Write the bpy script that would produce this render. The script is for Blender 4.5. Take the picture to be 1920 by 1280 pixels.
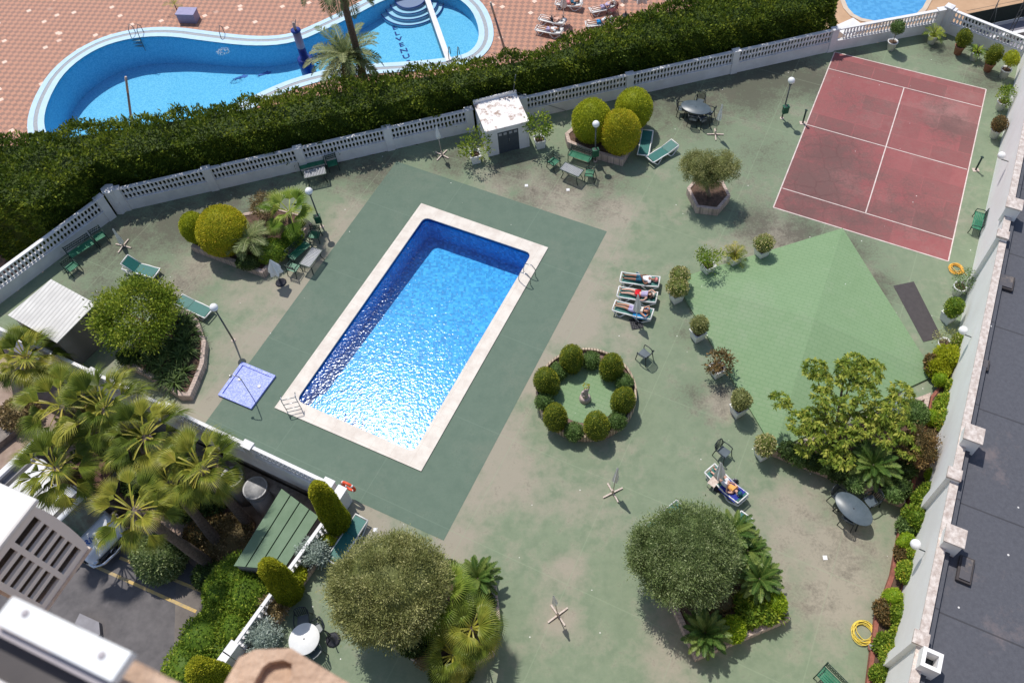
import bpy, math, random
import numpy as np
from mathutils import Vector, Matrix
for o in list(bpy.data.objects): bpy.data.objects.remove(o)
S = bpy.context.scene
C = S.collection
PI = math.pi
R = math.radians
rng = np.random.default_rng(7)
random.seed(7)
# ------------------------------------------------------------------ camera
H = 34.0
FPX, NX, NY, CX, CY = 1608.0, 1087.3, 1716.0, 1034.4, 503.5
dn = np.array([(NX-CX)/FPX, -(NY-CY)/FPX, -1.0]); dn /= np.linalg.norm(dn)
up_c = -dn
n_c = np.array([0, 0, -1.0]); n_c = n_c-(n_c@up_c)*up_c; n_c /= np.linalg.norm(n_c)
e_c = np.cross(n_c, up_c)
M3 = np.array([e_c, n_c, up_c])
cam = bpy.data.cameras.new('camera'); co = bpy.data.objects.new('camera', cam); C.objects.link(co)
mw = Matrix.Identity(4)
for i in range(3):
    for j in range(3): mw[i][j] = M3[i][j]
mw[2][3] = H
co.matrix_world = mw
cam.sensor_width = 36; cam.lens = FPX/1920*36
cam.shift_x = (960-CX)/1920; cam.shift_y = -(640-CY)/1920
cam.clip_start = 0.05; cam.clip_end = 600
cam.dof.use_dof = True; cam.dof.focus_distance = 36; cam.dof.aperture_fstop = 5.0
S.camera = co
def W(px, py, z=0.0):            # where the ray through a picture point meets height z
    r = M3 @ np.array([(px-CX)/FPX, -(py-CY)/FPX, -1.0])
    t = (z-H)/r[2]
    return Vector((r[0]*t, r[1]*t, z))
def Wp(pts, z=0.0): return [W(x, y, z) for x, y in pts]
# ------------------------------------------------------------------ light
SUN_EL, SUN_AZ = R(63.5), R(117)
w = bpy.data.worlds.new('World'); S.world = w; w.use_nodes = True
nt = w.node_tree; nt.nodes.clear()
sky = nt.nodes.new('ShaderNodeTexSky'); sky.sky_type = 'NISHITA'; sky.sun_disc = False
sky.sun_elevation = SUN_EL; sky.sun_rotation = PI/2-SUN_AZ
bg = nt.nodes.new('ShaderNodeBackground'); bg.inputs[1].default_value = 0.14
ow = nt.nodes.new('ShaderNodeOutputWorld')
nt.links.new(sky.outputs[0], bg.inputs[0]); nt.links.new(bg.outputs[0], ow.inputs[0])
sl = bpy.data.lights.new('sun', 'SUN'); sl.energy = 3.9; sl.angle = R(0.5); sl.color = (1, .955, .88)
so = bpy.data.objects.new('sun', sl); C.objects.link(so)
sv = Vector((math.cos(SUN_EL)*math.cos(SUN_AZ), math.cos(SUN_EL)*math.sin(SUN_AZ), math.sin(SUN_EL)))
so.rotation_euler = sv.to_track_quat('Z', 'Y').to_euler(); so.location = (0, 0, 60)
S.view_settings.view_transform = 'Standard'; S.view_settings.look = 'None'
S.view_settings.exposure = -0.1; S.view_settings.gamma = 1
S.render.engine = 'CYCLES'
S.cycles.transparent_max_bounces = 24
# ------------------------------------------------------------------ materials
def new_mat(name):
    m = bpy.data.materials.new(name); m.use_nodes = True
    t = m.node_tree; b = t.nodes['Principled BSDF']
    return m, t, b
def nd(t, ty, **kw):
    n = t.nodes.new(ty)
    for k, v in kw.items():
        if k.startswith('i_'):
            key = k[2:]; key = int(key) if key.isdigit() else key.replace('_', ' ')
            n.inputs[key].default_value = v
        else: setattr(n, k, v)
    return n
def rgba(c): return (c[0], c[1], c[2], 1)
def ramp(t, stops, src):
    r = t.nodes.new('ShaderNodeValToRGB'); e = r.color_ramp.elements
    while len(e) < len(stops): e.new(0.5)
    for i, (p, c) in enumerate(stops):
        e[i].position = p; e[i].color = rgba(c) if len(c) == 3 else c
    t.links.new(src, r.inputs[0]); return r
def noise(t, scale, detail=4, rough=.55, coord='Object'):
    tc = nd(t, 'ShaderNodeTexCoord'); n = nd(t, 'ShaderNodeTexNoise', i_Scale=scale, i_Detail=detail, i_Roughness=rough)
    t.links.new(tc.outputs[coord], n.inputs['Vector']); return n
def mix(t, a, b, fac, bt='MIX'):
    m = nd(t, 'ShaderNodeMix', data_type='RGBA', blend_type=bt)
    for s, v in ((m.inputs[0], fac), (m.inputs[6], a), (m.inputs[7], b)):
        if hasattr(v, 'is_output') or isinstance(v, bpy.types.NodeSocket): t.links.new(v, s)
        else: s.default_value = v if not isinstance(v, tuple) else rgba(v)
    return m.outputs[2]
def mth(t, op, a, b=0.0, clamp=False):
    m = nd(t, 'ShaderNodeMath', operation=op, use_clamp=clamp)
    for s, v in ((m.inputs[0], a), (m.inputs[1], b)):
        if isinstance(v, bpy.types.NodeSocket): t.links.new(v, s)
        else: s.default_value = v
    return m.outputs[0]
def bump(t, b, h, st=.3, d=.02):
    bp = nd(t, 'ShaderNodeBump', i_Strength=st, i_Distance=d)
    t.links.new(h, bp.inputs['Height']); t.links.new(bp.outputs[0], b.inputs['Normal'])
def pm(name, c1, c2=None, scale=3, rough=.7, bst=0.0, bsc=40, metal=0, spec=.4, lo=.35, hi=.65):
    m, t, b = new_mat(name)
    if c2 is None: c2 = tuple(x*.8 for x in c1)
    n = noise(t, scale, 6, .65)
    r = ramp(t, [(lo, c1), (hi, c2)], n.outputs[0]); t.links.new(r.outputs[0], b.inputs['Base Color'])
    b.inputs['Roughness'].default_value = rough; b.inputs['Metallic'].default_value = metal
    b.inputs['Specular IOR Level'].default_value = spec
    if bst: bump(t, b, noise(t, bsc).outputs[0], bst)
    return m
def leafm(name, stops, trans=.25, rough=.55, spec=.2):
    stops = [(p, tuple(min(.85, x*(1.5 if c[1] < .45 else 1.1)) for x in c)) for p, c in stops]
    m, t, b = new_mat(name)
    a = nd(t, 'ShaderNodeAttribute', attribute_name='tint')
    n = noise(t, 1.1, 2)
    f = mth(t, 'ADD', mth(t, 'MULTIPLY', a.outputs['Fac'], .7), mth(t, 'MULTIPLY', n.outputs[0], .36))
    r = ramp(t, stops, f); t.links.new(r.outputs[0], b.inputs['Base Color'])
    b.inputs['Roughness'].default_value = rough; b.inputs['Specular IOR Level'].default_value = spec
    tr = nd(t, 'ShaderNodeBsdfTranslucent'); t.links.new(r.outputs[0], tr.inputs[0])
    ms = nd(t, 'ShaderNodeMixShader', i_0=trans); o = t.nodes['Material Output']
    t.links.new(b.outputs[0], ms.inputs[1]); t.links.new(tr.outputs[0], ms.inputs[2]); t.links.new(ms.outputs[0], o.inputs[0])
    return m
LM = {
 'hedge': leafm('hedge_leaf', [(.12, (.024, .044, .007)), (.48, (.072, .108, .011)), (.84, (.22, .25, .028))], .3),
 'ball': leafm('gold_leaf', [(.1, (.13, .17, .010)), (.5, (.31, .34, .020)), (.9, (.50, .48, .04))], .35),
 'ball_warm': leafm('warm_leaf', [(.1, (.14, .17, .01)), (.45, (.34, .33, .02)), (.8, (.50, .42, .035)), (.97, (.52, .28, .05))], .35),
 'cypress': leafm('cypress_leaf', [(.1, (.07, .10, .010)), (.5, (.20, .23, .016)), (.9, (.46, .42, .035))], .3),
 'egg': leafm('egg_leaf', [(.15, (.045, .07, .008)), (.55, (.12, .155, .014)), (.9, (.34, .32, .035))]),
 'small': leafm('small_leaf', [(.15, (.045, .085, .02)), (.55, (.10, .16, .045)), (.9, (.2, .27, .10))]),
 'olive': leafm('olive_leaf', [(.15, (.08, .095, .028)), (.55, (.215, .225, .08)), (.9, (.42, .40, .19))], .25),
 'olive_grey': leafm('grey_olive_leaf', [(.15, (.05, .08, .024)), (.55, (.14, .185, .065)), (.9, (.32, .36, .19))], .25),
 'silver': leafm('silver_leaf', [(.15, (.13, .17, .14)), (.6, (.27, .32, .28)), (.9, (.42, .46, .42))], .1),
 'lime': leafm('lime_leaf', [(.1, (.08, .15, .008)), (.5, (.20, .29, .015)), (.9, (.38, .42, .04))], .3),
 'green': leafm('green_leaf', [(.1, (.05, .10, .01)), (.5, (.12, .19, .02)), (.9, (.28, .32, .04))], .3),
 'tree': leafm('tree_leaf', [(.1, (.05, .09, .012)), (.5, (.14, .195, .018)), (.9, (.34, .36, .045))], .3),
 'sheff': leafm('umbrella_leaf', [(.1, (.045, .085, .013)), (.5, (.145, .195, .024)), (.9, (.36, .36, .07))], .25),
 'dark': leafm('dark_leaf', [(.1, (.015, .03, .008)), (.5, (.04, .07, .018)), (.9, (.10, .14, .04))]),
 'fan': leafm('fan_leaf', [(.1, (.034, .060, .008)), (.5, (.105, .135, .018)), (.85, (.28, .26, .04)), (.97, (.42, .31, .09))], .25, .4),
 'fan_bright': leafm('bright_fan_leaf', [(.1, (.04, .085, .010)), (.5, (.10, .16, .018)), (.9, (.27, .31, .06))], .3, .4),
 'date': leafm('date_leaf', [(.1, (.04, .07, .02)), (.5, (.11, .14, .05)), (.9, (.24, .25, .12))], .15, .45),
 'cycad': leafm('cycad_leaf', [(.1, (.018, .045, .01)), (.5, (.05, .095, .018)), (.9, (.16, .2, .05))], .15, .4),
 'cream': leafm('cream_flower_leaf', [(.1, (.06, .09, .02)), (.42, (.16, .19, .04)), (.6, (.5, .45, .2)), (.9, (.72, .63, .36))], .2),
 'red': leafm('red_leaf', [(.1, (.04, .045, .018)), (.5, (.12, .085, .035)), (.9, (.26, .16, .06))], .2),
 'brown': leafm('brown_leaf', [(.1, (.06, .045, .02)), (.5, (.16, .12, .05)), (.9, (.30, .22, .12))], .15),
 'flower': leafm('mixed_leaf', [(.1, (.07, .13, .012)), (.55, (.2, .28, .03)), (.82, (.36, .38, .05)), (.93, (.5, .30, .04))], .25),
}
M = {
 'white': pm('white_paint', (.80, .79, .80), (.68, .67, .68), 1.2, .6, .1, 30),
 'white_wall': pm('right_wall_paint', (.90, .89, .88), (.84, .82, .80), .6, .65, .12, 12),
 'wall_cap': pm('weathered_cap', (.72, .65, .60), (.42, .34, .30), 5, .85, .3, 25),
 'plastic': pm('white_plastic', (.82, .82, .80), (.74, .74, .73), 4, .4),
 'sling': pm('green_sling', (.018, .13, .115), (.024, .16, .14), 9, .55),
 'iron': pm('green_iron', (.012, .035, .028), (.02, .05, .04), 9, .5),
 'green_slat': pm('green_slat', (.02, .16, .085), (.05, .24, .14), 3, .35, .1, 30),
 'grey_plastic': pm('blue_grey_plastic', (.075, .10, .12), (.10, .13, .155), 3, .35),
 'dark_plastic': pm('dark_plastic', (.018, .026, .032), (.03, .04, .045), 3, .4),
 'steel': pm('steel', (.55, .56, .57), (.4, .4, .42), 6, .28, metal=.9),
 'pole': pm('lamp_pole_paint', (.07, .085, .09), (.11, .12, .125), 4, .45),
 'globe': pm('white_globe', (.88, .88, .88), (.84, .84, .84), 3, .25, spec=.5),
 'canvas': pm('grey_canvas', (.80, .78, .75), (.88, .86, .83), 5, .85, .2, 14),
 'wood_white': pm('bleached_wood', (.68, .60, .53), (.5, .38, .32), 12, .75),
 'black_base': pm('black_cast_iron', (.02, .02, .03), (.05, .05, .06), 20, .5, .4, 30),
 'soil': pm('soil', (.07, .045, .03), (.15, .09, .065), 5, .95, .5, 20),
 'pinksoil': pm('pink_gravel', (.26, .17, .15), (.14, .09, .07), 9, .95, .5, 40),
 'terracotta': pm('terracotta', (.42, .19, .12), (.30, .13, .09), 6, .8, .2),
 'bark': pm('bark', (.14, .10, .07), (.24, .19, .14), 7, .9, .6, 14),
 'palmbark': pm('palm_bark', (.10, .072, .055), (.21, .16, .13), 9, .9, .8, 10),
 'door': pm('dark_blue_door', (.055, .068, .085), (.07, .085, .10), 4, .5),
 'pane': pm('frosted_pane', (.32, .33, .36), (.4, .41, .43), 5, .3),
 'stone': pm('carved_stone', (.62, .53, .49), (.42, .32, .28), 16, .85, .4, 30),
 'brick_red': pm('red_brick', (.36, .13, .09), (.22, .08, .06), 8, .85, .3, 30),
 'lid': pm('skylight_lid', (.09, .085, .095), (.22, .18, .15), 2.2, .6, .2, 30, lo=.48, hi=.66),
 'rubber': pm('dark_mat', (.06, .052, .054), (.075, .066, .067), 5, .85, .1, 30),
 'yellow': pm('yellow_hose', (.80, .62, .10), (.72, .54, .08), 5, .4),
 'orange': pm('orange_hose', (.85, .50, .08), (.75, .38, .05), 5, .45),
 'buoy': pm('orange_red', (.80, .10, .03), (.72, .08, .03), 5, .4),
 'binm': pm('bin_green', (.012, .09, .05), (.016, .11, .06), 5, .45),
 'lilac': pm('lilac_tile', (.34, .31, .45), (.26, .23, .36), 20, .5),
 'skin': pm('tanned_skin', (.52, .26, .16), (.46, .22, .14), 8, .5),
 'skin_pale': pm('pale_skin', (.70, .42, .32), (.62, .36, .27), 8, .5),
 'skin_dark': pm('brown_skin', (.27, .12, .075), (.32, .15, .09), 8, .5),
 'cloth_white': pm('white_cloth', (.80, .80, .82), (.7, .7, .72), 10, .9),
 'cloth_teal': pm('teal_cloth', (.015, .12, .20), (.02, .07, .12), 10, .9),
 'cloth_red': pm('red_cloth', (.72, .015, .025), (.6, .01, .02), 10, .9),
 'cloth_lav': pm('lavender_cloth', (.38, .33, .52), (.48, .42, .6), 10, .9),
 'cloth_cream': pm('cream_cloth', (.75, .66, .58), (.68, .58, .5), 10, .9),
 'cloth_blue': pm('blue_towel', (.02, .22, .55), (.03, .32, .62), 14, .95),
 'cloth_navy': pm('navy_towel', (.015, .02, .22), (.04, .06, .35), 14, .95),
 'cloth_orange': pm('orange_cloth', (.80, .42, .12), (.72, .34, .1), 10, .9),
 'cloth_pink': pm('pink_cloth', (.78, .30, .28), (.7, .24, .24), 10, .9),
 'cloth_black': pm('black_cloth', (.02, .02, .03), (.03, .03, .04), 10, .9),
 'hair_dark': pm('dark_hair', (.04, .022, .015), (.07, .04, .025), 30, .6),
 'hair_blond': pm('blond_hair', (.62, .47, .28), (.5, .36, .2), 30, .6),
 'hair_grey': pm('grey_hair', (.45, .43, .42), (.35, .33, .32), 30, .6),
 'asphalt': pm('asphalt', (.105, .098, .102), (.16, .148, .15), 1.3, .9, .3, 60),
 'sand': pm('sandy_ground', (.42, .32, .26), (.28, .2, .16), 1.6, .95, .4, 14),
 'yellow_line': pm('yellow_road_paint', (.62, .43, .16), (.42, .33, .2), 3, .8, lo=.45, hi=.6),
 'rust_roof': pm('dark_red_sheet', (.13, .045, .035), (.09, .03, .025), 6, .7),
 'grey_wall': pm('grey_render', (.30, .29, .31), (.22, .21, .225), 1.5, .85, .2, 20),
 'old_wall': pm('weathered_concrete', (.28, .24, .21), (.13, .11, .10), 3, .9, .5, 12),
 'drum': pm('grey_drum', (.42, .42, .43), (.32, .32, .33), 3, .4),
 'drum_top': pm('drum_lid', (.20, .20, .21), (.36, .36, .37), 3, .5),
 'carpaint': pm('white_car_paint', (.74, .76, .80), (.68, .70, .74), 2, .2, spec=.6),
 'carblack': pm('car_black_trim', (.012, .012, .014), (.02, .02, .022), 5, .35),
 'chrome': pm('chrome', (.62, .64, .67), (.5, .52, .55), 5, .18, metal=.9),
 'glass': pm('dark_car_glass', (.03, .06, .06), (.10, .2, .18), 2, .08, spec=.8),
 'blue_ink': pm('blue_lettering', (.03, .14, .5), (.02, .08, .32), 4, .5),
 'tyre': pm('tyre_rubber', (.02, .02, .02), (.03, .03, .03), 5, .8),
 'ac': pm('ac_casing', (.82, .79, .77), (.78, .75, .73), 3, .45),
 'ac_top': pm('ac_cover', (.78, .77, .76), (.7, .69, .68), 3, .45),
 'ac_in': pm('ac_coil', (.05, .04, .03), (.09, .07, .055), 40, .6),
 'sill': pm('white_sill', (.86, .86, .85), (.83, .83, .82), 3, .35),
 'sill_side': pm('sill_edge', (.42, .38, .40), (.37, .33, .35), 3, .5),
 'track': pm('dark_track', (.03, .025, .03), (.06, .05, .05), 5, .4),
 'beige': pm('beige_stone', (.64, .46, .34), (.46, .31, .22), 14, .9, .6, 60),
 'facade': pm('facade_render', (.60, .47, .38), (.50, .38, .3), 6, .9, .3, 25),
 'deckcream': pm('cream_paving', (.56, .36, .22), (.48, .30, .18), 1.2, .85, .1, 30),
 'kerbcream': pm('cream_kerb', (.66, .54, .42), (.58, .46, .36), 3, .8),
 'road': pm('lilac_road', (.30, .29, .33), (.25, .24, .28), 1.5, .85),
 'mesh_green': pm('dark_green_mesh', (.012, .022, .02), (.02, .035, .03), 6, .8),
 'coping': pm('cream_coping', (.70, .645, .58), (.60, .53, .47), 1.6, .55, .1, 20, lo=.4, hi=.62),
 'poolpaint': pm('aqua_coping', (.28, .52, .70), (.34, .58, .74), 2, .4),
 'poolgrey': pm('grey_gutter', (.38, .40, .43), (.30, .32, .35), 8, .6),
 'paleblue': pm('pale_blue_coping', (.44, .62, .76), (.5, .68, .8), 2, .5),
 'navy': pm('navy_tile', (.01, .03, .20), (.015, .04, .26), 10, .3),
 'line': pm('court_line', (.74, .64, .60), (.56, .44, .41), 3, .8),
}
def grooves(name, c1, c2, scale, axis=0, rough=.6, depth=.02, rot=0.0, noisec=None):
    m, t, b = new_mat(name)
    tc = nd(t, 'ShaderNodeTexCoord'); mp = nd(t, 'ShaderNodeMapping'); mp.inputs['Rotation'].default_value = (0, 0, rot)
    t.links.new(tc.outputs['Object'], mp.inputs[0])
    wv = nd(t, 'ShaderNodeTexWave', i_Scale=scale, i_Distortion=0.0, bands_direction='XYZ'[axis])
    t.links.new(mp.outputs[0], wv.inputs[0])
    n = noise(t, 1.4, 5)
    r = ramp(t, [(.35, c1), (.65, c2)], n.outputs[0]); t.links.new(mix(t, r.outputs[0], tuple(x*.78 for x in c2), mth(t, 'POWER', wv.outputs[0], 3.0)), b.inputs['Base Color'])  # rib shade painted in as darker bands, besides the bump
    b.inputs['Roughness'].default_value = rough
    bump(t, b, wv.outputs[0], .35, depth)
    return m
M['white_sheet'] = grooves('white_corrugated', (.70, .68, .64), (.56, .54, .51), 1.5, 0, .5, .03, R(28))
M['grey_sheet'] = grooves('grey_corrugated', (.24, .22, .21), (.19, .175, .165), 1.7, 0, .6, .03, R(28))
def brick_mat(name, c1, c2, mortar, sc=1.0, bw=.5, bh=.25, ms=.02, rough=.85, off=.5):
    m, t, b = new_mat(name)
    tc = nd(t, 'ShaderNodeTexCoord')
    br = nd(t, 'ShaderNodeTexBrick', i_Scale=sc, i_Mortar_Size=ms, i_Brick_Width=bw, i_Row_Height=bh, offset=off)
    br.inputs['Color1'].default_value = rgba(c1); br.inputs['Color2'].default_value = rgba(c2); br.inputs['Mortar'].default_value = rgba(mortar)
    t.links.new(tc.outputs['Object'], br.inputs[0])
    n = noise(t, 2.5, 6, .7)
    c = mix(t, br.outputs[0], (.25, .19, .17), mth(t, 'MULTIPLY', ramp(t, [(.45, (0, 0, 0)), (.7, (1, 1, 1))], n.outputs[0]).outputs[0], .6))
    t.links.new(c, b.inputs['Base Color']); b.inputs['Roughness'].default_value = rough
    bump(t, b, br.outputs[1], -.4, .01)
    return m
M['kerb'] = brick_mat('planter_brick', (.60, .47, .40), (.50, .38, .32), (.32, .26, .23), 1.0, .28, .14, .012)
M['wood_edge'] = brick_mat('timber_edge', (.56, .46, .34), (.44, .34, .24), (.14, .10, .07), 1.0, .13, 3.0, .02)
# --- terrace paint: green coating worn to pinkish concrete and stained by algae
def ground_mat(name, base1, base2, worn, algae, coat, joint=True, crack=0.0):
    m, t, b = new_mat(name)
    aw = nd(t, 'ShaderNodeAttribute', attribute_name='wear'); ad = nd(t, 'ShaderNodeAttribute', attribute_name='dirt')
    n1 = noise(t, .35, 8, .62); n2 = noise(t, 1.7, 8, .7); n3 = noise(t, 9, 6, .75); n4 = noise(t, .12, 4, .6)
    c = ramp(t, [(.35, base1), (.65, base2)], n2.outputs[0]).outputs[0]
    # fine scuffs
    c = mix(t, c, coat, mth(t, 'MULTIPLY', ramp(t, [(.52, (0, 0, 0)), (.72, (1, 1, 1))], n3.outputs[0]).outputs[0], .35))
    f = mth(t, 'ADD', mth(t, 'MULTIPLY', aw.outputs['Fac'], .75), mth(t, 'MULTIPLY', mth(t, 'SUBTRACT', n1.outputs[0], .5), 1.5))
    f = mth(t, 'ADD', f, mth(t, 'MULTIPLY', mth(t, 'SUBTRACT', n2.outputs[0], .5), .9))
    f = ramp(t, [(.05, (0, 0, 0)), (.55, (1, 1, 1))], f).outputs[0]
    c = mix(t, c, worn, mth(t, 'MULTIPLY', f, .72))
    g = mth(t, 'ADD', mth(t, 'MULTIPLY', ad.outputs['Fac'], .9), mth(t, 'MULTIPLY', mth(t, 'SUBTRACT', n2.outputs[0], .5), 1.6))
    g = mth(t, 'ADD', g, mth(t, 'MULTIPLY', mth(t, 'SUBTRACT', n3.outputs[0], .5), 1.3))
    g = ramp(t, [(.12, (0, 0, 0)), (.75, (1, 1, 1))], g).outputs[0]
    c = mix(t, c, algae, mth(t, 'MULTIPLY', g, .8))
    tc = nd(t, 'ShaderNodeTexCoord')
    if joint:
        mp = nd(t, 'ShaderNodeMapping'); mp.inputs['Rotation'].default_value = (0, 0, R(26.9))
        t.links.new(tc.outputs['Object'], mp.inputs[0])
        br = nd(t, 'ShaderNodeTexBrick', i_Scale=1.0, i_Mortar_Size=.03, i_Brick_Width=4.6, i_Row_Height=4.6, offset=0.0)
        br.inputs['Mortar Smooth'].default_value = .6
        t.links.new(mp.outputs[0], br.inputs[0])
        c = mix(t, c, tuple(min(1, x*1.25+.02) for x in base2), mth(t, 'MULTIPLY', br.outputs[1], .28))
    if crack:
        vo = nd(t, 'ShaderNodeTexVoronoi', feature='DISTANCE_TO_EDGE', i_Scale=1.1, i_Randomness=.55)
        wn = noise(t, 2.5, 3); va = nd(t, 'ShaderNodeVectorMath', operation='ADD')
        vs = nd(t, 'ShaderNodeVectorMath', operation='SCALE'); vs.inputs['Scale'].default_value = .35
        t.links.new(wn.outputs['Color'], vs.inputs[0]); t.links.new(tc.outputs['Object'], va.inputs[0]); t.links.new(vs.outputs[0], va.inputs[1])
        t.links.new(va.outputs[0], vo.inputs['Vector'])
        k = ramp(t, [(.0, (1, 1, 1)), (.07, (0, 0, 0))], vo.outputs['Distance']).outputs[0]
        k = mth(t, 'MULTIPLY', k, mth(t, 'MULTIPLY', ad.outputs['Fac'], crack))
        c = mix(t, c, (.10, .045, .045), k)
    if crack:      # rectangular re-coated patches, each worn differently
        mp = nd(t, 'ShaderNodeMapping'); mp.inputs['Rotation'].default_value = (0, 0, R(26.5)); t.links.new(tc.outputs['Object'], mp.inputs[0])
        bk = nd(t, 'ShaderNodeTexBrick', i_Scale=1.0, i_Mortar_Size=.03, i_Brick_Width=2.1, i_Row_Height=1.3, offset=.37); bk.inputs['Color1'].default_value = (0, 0, 0, 1); bk.inputs['Color2'].default_value = (1, 1, 1, 1)
        t.links.new(mp.outputs[0], bk.inputs[0])
        f2 = mth(t, 'MULTIPLY', bk.outputs[0], mth(t, 'ADD', mth(t, 'MULTIPLY', n3.outputs[0], 1.2), mth(t, 'MULTIPLY', n2.outputs[0], .8)))
        c = mix(t, c, (.16, .085, .08), mth(t, 'MULTIPLY', ramp(t, [(.3, (0, 0, 0)), (.9, (1, 1, 1))], f2).outputs[0], .55))
    # specks of bird lime and debris
    vp = nd(t, 'ShaderNodeTexVoronoi', i_Scale=1.1); t.links.new(tc.outputs['Object'], vp.inputs['Vector'])
    sp = ramp(t, [(.020, (1, 1, 1)), (.032, (0, 0, 0))], vp.outputs['Distance']).outputs[0]
    c = mix(t, c, (.8, .78, .74), sp)
    t.links.new(c, b.inputs['Base Color']); b.inputs['Roughness'].default_value = .8; b.inputs['Specular IOR Level'].default_value = .3
    bump(t, b, n3.outputs[0], .15, .02)
    return m
M['terrace'] = ground_mat('worn_green_terrace', (.172, .222, .142), (.226, .276, .180), (.375, .315, .26), (.082, .074, .058), (.29, .31, .24))
M['darkgreen'] = ground_mat('dark_green_surround', (.112, .164, .124), (.136, .190, .144), (.17, .20, .155), (.075, .12, .09), (.12, .165, .125))
M['court'] = ground_mat('red_court', (.285, .092, .094), (.335, .12, .118), (.34, .19, .175), (.125, .075, .07), (.33, .14, .13), False, .45)
M['roofgreen'] = ground_mat('green_tiled_roof', (.195, .298, .158), (.22, .325, .178), (.27, .33, .22), (.17, .27, .15), (.24, .36, .2), False)
t = M['roofgreen'].node_tree; b = t.nodes['Principled BSDF']
tc = nd(t, 'ShaderNodeTexCoord'); mp = nd(t, 'ShaderNodeMapping'); mp.inputs['Rotation'].default_value = (0, 0, R(28))
t.links.new(tc.outputs['Object'], mp.inputs[0])
br = nd(t, 'ShaderNodeTexBrick', i_Scale=1.0, i_Mortar_Size=.02, i_Brick_Width=.4, i_Row_Height=.2); br.inputs['Mortar Smooth'].default_value = .5
t.links.new(mp.outputs[0], br.inputs[0]); bump(t, b, br.outputs[1], -1.0, .03)
src = b.inputs['Base Color'].links[0].from_socket
t.links.new(mix(t, src, (.13, .24, .11), mth(t, 'MULTIPLY', br.outputs[1], .5)), b.inputs['Base Color'])
def blacktop():
    m, t, b = new_mat('bitumen_roof')
    n1 = noise(t, .5, 7, .7); n2 = noise(t, 7, 6, .8)
    c = ramp(t, [(.3, (.066, .068, .084)), (.7, (.10, .103, .122))], n2.outputs[0]).outputs[0]
    c = mix(t, c, (.26, .2, .19), mth(t, 'MULTIPLY', ramp(t, [(.60, (0, 0, 0)), (.76, (1, 1, 1))], n1.outputs[0]).outputs[0], .55))
    tc = nd(t, 'ShaderNodeTexCoord'); mp = nd(t, 'ShaderNodeMapping'); mp.inputs['Rotation'].default_value = (0, 0, R(27))
    t.links.new(tc.outputs['Object'], mp.inputs[0])
    br = nd(t, 'ShaderNodeTexBrick', i_Scale=1.0, i_Mortar_Size=.03, i_Brick_Width=40, i_Row_Height=4.2, offset=0.0)
    t.links.new(mp.outputs[0], br.inputs[0])
    c = mix(t, c, (.03, .03, .035), mth(t, 'MULTIPLY', br.outputs[1], .7))
    vp = nd(t, 'ShaderNodeTexVoronoi', i_Scale=.9); t.links.new(tc.outputs['Object'], vp.inputs['Vector'])
    c = mix(t, c, (.7, .68, .66), ramp(t, [(.028, (1, 1, 1)), (.04, (0, 0, 0))], vp.outputs['Distance']).outputs[0])
    t.links.new(c, b.inputs['Base Color']); b.inputs['Roughness'].default_value = .75
    bump(t, b, n2.outputs[0], .3, .02)
    return m
M['blacktop'] = blacktop()
def checker():
    m, t, b = new_mat('terracotta_checker_paving')
    tc = nd(t, 'ShaderNodeTexCoord'); mp = nd(t, 'ShaderNodeMapping'); mp.inputs['Rotation'].default_value = (0, 0, R(52))
    t.links.new(tc.outputs['Object'], mp.inputs[0])
    ck = nd(t, 'ShaderNodeTexChecker', i_Scale=3.3); t.links.new(mp.outputs[0], ck.inputs[0])
    ck.inputs[1].default_value = (.50, .23, .145, 1); ck.inputs[2].default_value = (.22, .12, .09, 1)
    n = noise(t, .35, 6, .6); n2 = noise(t, 2, 5, .7)
    c = mix(t, ck.outputs[0], (.52, .25, .17), mth(t, 'MULTIPLY', n.outputs[0], .4))
    c = mix(t, c, (.42, .25, .18), mth(t, 'MULTIPLY', n2.outputs[0], .35))
    vo = nd(t, 'ShaderNodeTexVoronoi', i_Scale=.9, distance='CHEBYCHEV'); t.links.new(mp.outputs[0], vo.inputs['Vector'])
    c = mix(t, c, (.80, .58, .46), ramp(t, [(.13, (1, 1, 1)), (.14, (0, 0, 0))], vo.outputs['Distance']).outputs[0])
    t.links.new(c, b.inputs['Base Color']); b.inputs['Roughness'].default_value = .7
    return m
M['checker'] = checker()
def mosaic(name, c1, c2, c3, scale=16, lo=.3, hi=.7):
    m, t, b = new_mat(name)
    tc = nd(t, 'ShaderNodeTexCoord'); vo = nd(t, 'ShaderNodeTexVoronoi', i_Scale=scale, i_Randomness=.3)
    t.links.new(tc.outputs['Object'], vo.inputs['Vector'])
    sx = nd(t, 'ShaderNodeSeparateColor'); t.links.new(vo.outputs['Color'], sx.inputs[0])
    c = ramp(t, [(lo, c1), (.5, c2), (hi, c3)], sx.outputs[0]).outputs[0]
    t.links.new(c, b.inputs['Base Color']); b.inputs['Roughness'].default_value = .5
    return m
M['pool_tile'] = mosaic('blue_mosaic_caustics', (.008, .24, .56), (.015, .33, .68), (.08, .46, .84), 8, .05, .95)  # real mosaic, its tone contrast widened to stand for rippling light on the floor
M['npool_tile'] = mosaic('aqua_mosaic', (.10, .44, .70), (.13, .49, .74), (.17, .54, .78), 14)
M['shower_tile'] = mosaic('periwinkle_mosaic', (.20, .26, .72), (.25, .31, .80), (.36, .42, .86), 20)
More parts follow.
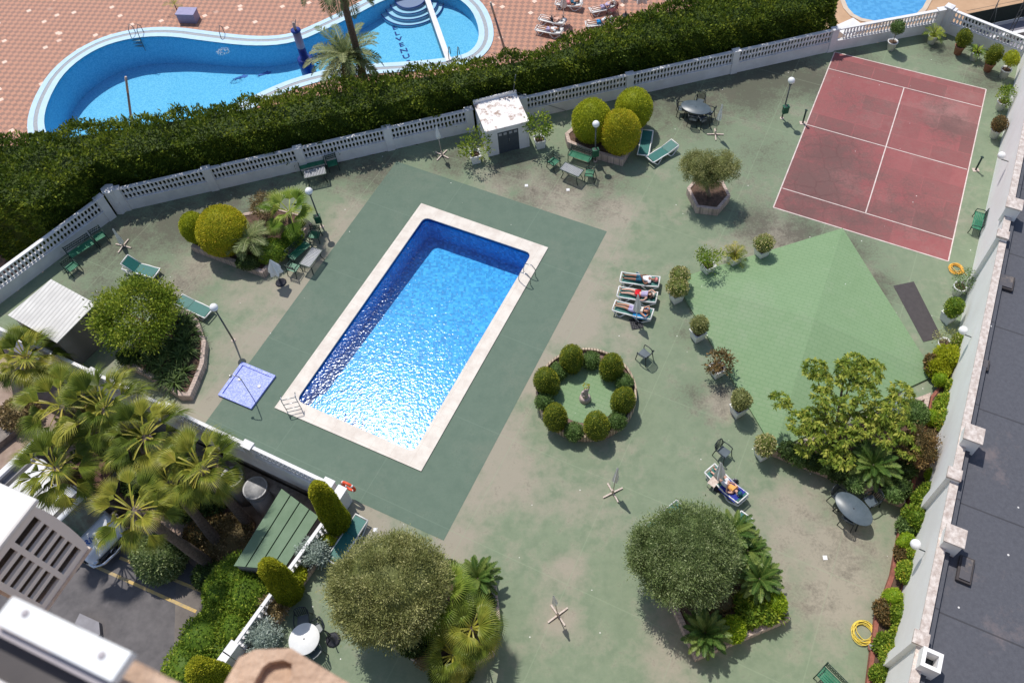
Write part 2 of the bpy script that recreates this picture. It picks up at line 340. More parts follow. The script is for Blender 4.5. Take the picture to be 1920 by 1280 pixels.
def water(name, tint, gloss, bsc, bst, dist=.05):
    m = bpy.data.materials.new(name); m.use_nodes = True; t = m.node_tree; t.nodes.clear()
    o = nd(t, 'ShaderNodeOutputMaterial'); tr = nd(t, 'ShaderNodeBsdfTransparent'); tr.inputs[0].default_value = rgba(tint)
    gl = nd(t, 'ShaderNodeBsdfGlossy'); gl.inputs['Roughness'].default_value = gloss; gl.inputs[0].default_value = (.5, .54, .58, 1)
    tc = nd(t, 'ShaderNodeTexCoord')
    n1 = nd(t, 'ShaderNodeTexNoise', i_Scale=bsc, i_Detail=2, i_Roughness=.5); n2 = nd(t, 'ShaderNodeTexVoronoi', i_Scale=bsc*.6, feature='SMOOTH_F1')
    t.links.new(tc.outputs['Object'], n1.inputs[0]); t.links.new(tc.outputs['Object'], n2.inputs['Vector'])
    h = mth(t, 'ADD', n1.outputs[0], mth(t, 'MULTIPLY', n2.outputs['Distance'], .5))
    bp = nd(t, 'ShaderNodeBump', i_Strength=bst, i_Distance=dist); t.links.new(h, bp.inputs['Height'])
    t.links.new(bp.outputs[0], gl.inputs['Normal'])
    fr = nd(t, 'ShaderNodeFresnel', i_IOR=1.33); t.links.new(bp.outputs[0], fr.inputs['Normal'])
    ms = nd(t, 'ShaderNodeMixShader'); t.links.new(fr.outputs[0], ms.inputs[0])
    t.links.new(tr.outputs[0], ms.inputs[1]); t.links.new(gl.outputs[0], ms.inputs[2]); t.links.new(ms.outputs[0], o.inputs[0])
    return m
M['water'] = water('pool_water', (.66, .93, .99), .13, 9.0, 1.0, .0095)
M['nwater'] = water('resort_pool_water', (.80, .95, .98), .06, 3.5, 1.0, .02)
# ------------------------------------------------------------------ helpers
def tag(o, label=None, cat=None, group=None, kind=None):
    if label: o['label'] = label
    if cat: o['category'] = cat
    if group: o['group'] = group
    if kind: o['kind'] = kind
    return o
def link(name, me, mat=None, parent=None, smooth=False, loc=None):
    o = bpy.data.objects.new(name, me); C.objects.link(o)
    if mat is not None: me.materials.append(mat)
    if smooth: me.polygons.foreach_set('use_smooth', [True]*len(me.polygons))
    if parent: o.parent = parent
    if loc is not None: o.location = loc
    return o
def thing(name, label, cat, loc=(0, 0, 0), rz=0.0, group=None):
    o = bpy.data.objects.new(name, None); C.objects.link(o)
    o.empty_display_size = .1
    o.location = loc; o.rotation_euler = (0, 0, rz)
    return tag(o, label, cat, group)
def copy_tree(o, parent=None, loc=None, rz=None, label=None):
    c = o.copy(); C.objects.link(c)
    if parent: c.parent = parent
    for ch in list(o.children): copy_tree(ch, c)
    if loc is not None: c.location = loc
    if rz is not None: c.rotation_euler = (0, 0, rz)
    if label: c['label'] = label
    return c
class MB:
    def __init__(s): s.v = []; s.f = []; s.sm = []
    def add(s, vs, fs, smooth=False):
        k = len(s.v); s.v += [tuple(x) for x in vs]; s.f += [tuple(i+k for i in f) for f in fs]; s.sm += [smooth]*len(fs); return s
    def box(s, c, d, rz=0.0, rot=None):
        m = rot or Matrix.Rotation(rz, 3, 'Z'); c = Vector(c)
        vs = [c+m @ Vector((x*d[0]/2, y*d[1]/2, z*d[2]/2)) for x in (-1, 1) for y in (-1, 1) for z in (-1, 1)]
        return s.add(vs, [(0, 1, 3, 2), (4, 6, 7, 5), (0, 4, 5, 1), (2, 3, 7, 6), (0, 2, 6, 4), (1, 5, 7, 3)])
    def bar(s, a, b, wd, ht, upv=(0, 0, 1)):      # rectangular bar from a to b
        a = Vector(a); b = Vector(b); x = (b-a); L = x.length; x.normalize(); u = Vector(upv)
        y = u.cross(x)
        if y.length < 1e-4: y = Vector((0, 1, 0)).cross(x)
        y.normalize(); z = x.cross(y)
        return s.box((a+b)/2, (L, wd, ht), rot=Matrix((x, y, z)).transposed())
    def tube(s, pts, r, n=8, closed=False, cap=True):
        pts = [Vector(p) for p in pts]; K = len(pts); rs = r if hasattr(r, '__len__') else [r]*K
        vs = []; prev = None
        for i, p in enumerate(pts):
            a = pts[i-1] if (i or closed) else p; b = pts[(i+1) % K] if (i < K-1 or closed) else p
            t = (b-a).normalized()
            if prev is None:
                u = Vector((0, 0, 1)) if abs(t.z) < .9 else Vector((1, 0, 0)); u = (u-t*u.dot(t)).normalized()
            else: u = (prev-t*prev.dot(t)).normalized()
            prev = u; v = t.cross(u)
            for k in range(n):
                an = 2*PI*k/n; vs.append(p+(u*math.cos(an)+v*math.sin(an))*rs[i])
        fs = []
        for i in range(K if closed else K-1):
            j = (i+1) % K
            for k in range(n): fs.append((i*n+k, i*n+(k+1) % n, j*n+(k+1) % n, j*n+k))
        if cap and not closed: fs += [tuple(range(n))[::-1], tuple((K-1)*n+k for k in range(n))]
        return s.add(vs, fs, True)
    def lathe(s, prof, n=16, c=(0, 0, 0), sx=1, sy=1, fl=0.0, nf=8, smooth=True):
        c = Vector(c); vs = []
        for r, z in prof:
            for k in range(n):
                an = 2*PI*k/n; rr = r*(1+fl*math.cos(nf*an)); vs.append(c+Vector((rr*math.cos(an)*sx, rr*math.sin(an)*sy, z)))
        fs = []
        for i in range(len(prof)-1):
            for k in range(n): fs.append((i*n+k, i*n+(k+1) % n, (i+1)*n+(k+1) % n, (i+1)*n+k))
        K = len(prof)
        s.add(vs, fs, smooth)
        k0 = len(s.v)-len(vs)
        s.f.append(tuple(k0+k for k in range(n))[::-1]); s.f.append(tuple(k0+(K-1)*n+k for k in range(n))); s.sm += [False, False]
        return s
    def prism(s, poly, z0, z1):
        n = len(poly); vs = [(p[0], p[1], z0) for p in poly]+[(p[0], p[1], z1) for p in poly]
        ar = sum(poly[i][0]*poly[(i+1) % n][1]-poly[(i+1) % n][0]*poly[i][1] for i in range(n))
        fs = [tuple(range(n))[::-1], tuple(range(n, 2*n))]+[(i, (i+1) % n, n+(i+1) % n, n+i) for i in range(n)]
        if ar < 0: fs = [f[::-1] for f in fs]
        return s.add(vs, fs)
    def ringprism(s, outer, inner, z0, z1):       # closed band between two outlines
        n = len(outer); q = [(p[0], p[1]) for p in outer]; i_ = [(p[0], p[1]) for p in inner]
        vs = [(*p, z0) for p in q]+[(*p, z1) for p in q]+[(*p, z1) for p in i_]+[(*p, z0) for p in i_]
        fs = []
        for k in range(n):
            l = (k+1) % n
            fs += [(k, l, n+l, n+k), (n+k, n+l, 2*n+l, 2*n+k), (2*n+k, 2*n+l, 3*n+l, 3*n+k), (3*n+k, 3*n+l, l, k)]
        return s.add(vs, fs)
    def build(s, name, mat, parent=None, smooth=None, loc=None, bevel=0.0):
        me = bpy.data.meshes.new(name); me.from_pydata(s.v, [], s.f)
        me.polygons.foreach_set('use_smooth', s.sm if smooth is None else [smooth]*len(s.f))
        if mat: me.materials.append(mat)
        me.update()
        o = bpy.data.objects.new(name, me); C.objects.link(o)
        if parent: o.parent = parent
        if loc is not None: o.location = loc
        if bevel:
            bv = o.modifiers.new('bevel', 'BEVEL'); bv.width = bevel; bv.segments = 2; bv.limit_method = 'ANGLE'
        return o
def npmesh(name, V, F, tint=None, smooth=False):
    """V (n,3), F (m,k) arrays"""
    me = bpy.data.meshes.new(name); n = len(V); m, k = F.shape
    me.vertices.add(n); me.vertices.foreach_set('co', np.asarray(V, np.float32).ravel())
    me.loops.add(m*k); me.loops.foreach_set('vertex_index', F.astype(np.int32).ravel())
    me.polygons.add(m); me.polygons.foreach_set('loop_start', np.arange(0, m*k, k, dtype=np.int32))
    if smooth: me.polygons.foreach_set('use_smooth', np.ones(m, bool))
    if tint is not None:
        a = me.attributes.new('tint', 'FLOAT', 'POINT'); a.data.foreach_set('value', np.asarray(tint, np.float32))
    me.update(calc_edges=True)
    return me
def unit(a): return a/np.maximum(np.linalg.norm(a, axis=-1, keepdims=True), 1e-9)
def leaf_arrays(P, N, L, asp=.45, jit=.8, tint=None, droop=0.0):
    """one folded diamond leaf per point; N is the direction it leans to"""
    n = len(P); D = unit(N+rng.normal(size=(n, 3))*jit); D[:, 2] -= droop; D = unit(D)
    B = unit(np.cross(D, rng.normal(size=(n, 3)))); Nn = np.cross(D, B)
    Ls = (L*rng.uniform(.65, 1.25, n))[:, None]; ws = Ls*asp*.5
    V = np.stack([P, P+D*Ls*.5+B*ws+Nn*ws*.25, P+D*Ls, P+D*Ls*.5-B*ws+Nn*ws*.25], 1).reshape(-1, 3)
    F = np.arange(4*n).reshape(n, 4)
    tn = rng.uniform(0, 1, n) if tint is None else np.clip(tint+rng.normal(size=n)*.17, 0, 1)
    return V, F, np.repeat(tn, 4)
def join(parts):
    Vs, Fs, Ts = [], [], []; k = 0
    for V, F, T in parts: Vs.append(V); Fs.append(F+k); Ts.append(T); k += len(V)
    return np.concatenate(Vs), np.concatenate(Fs), np.concatenate(Ts)
def sph(n):
    d = unit(rng.normal(size=(n, 3))); return d
def lump(D, seed, amp, k=14, sharp=5.0):
    r = np.random.default_rng(seed); c = unit(r.normal(size=(k, 3))); a = r.uniform(-1, 1, k)
    g = np.exp(sharp*(D @ c.T-1)) @ a
    return 1+amp*g
def core(rad, seed, amp, sc=.86, egg=0.0, zmin=-1.0, k=14):
    """lumpy closed inner mass of a crown"""
    nu, nv = 20, 12; V = []
    for j in range(nv+1):
        th = PI*j/nv
        for i in range(nu):
            ph = 2*PI*i/nu; V.append((math.sin(th)*math.cos(ph), math.sin(th)*math.sin(ph), math.cos(th)))
    V = np.array(V); rr = lump(V, seed, amp, k)*sc
    P = V*rr[:, None]; P[:, 2] = np.maximum(P[:, 2], zmin); P[:, :2] *= (1-egg*P[:, 2:3]); P = P*np.array(rad)
    F = []
    for j in range(nv):
        for i in range(nu): F.append((j*nu+i, (j+1)*nu+i, (j+1)*nu+(i+1) % nu, j*nu+(i+1) % nu))
    return P, np.array(F), np.full(len(P), .12)  # solid added to stop light passing through, in the darkest leaf tone
def crown(rad, n, leaf, seed=1, amp=.12, jit=.5, asp=.45, shell=.12, egg=0.0, zmin=-1.0, clump=0, crad=.2, with_core=True, corescale=.86, k=14, tilt=.25, droop=0.0, tintz=0.0, crange=(.78, 1.04)):
    rad = np.array(rad, float)
    if clump:
        Dc = sph(clump*2); Dc = Dc[Dc[:, 2] > zmin][:clump]; m = max(1, n//len(Dc))
        rr = lump(Dc, seed, amp, k)*rng.uniform(*crange, len(Dc))
        Pc = Dc*rr[:, None]; ct = rng.uniform(.2, .8, len(Dc))
        P = np.repeat(Pc, m, 0)*rad; No = np.repeat(Dc, m, 0); off = rng.normal(size=P.shape)*crad*.5; P = P+off
        N = unit(unit(off)*1.0+No*.7+np.array([0, 0, tilt])); ti = np.repeat(ct, m)
    else:
        D = sph(n); D = D[D[:, 2] > zmin]
        rr = lump(D, seed, amp, k)*(1-np.abs(rng.normal(size=len(D)))*shell)
        P = D*rr[:, None]; P[:, :2] *= (1-egg*P[:, 2:3]); P = P*rad
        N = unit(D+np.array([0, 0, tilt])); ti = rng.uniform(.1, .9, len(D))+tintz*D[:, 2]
    a = leaf_arrays(P, N, leaf, asp, jit, ti, droop)
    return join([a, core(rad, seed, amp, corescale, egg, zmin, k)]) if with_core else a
def foliage(name, arr, mat, parent=None, loc=None):
    me = npmesh(name, *arr); me.materials.append(mat)
    o = bpy.data.objects.new(name, me); C.objects.link(o)
    if parent: o.parent = parent
    if loc is not None: o.location = loc
    return o
# pinnate frond (date palm, cycad)
def pinnate(nf, L, lw, nl, el0, el1, arch, seed=0, vee=.5, wid=.02):
    r = np.random.default_rng(seed); parts = []
    for i in range(nf):
        az = 2*PI*i*.381966+r.uniform(-.15, .15); el = el0+(el1-el0)*(i/max(1, nf-1))+r.uniform(-.08, .08)
        Lf = L*r.uniform(.85, 1.1); K = nl; s = np.linspace(0, 1, K)
        ang = el-arch*s; dx = np.cumsum(np.cos(ang))*Lf/K; dz = np.cumsum(np.sin(ang))*Lf/K
        h = np.array([math.cos(az), math.sin(az), 0]); side = np.array([-math.sin(az), math.cos(az), 0])
        sp = h[None]*dx[:, None]+np.array([0, 0, 1])[None]*dz[:, None]
        T = unit(h[None]*np.cos(ang)[:, None]+np.array([0, 0, 1])[None]*np.sin(ang)[:, None])
        Nn = np.cross(T, side[None]); Nn = np.where(Nn[:, 2:3] < 0, -Nn, Nn)
        ti = r.uniform(.2, .9)
        # rachis ribbon
        Vr = np.concatenate([sp+side*wid, sp-side*wid]); Fr = np.array([(a, a+1, K+a+1, K+a) for a in range(K-1)])
        parts.append((Vr, Fr, np.full(len(Vr), min(1, ti+.3))))
        ll = lw*np.sin(PI*(.10+.86*s))**.7
        for sg in (-1, 1):
            d = unit(side[None]*sg+T*.75+Nn*vee+r.normal(size=(K, 3))*.10); d[:, 2] -= .18; d = unit(d)
            tip = sp+d*ll[:, None]; wv = T*(wid*1.1)
            V = np.stack([sp-wv*.6, sp+d*ll[:, None]*.45+wv, tip, sp+d*ll[:, None]*.45-wv], 1).reshape(-1, 3)
            parts.append((V, np.arange(4*K).reshape(K, 4), np.repeat(np.clip(ti+r.normal(size=K)*.1, 0, 1), 4)))
    return join(parts)
# costapalmate fan palm crown
def fans(nf, pet, blade, el0, el1, seed=0, seg=26, droop=.5, span=2.7, fold=.22):
    r = np.random.default_rng(seed); parts = []
    for i in range(nf):
        az = 2*PI*i*.381966+r.uniform(-.25, .25); el = el0+(el1-el0)*(i/max(1, nf-1))+r.uniform(-.12, .12)
        h = np.array([math.cos(az), math.sin(az), 0]); side = np.array([-math.sin(az), math.cos(az), 0]); Z = np.array([0, 0, 1.])
        pl = pet*r.uniform(.8, 1.15); K = 6; s = np.linspace(0, 1, K); ang = el-.45*s
        pts = np.cumsum(h[None]*np.cos(ang)[:, None]+Z[None]*np.sin(ang)[:, None], 0)*pl/K
        wd = .028
        Vr = np.concatenate([pts+side*wd, pts-side*wd]); Fr = np.array([(a, a+1, K+a+1, K+a) for a in range(K-1)])
        parts.append((Vr, Fr, np.full(len(Vr), .95)))
        T = unit(h*math.cos(ang[-1])+Z*math.sin(ang[-1])); roll = r.uniform(-.5, .5)
        Sd = side*math.cos(roll)+np.cross(T, side)*math.sin(roll); Nn = np.cross(T, Sd); Nn = Nn if Nn[2] > 0 else -Nn
        o = pts[-1]; ti = r.uniform(.15, .85); bl = blade*r.uniform(.85, 1.1)
        for k in range(seg):
            a0 = (k/(seg-1)-.5)*span; ln = bl*(1-.22*abs(a0/(span/2))**2)*r.uniform(.93, 1.05); ds = T*math.cos(a0)+Sd*math.sin(a0)
            perp = -T*math.sin(a0)+Sd*math.cos(a0); cc = .10+fold*abs(math.sin(a0))
            d1 = unit(ds+Nn*cc); d2 = unit(ds-Nn*droop*.35); d3 = unit(ds-Nn*droop-Z*.35)
            p1 = o+d1*ln*.45; p2 = p1+d2*ln*.27; p3 = p2+d3*ln*.30
            hw = bl*.5*span/seg*.62; pz = Nn*(hw*.7)*(1 if k % 2 else -1)
            V = np.array([o, p1+perp*hw+pz, p2+perp*hw*.45, p3, p2-perp*hw*.45, p1-perp*hw-pz])
            t_ = np.clip(ti+r.normal()*.07, 0, 1); tt = np.array([t_+.1, t_, t_, min(1, t_+.18), t_, t_])
            parts.append((V, np.array([(0, 1, 2, 5), (2, 3, 4, 5)]), tt))
    return join(parts)
def tuft(n, L, wid, spread, seed=0, K=4):
    """strap leaves from one point, arching"""
    r = np.random.default_rng(seed); parts = []
    for i in range(n):
        az = r.uniform(0, 2*PI); el = r.uniform(.35, 1.35); h = np.array([math.cos(az), math.sin(az), 0]); side = np.array([-h[1], h[0], 0])
        s = np.linspace(0, 1, K); ang = el-spread*s; p = np.cumsum(h[None]*np.cos(ang)[:, None]+np.array([0, 0, 1.])[None]*np.sin(ang)[:, None], 0)*L*r.uniform(.7, 1.1)/K
        w_ = wid*(1-s)**.6+.003; V = np.concatenate([p+side*w_[:, None], p-side*w_[:, None]])
        parts.append((V, np.array([(a, a+1, K+a+1, K+a) for a in range(K-1)]), np.full(len(V), r.uniform(0, 1))))
    return join(parts)
def move(arr, d): return (arr[0]+np.array(d), arr[1], arr[2])
def trunk_obj(pts, rs, mat, parent, name='trunk', n=9):
    m = MB(); pp = []; rr = []
    for i in range(len(pts)-1):
        for k in range(4):
            f = k/4; a = Vector(pts[i]); b = Vector(pts[i+1]); pp.append(a.lerp(b, f)); rr.append((rs[i]+(rs[i+1]-rs[i])*f)*random.uniform(.93, 1.07))
    pp.append(Vector(pts[-1])); rr.append(rs[-1]); m.tube(pp, rr, n); return m.build(name, mat, parent)
def limbs(specs, mat, parent, name='limb'):
    for a, b, c, r0, r1 in specs:
        m = MB(); m.tube([a, b, c], [r0, (r0+r1)/2, r1], 7); m.build(name, mat, parent)
def offset_poly(P, d):
    n = len(P); out = []; ar = sum(P[i][0]*P[(i+1) % n][1]-P[(i+1) % n][0]*P[i][1] for i in range(n)); sg = 1 if ar > 0 else -1
    for i in range(n):
        a = Vector(P[i-1][:2]); b = Vector(P[i][:2]); c = Vector(P[(i+1) % n][:2])
        u = (b-a).normalized(); v = (c-b).normalized(); n1 = Vector((-u.y, u.x))*sg; n2 = Vector((-v.y, v.x))*sg
        m = (n1+n2); m = m/max(.35, m.length_squared/2) if m.length > 1e-6 else n1
        out.append(b+m*d)
    return out
def smooth_poly(P, it=2):
    P = [Vector(p[:2]) for p in P]
    for _ in range(it):
        Q = []
        for i in range(len(P)):
            a = P[i]; b = P[(i+1) % len(P)]; Q += [a*.75+b*.25, a*.25+b*.75]
        P = Q
    return P
def inside(poly, X, Y):
    r = np.zeros(X.shape, bool); n = len(poly)
    for i in range(n):
        x1, y1 = poly[i][0], poly[i][1]; x2, y2 = poly[(i+1) % n][0], poly[(i+1) % n][1]
        c = ((y1 > Y) != (y2 > Y)) & (X < (x2-x1)*(Y-y1)/((y2-y1) if y2 != y1 else 1e-9)+x1); r ^= c
    return r
def grid_sheet(name, poly, hole, z, step, mat, wear, dirt):
    xs = np.arange(min(p[0] for p in poly)-step, max(p[0] for p in poly)+step, step)
    ys = np.arange(min(p[1] for p in poly)-step, max(p[1] for p in poly)+step, step)
    X, Y = np.meshgrid(xs, ys); nx_, ny_ = len(xs), len(ys)
    cxx = (X[:-1, :-1]+X[1:, 1:])/2; cyy = (Y[:-1, :-1]+Y[1:, 1:])/2
    k = inside(poly, cxx, cyy)
    if hole is not None: k &= ~inside(hole, cxx, cyy)
    j, i = np.nonzero(k); F = np.stack([j*nx_+i, j*nx_+i+1, (j+1)*nx_+i+1, (j+1)*nx_+i], 1)
    V = np.stack([X.ravel(), Y.ravel(), np.full(X.size, z)], 1)
    used = np.unique(F); mp = np.zeros(len(V), int); mp[used] = np.arange(len(used)); V = V[used]; F = mp[F]
    me = npmesh(name, V, F)
    set_stain(me, V, wear, dirt); me.materials.append(mat)
    o = bpy.data.objects.new(name, me); C.objects.link(o); return o
def set_stain(me, V, wear, dirt):
    for nm, bl in (('wear', wear), ('dirt', dirt)):
        a = me.attributes.new(nm, 'FLOAT', 'POINT'); f = np.zeros(len(V))
        for px, py, r, s in bl:
            c = W(px, py); f = np.maximum(f, s*np.exp(-((V[:, 0]-c.x)**2+(V[:, 1]-c.y)**2)/(r*r)))
        a.data.foreach_set('value', f.astype(np.float32))
# ------------------------------------------------------------------ the ground levels
ZN, ZY = -3.0, -3.5          # neighbour's deck, service yard
def xwall(y): return 16.93+(y-17.5)*.514      # foot of the tall wall on the right
SW0, SW1 = Vector((-28.3, 24.0)), Vector((-9.0, 14.15))
NWP = [Vector((-27.9, 24.2)), Vector((-22.75, 30.77)), Vector((-10.36, 34.01)), Vector((-4.0, 35.75)), Vector((17.6, 41.3)), Vector((24.6, 42.75)), Vector((28.5, 39.3))]
B2 = [Vector((-9.0, 13.7)), Vector((-12.35, 8.0)), Vector((-16.2, 1.5))]
terrace = [SW0, *NWP, Vector((xwall(38)+.24, 38)), Vector((xwall(-2)+.24, -2)), Vector((-18.2, -2)), B2[1], B2[0], SW1]
pc = Wp([(790, 382), (1028, 465), (790, 884), (515, 765)])       # outer corners of the coping
pi_ = Wp([(796, 408), (997, 476), (776, 848), (556, 751)])       # water edge
wear = [(1045, 1165, .8, 1), (860, 1010, 1.2, .9), (950, 880, 2.2, .8), (1080, 600, 2, .9), (1180, 560, 1.2, .6), (1450, 1060, 2, .7), (1250, 1230, 1.5, .5), (1100, 950, 1.6, .4), (520, 600, 2, .6), (430, 660, 1.6, .6), (1000, 350, 2, .6), (1500, 960, 1.6, .5), (1050, 600, 1.6, 1), (1000, 690, 1.5, 1), (935, 830, 1.8, .9), (890, 930, 1.8, .8), (1090, 520, 1.4, .9), (1120, 455, 1.6, .8), (1060, 385, 2.2, .8), (1150, 400, 1.8, .8), (940, 340, 1.5, .6),
        (540, 545, 2, .8), (470, 640, 2, .8), (610, 470, 1.8, .8), (650, 410, 1.6, .7), (420, 745, 1.4, .9), (360, 770, 1.2, .9), (690, 980, 1.6, .9), (1450, 450, 1.8, .7), (1390, 470, 1.4, .5),
        (1580, 1060, 2.2, .9), (1555, 1110, 2, .8), (1480, 1010, 1.5, .6), (1065, 1070, 1, .6), (1030, 1170, 1, .6), (1350, 760, .8, .8), (1180, 620, 1.6, .6), (350, 520, 2, .6), (450, 560, 1.6, .7), (230, 690, 1.5, .3), (1620, 535, 1, .6), (860, 1010, 1.2, .5),
        (600, 1000, 2, .4), (1560, 900, 2, .3), (1000, 880, 1.6, .5), (1400, 1200, 1.5, .2)]
dirt = [(1300, 195, 2.6, .9), (1400, 165, 2.6, 1), (1480, 140, 2.4, 1), (1220, 200, 2, .8), (480, 400, 2.4, .7), (200, 480, 2, .6), (700, 320, 2, .8), (250, 440, 2.2, .8), (330, 420, 2.2, .9), (420, 380, 2, .8), (520, 360, 1.6, .6), (620, 315, 1.6, .8), (720, 305, 1.4, .7), (850, 300, 1.5, .7), (960, 310, 1.8, .7), (1060, 330, 2, .6), (1130, 330, 1.8, .6),
        (1180, 180, 1.6, .8), (1260, 190, 2, .8), (1350, 170, 2, .8), (1440, 145, 2.2, 1), (1520, 150, 2, 1), (1600, 110, 1.5, .6), (280, 520, 2, .5), (180, 560, 2, .6), (350, 530, 1.4, .5), (1000, 370, 2, .5), (1120, 380, 1.4, .5),
        (1420, 420, 1.6, .8), (1500, 440, 1.8, .8), (1440, 480, 1.2, .5), (1590, 470, 1.5, .7), (1640, 540, 1.3, .8), (1360, 740, 1.0, .6), (1330, 770, .8, .4), (1290, 620, .8, .5), (1300, 740, .9, .5), (1770, 90, 1.6, .7), (1850, 150, 1.6, .7),
        (1340, 230, 1.6, .4), (1250, 230, 1.6, .5), (1290, 90, 2, .3), (1600, 1040, 1.4, .4), (1520, 1130, 1.4, .3), (1430, 290, 2, .4), (1400, 350, 1.6, .3), (1550, 1000, 2, .25)]
hole = [pc[i].lerp(pi_[i], .5)[:2] for i in range(4)]
tag(grid_sheet('terrace_floor', terrace, hole, 0.0, .22, M['terrace'], wear, dirt), kind='structure')
def flat(name, pts, z, mat, kind='structure'):
    m = MB(); n = len(pts); a = sum(pts[i][0]*pts[(i+1) % n][1]-pts[(i+1) % n][0]*pts[i][1] for i in range(n))
    m.add([(p[0], p[1], z) for p in pts], [tuple(range(n)) if a > 0 else tuple(range(n))[::-1]])
    o = m.build(name, mat); tag(o, kind=kind); return o
# dark green painted surround of the pool (ring so that the basin stays open)
dg = Wp([(743.6, 302.6), (1138, 434), (832, 1013), (375, 806)])
ins = SW1-SW0; 
dgc = [dg[0], dg[1], dg[2], dg[3]]
hp = [pc[i].lerp(pi_[i], .3) for i in range(4)]
m = MB(); vs = [(p.x, p.y, .004) for p in dgc]+[(p.x, p.y, .004) for p in hp]
m.add(vs, [(i, 4+i, 4+(i+1) % 4, (i+1) % 4)[::1] for i in range(4)])
o = m.build('pool_surround', M['darkgreen'])
bm_me = o.data
import bmesh
bm = bmesh.new(); bm.from_mesh(bm_me)
# trim everything beyond the south-west balustrade
nrm = Vector((ins.y, -ins.x, 0)).normalized()
bmesh.ops.bisect_plane(bm, geom=bm.verts[:]+bm.edges[:]+bm.faces[:], plane_co=(SW0.x, SW0.y, 0), plane_no=nrm, clear_outer=True)
bmesh.ops.subdivide_edges(bm, edges=bm.edges[:], cuts=12, use_grid_fill=True)
bmesh.ops.recalc_face_normals(bm, faces=bm.faces[:])
if sum(f.normal.z for f in bm.faces) < 0: bmesh.ops.reverse_faces(bm, faces=bm.faces[:])
bm.to_mesh(bm_me); bm.free()
co_ = np.empty(len(bm_me.vertices)*3, np.float32); bm_me.vertices.foreach_get('co', co_)
set_stain(bm_me, co_.reshape(-1, 3), [(930, 860, 1, .3), (1000, 500, 1, .2)], [(730, 330, 1, .4)]); tag(o, kind='structure')
# retaining sides of the raised terrace
m = MB()
for a, b in ((SW0, SW1), (B2[0], B2[1]), (B2[1], Vector((-18.2, -2)))):
    d = (b-a).normalized(); n_ = Vector((d.y, -d.x))*.0
    m.bar((a.x, a.y, ZY/2-.08), (b.x, b.y, ZY/2-.08), .22, -ZY-.16+.02)
m.bar((*NWP[0], ZY/2-.08), (*NWP[1], ZY/2-.08), .2, -ZY-.16); m.bar((*NWP[1], ZY/2-.08), (*NWP[2], ZY/2-.08), .2, -ZY-.16)
m.bar((*NWP[2], ZY/2-.08), (*NWP[4], ZY/2-.08), .2, -ZY-.16); m.bar((*NWP[4], ZY/2-.08), (*NWP[5], ZY/2-.08), .2, -ZY-.16); m.bar((*NWP[5], ZY/2-.08), (*NWP[6], ZY/2-.08), .2, -ZY-.16)
tag(m.build('terrace_retaining_wall', M['old_wall']), kind='structure')
# ------------------------------------------------------------------ main pool
rp = thing('swimming_pool', 'rectangular swimming pool of deep blue mosaic with a broad cream stone coping', 'pool')
def rcorner(P, r=.35, k=4):
    out = []; n = len(P)
    for i in range(n):
        a, b, c = Vector(P[i-1][:2]), Vector(P[i][:2]), Vector(P[(i+1) % n][:2]); u = (a-b).normalized()*r; v = (c-b).normalized()*r
        for j in range(k+1):
            t_ = j/k; out.append((b+u)*(1-t_)**2+b*2*t_*(1-t_)+(b+v)*t_*t_)
    return out
wi = rcorner(pi_)
m = MB(); nn = len(wi)
# coping: outer quad resampled to match
op = []
for i in range(4):
    for j in range(5):
        f = (j-2)/4*.08; b_ = pc[i]; o_ = pc[(i+1) % 4] if f > 0 else pc[i-1]; op.append(b_.lerp(o_, abs(f)))
m.ringprism([(p.x, p.y) for p in op], wi, -.02, .055)
cop = m.build('coping', M['coping'], rp, bevel=.008)
t = M['coping'].node_tree; b = t.nodes['Principled BSDF']   # slab joints
tc = nd(t, 'ShaderNodeTexCoord'); mp = nd(t, 'ShaderNodeMapping')
dv = (pc[1]-pc[0]); mp.inputs['Rotation'].default_value = (0, 0, -math.atan2(dv.y, dv.x)); t.links.new(tc.outputs['Object'], mp.inputs[0])
br = nd(t, 'ShaderNodeTexBrick', i_Scale=1.0, i_Mortar_Size=.012, i_Brick_Width=.98, i_Row_Height=1.0, offset=0.0); br.inputs['Mortar Smooth'].default_value = .3
t.links.new(mp.outputs[0], br.inputs[0])
src = b.inputs['Base Color'].links[0].from_socket
t.links.new(mix(t, src, (.50, .42, .36), mth(t, 'MULTIPLY', br.outputs[1], .45)), b.inputs['Base Color'])
# basin: deeper at the far end
def depth(p):
    f = ((Vector(p)-Vector(pi_[2][:2])).dot((Vector(pi_[1][:2])-Vector(pi_[2][:2])))/(Vector(pi_[1][:2])-Vector(pi_[2][:2])).length_squared)
    return -1.0-.6*max(0, min(1, f))
m = MB(); vs = [(p.x, p.y, .0) for p in wi]+[(p.x, p.y, depth(p)) for p in wi]
m.add(vs, [(i, nn+i, nn+(i+1) % nn, (i+1) % nn)[::-1] for i in range(nn)])
m.add([(p.x, p.y, depth(p)) for p in wi], [tuple(range(nn))])
m.build('basin', M['pool_tile'], rp)
m = MB(); m.ringprism(wi, offset_poly(wi, .012) if True else wi, -.14, -.02); m.build('waterline_tiles', M['navy'], rp)
m = MB(); m.add([(p.x, p.y, -.10) for p in wi], [tuple(range(nn))[::-1]])
wt = m.build('water', M['water'], rp)
if wt.data.polygons[0].normal.z < 0: wt.data.flip_normals()
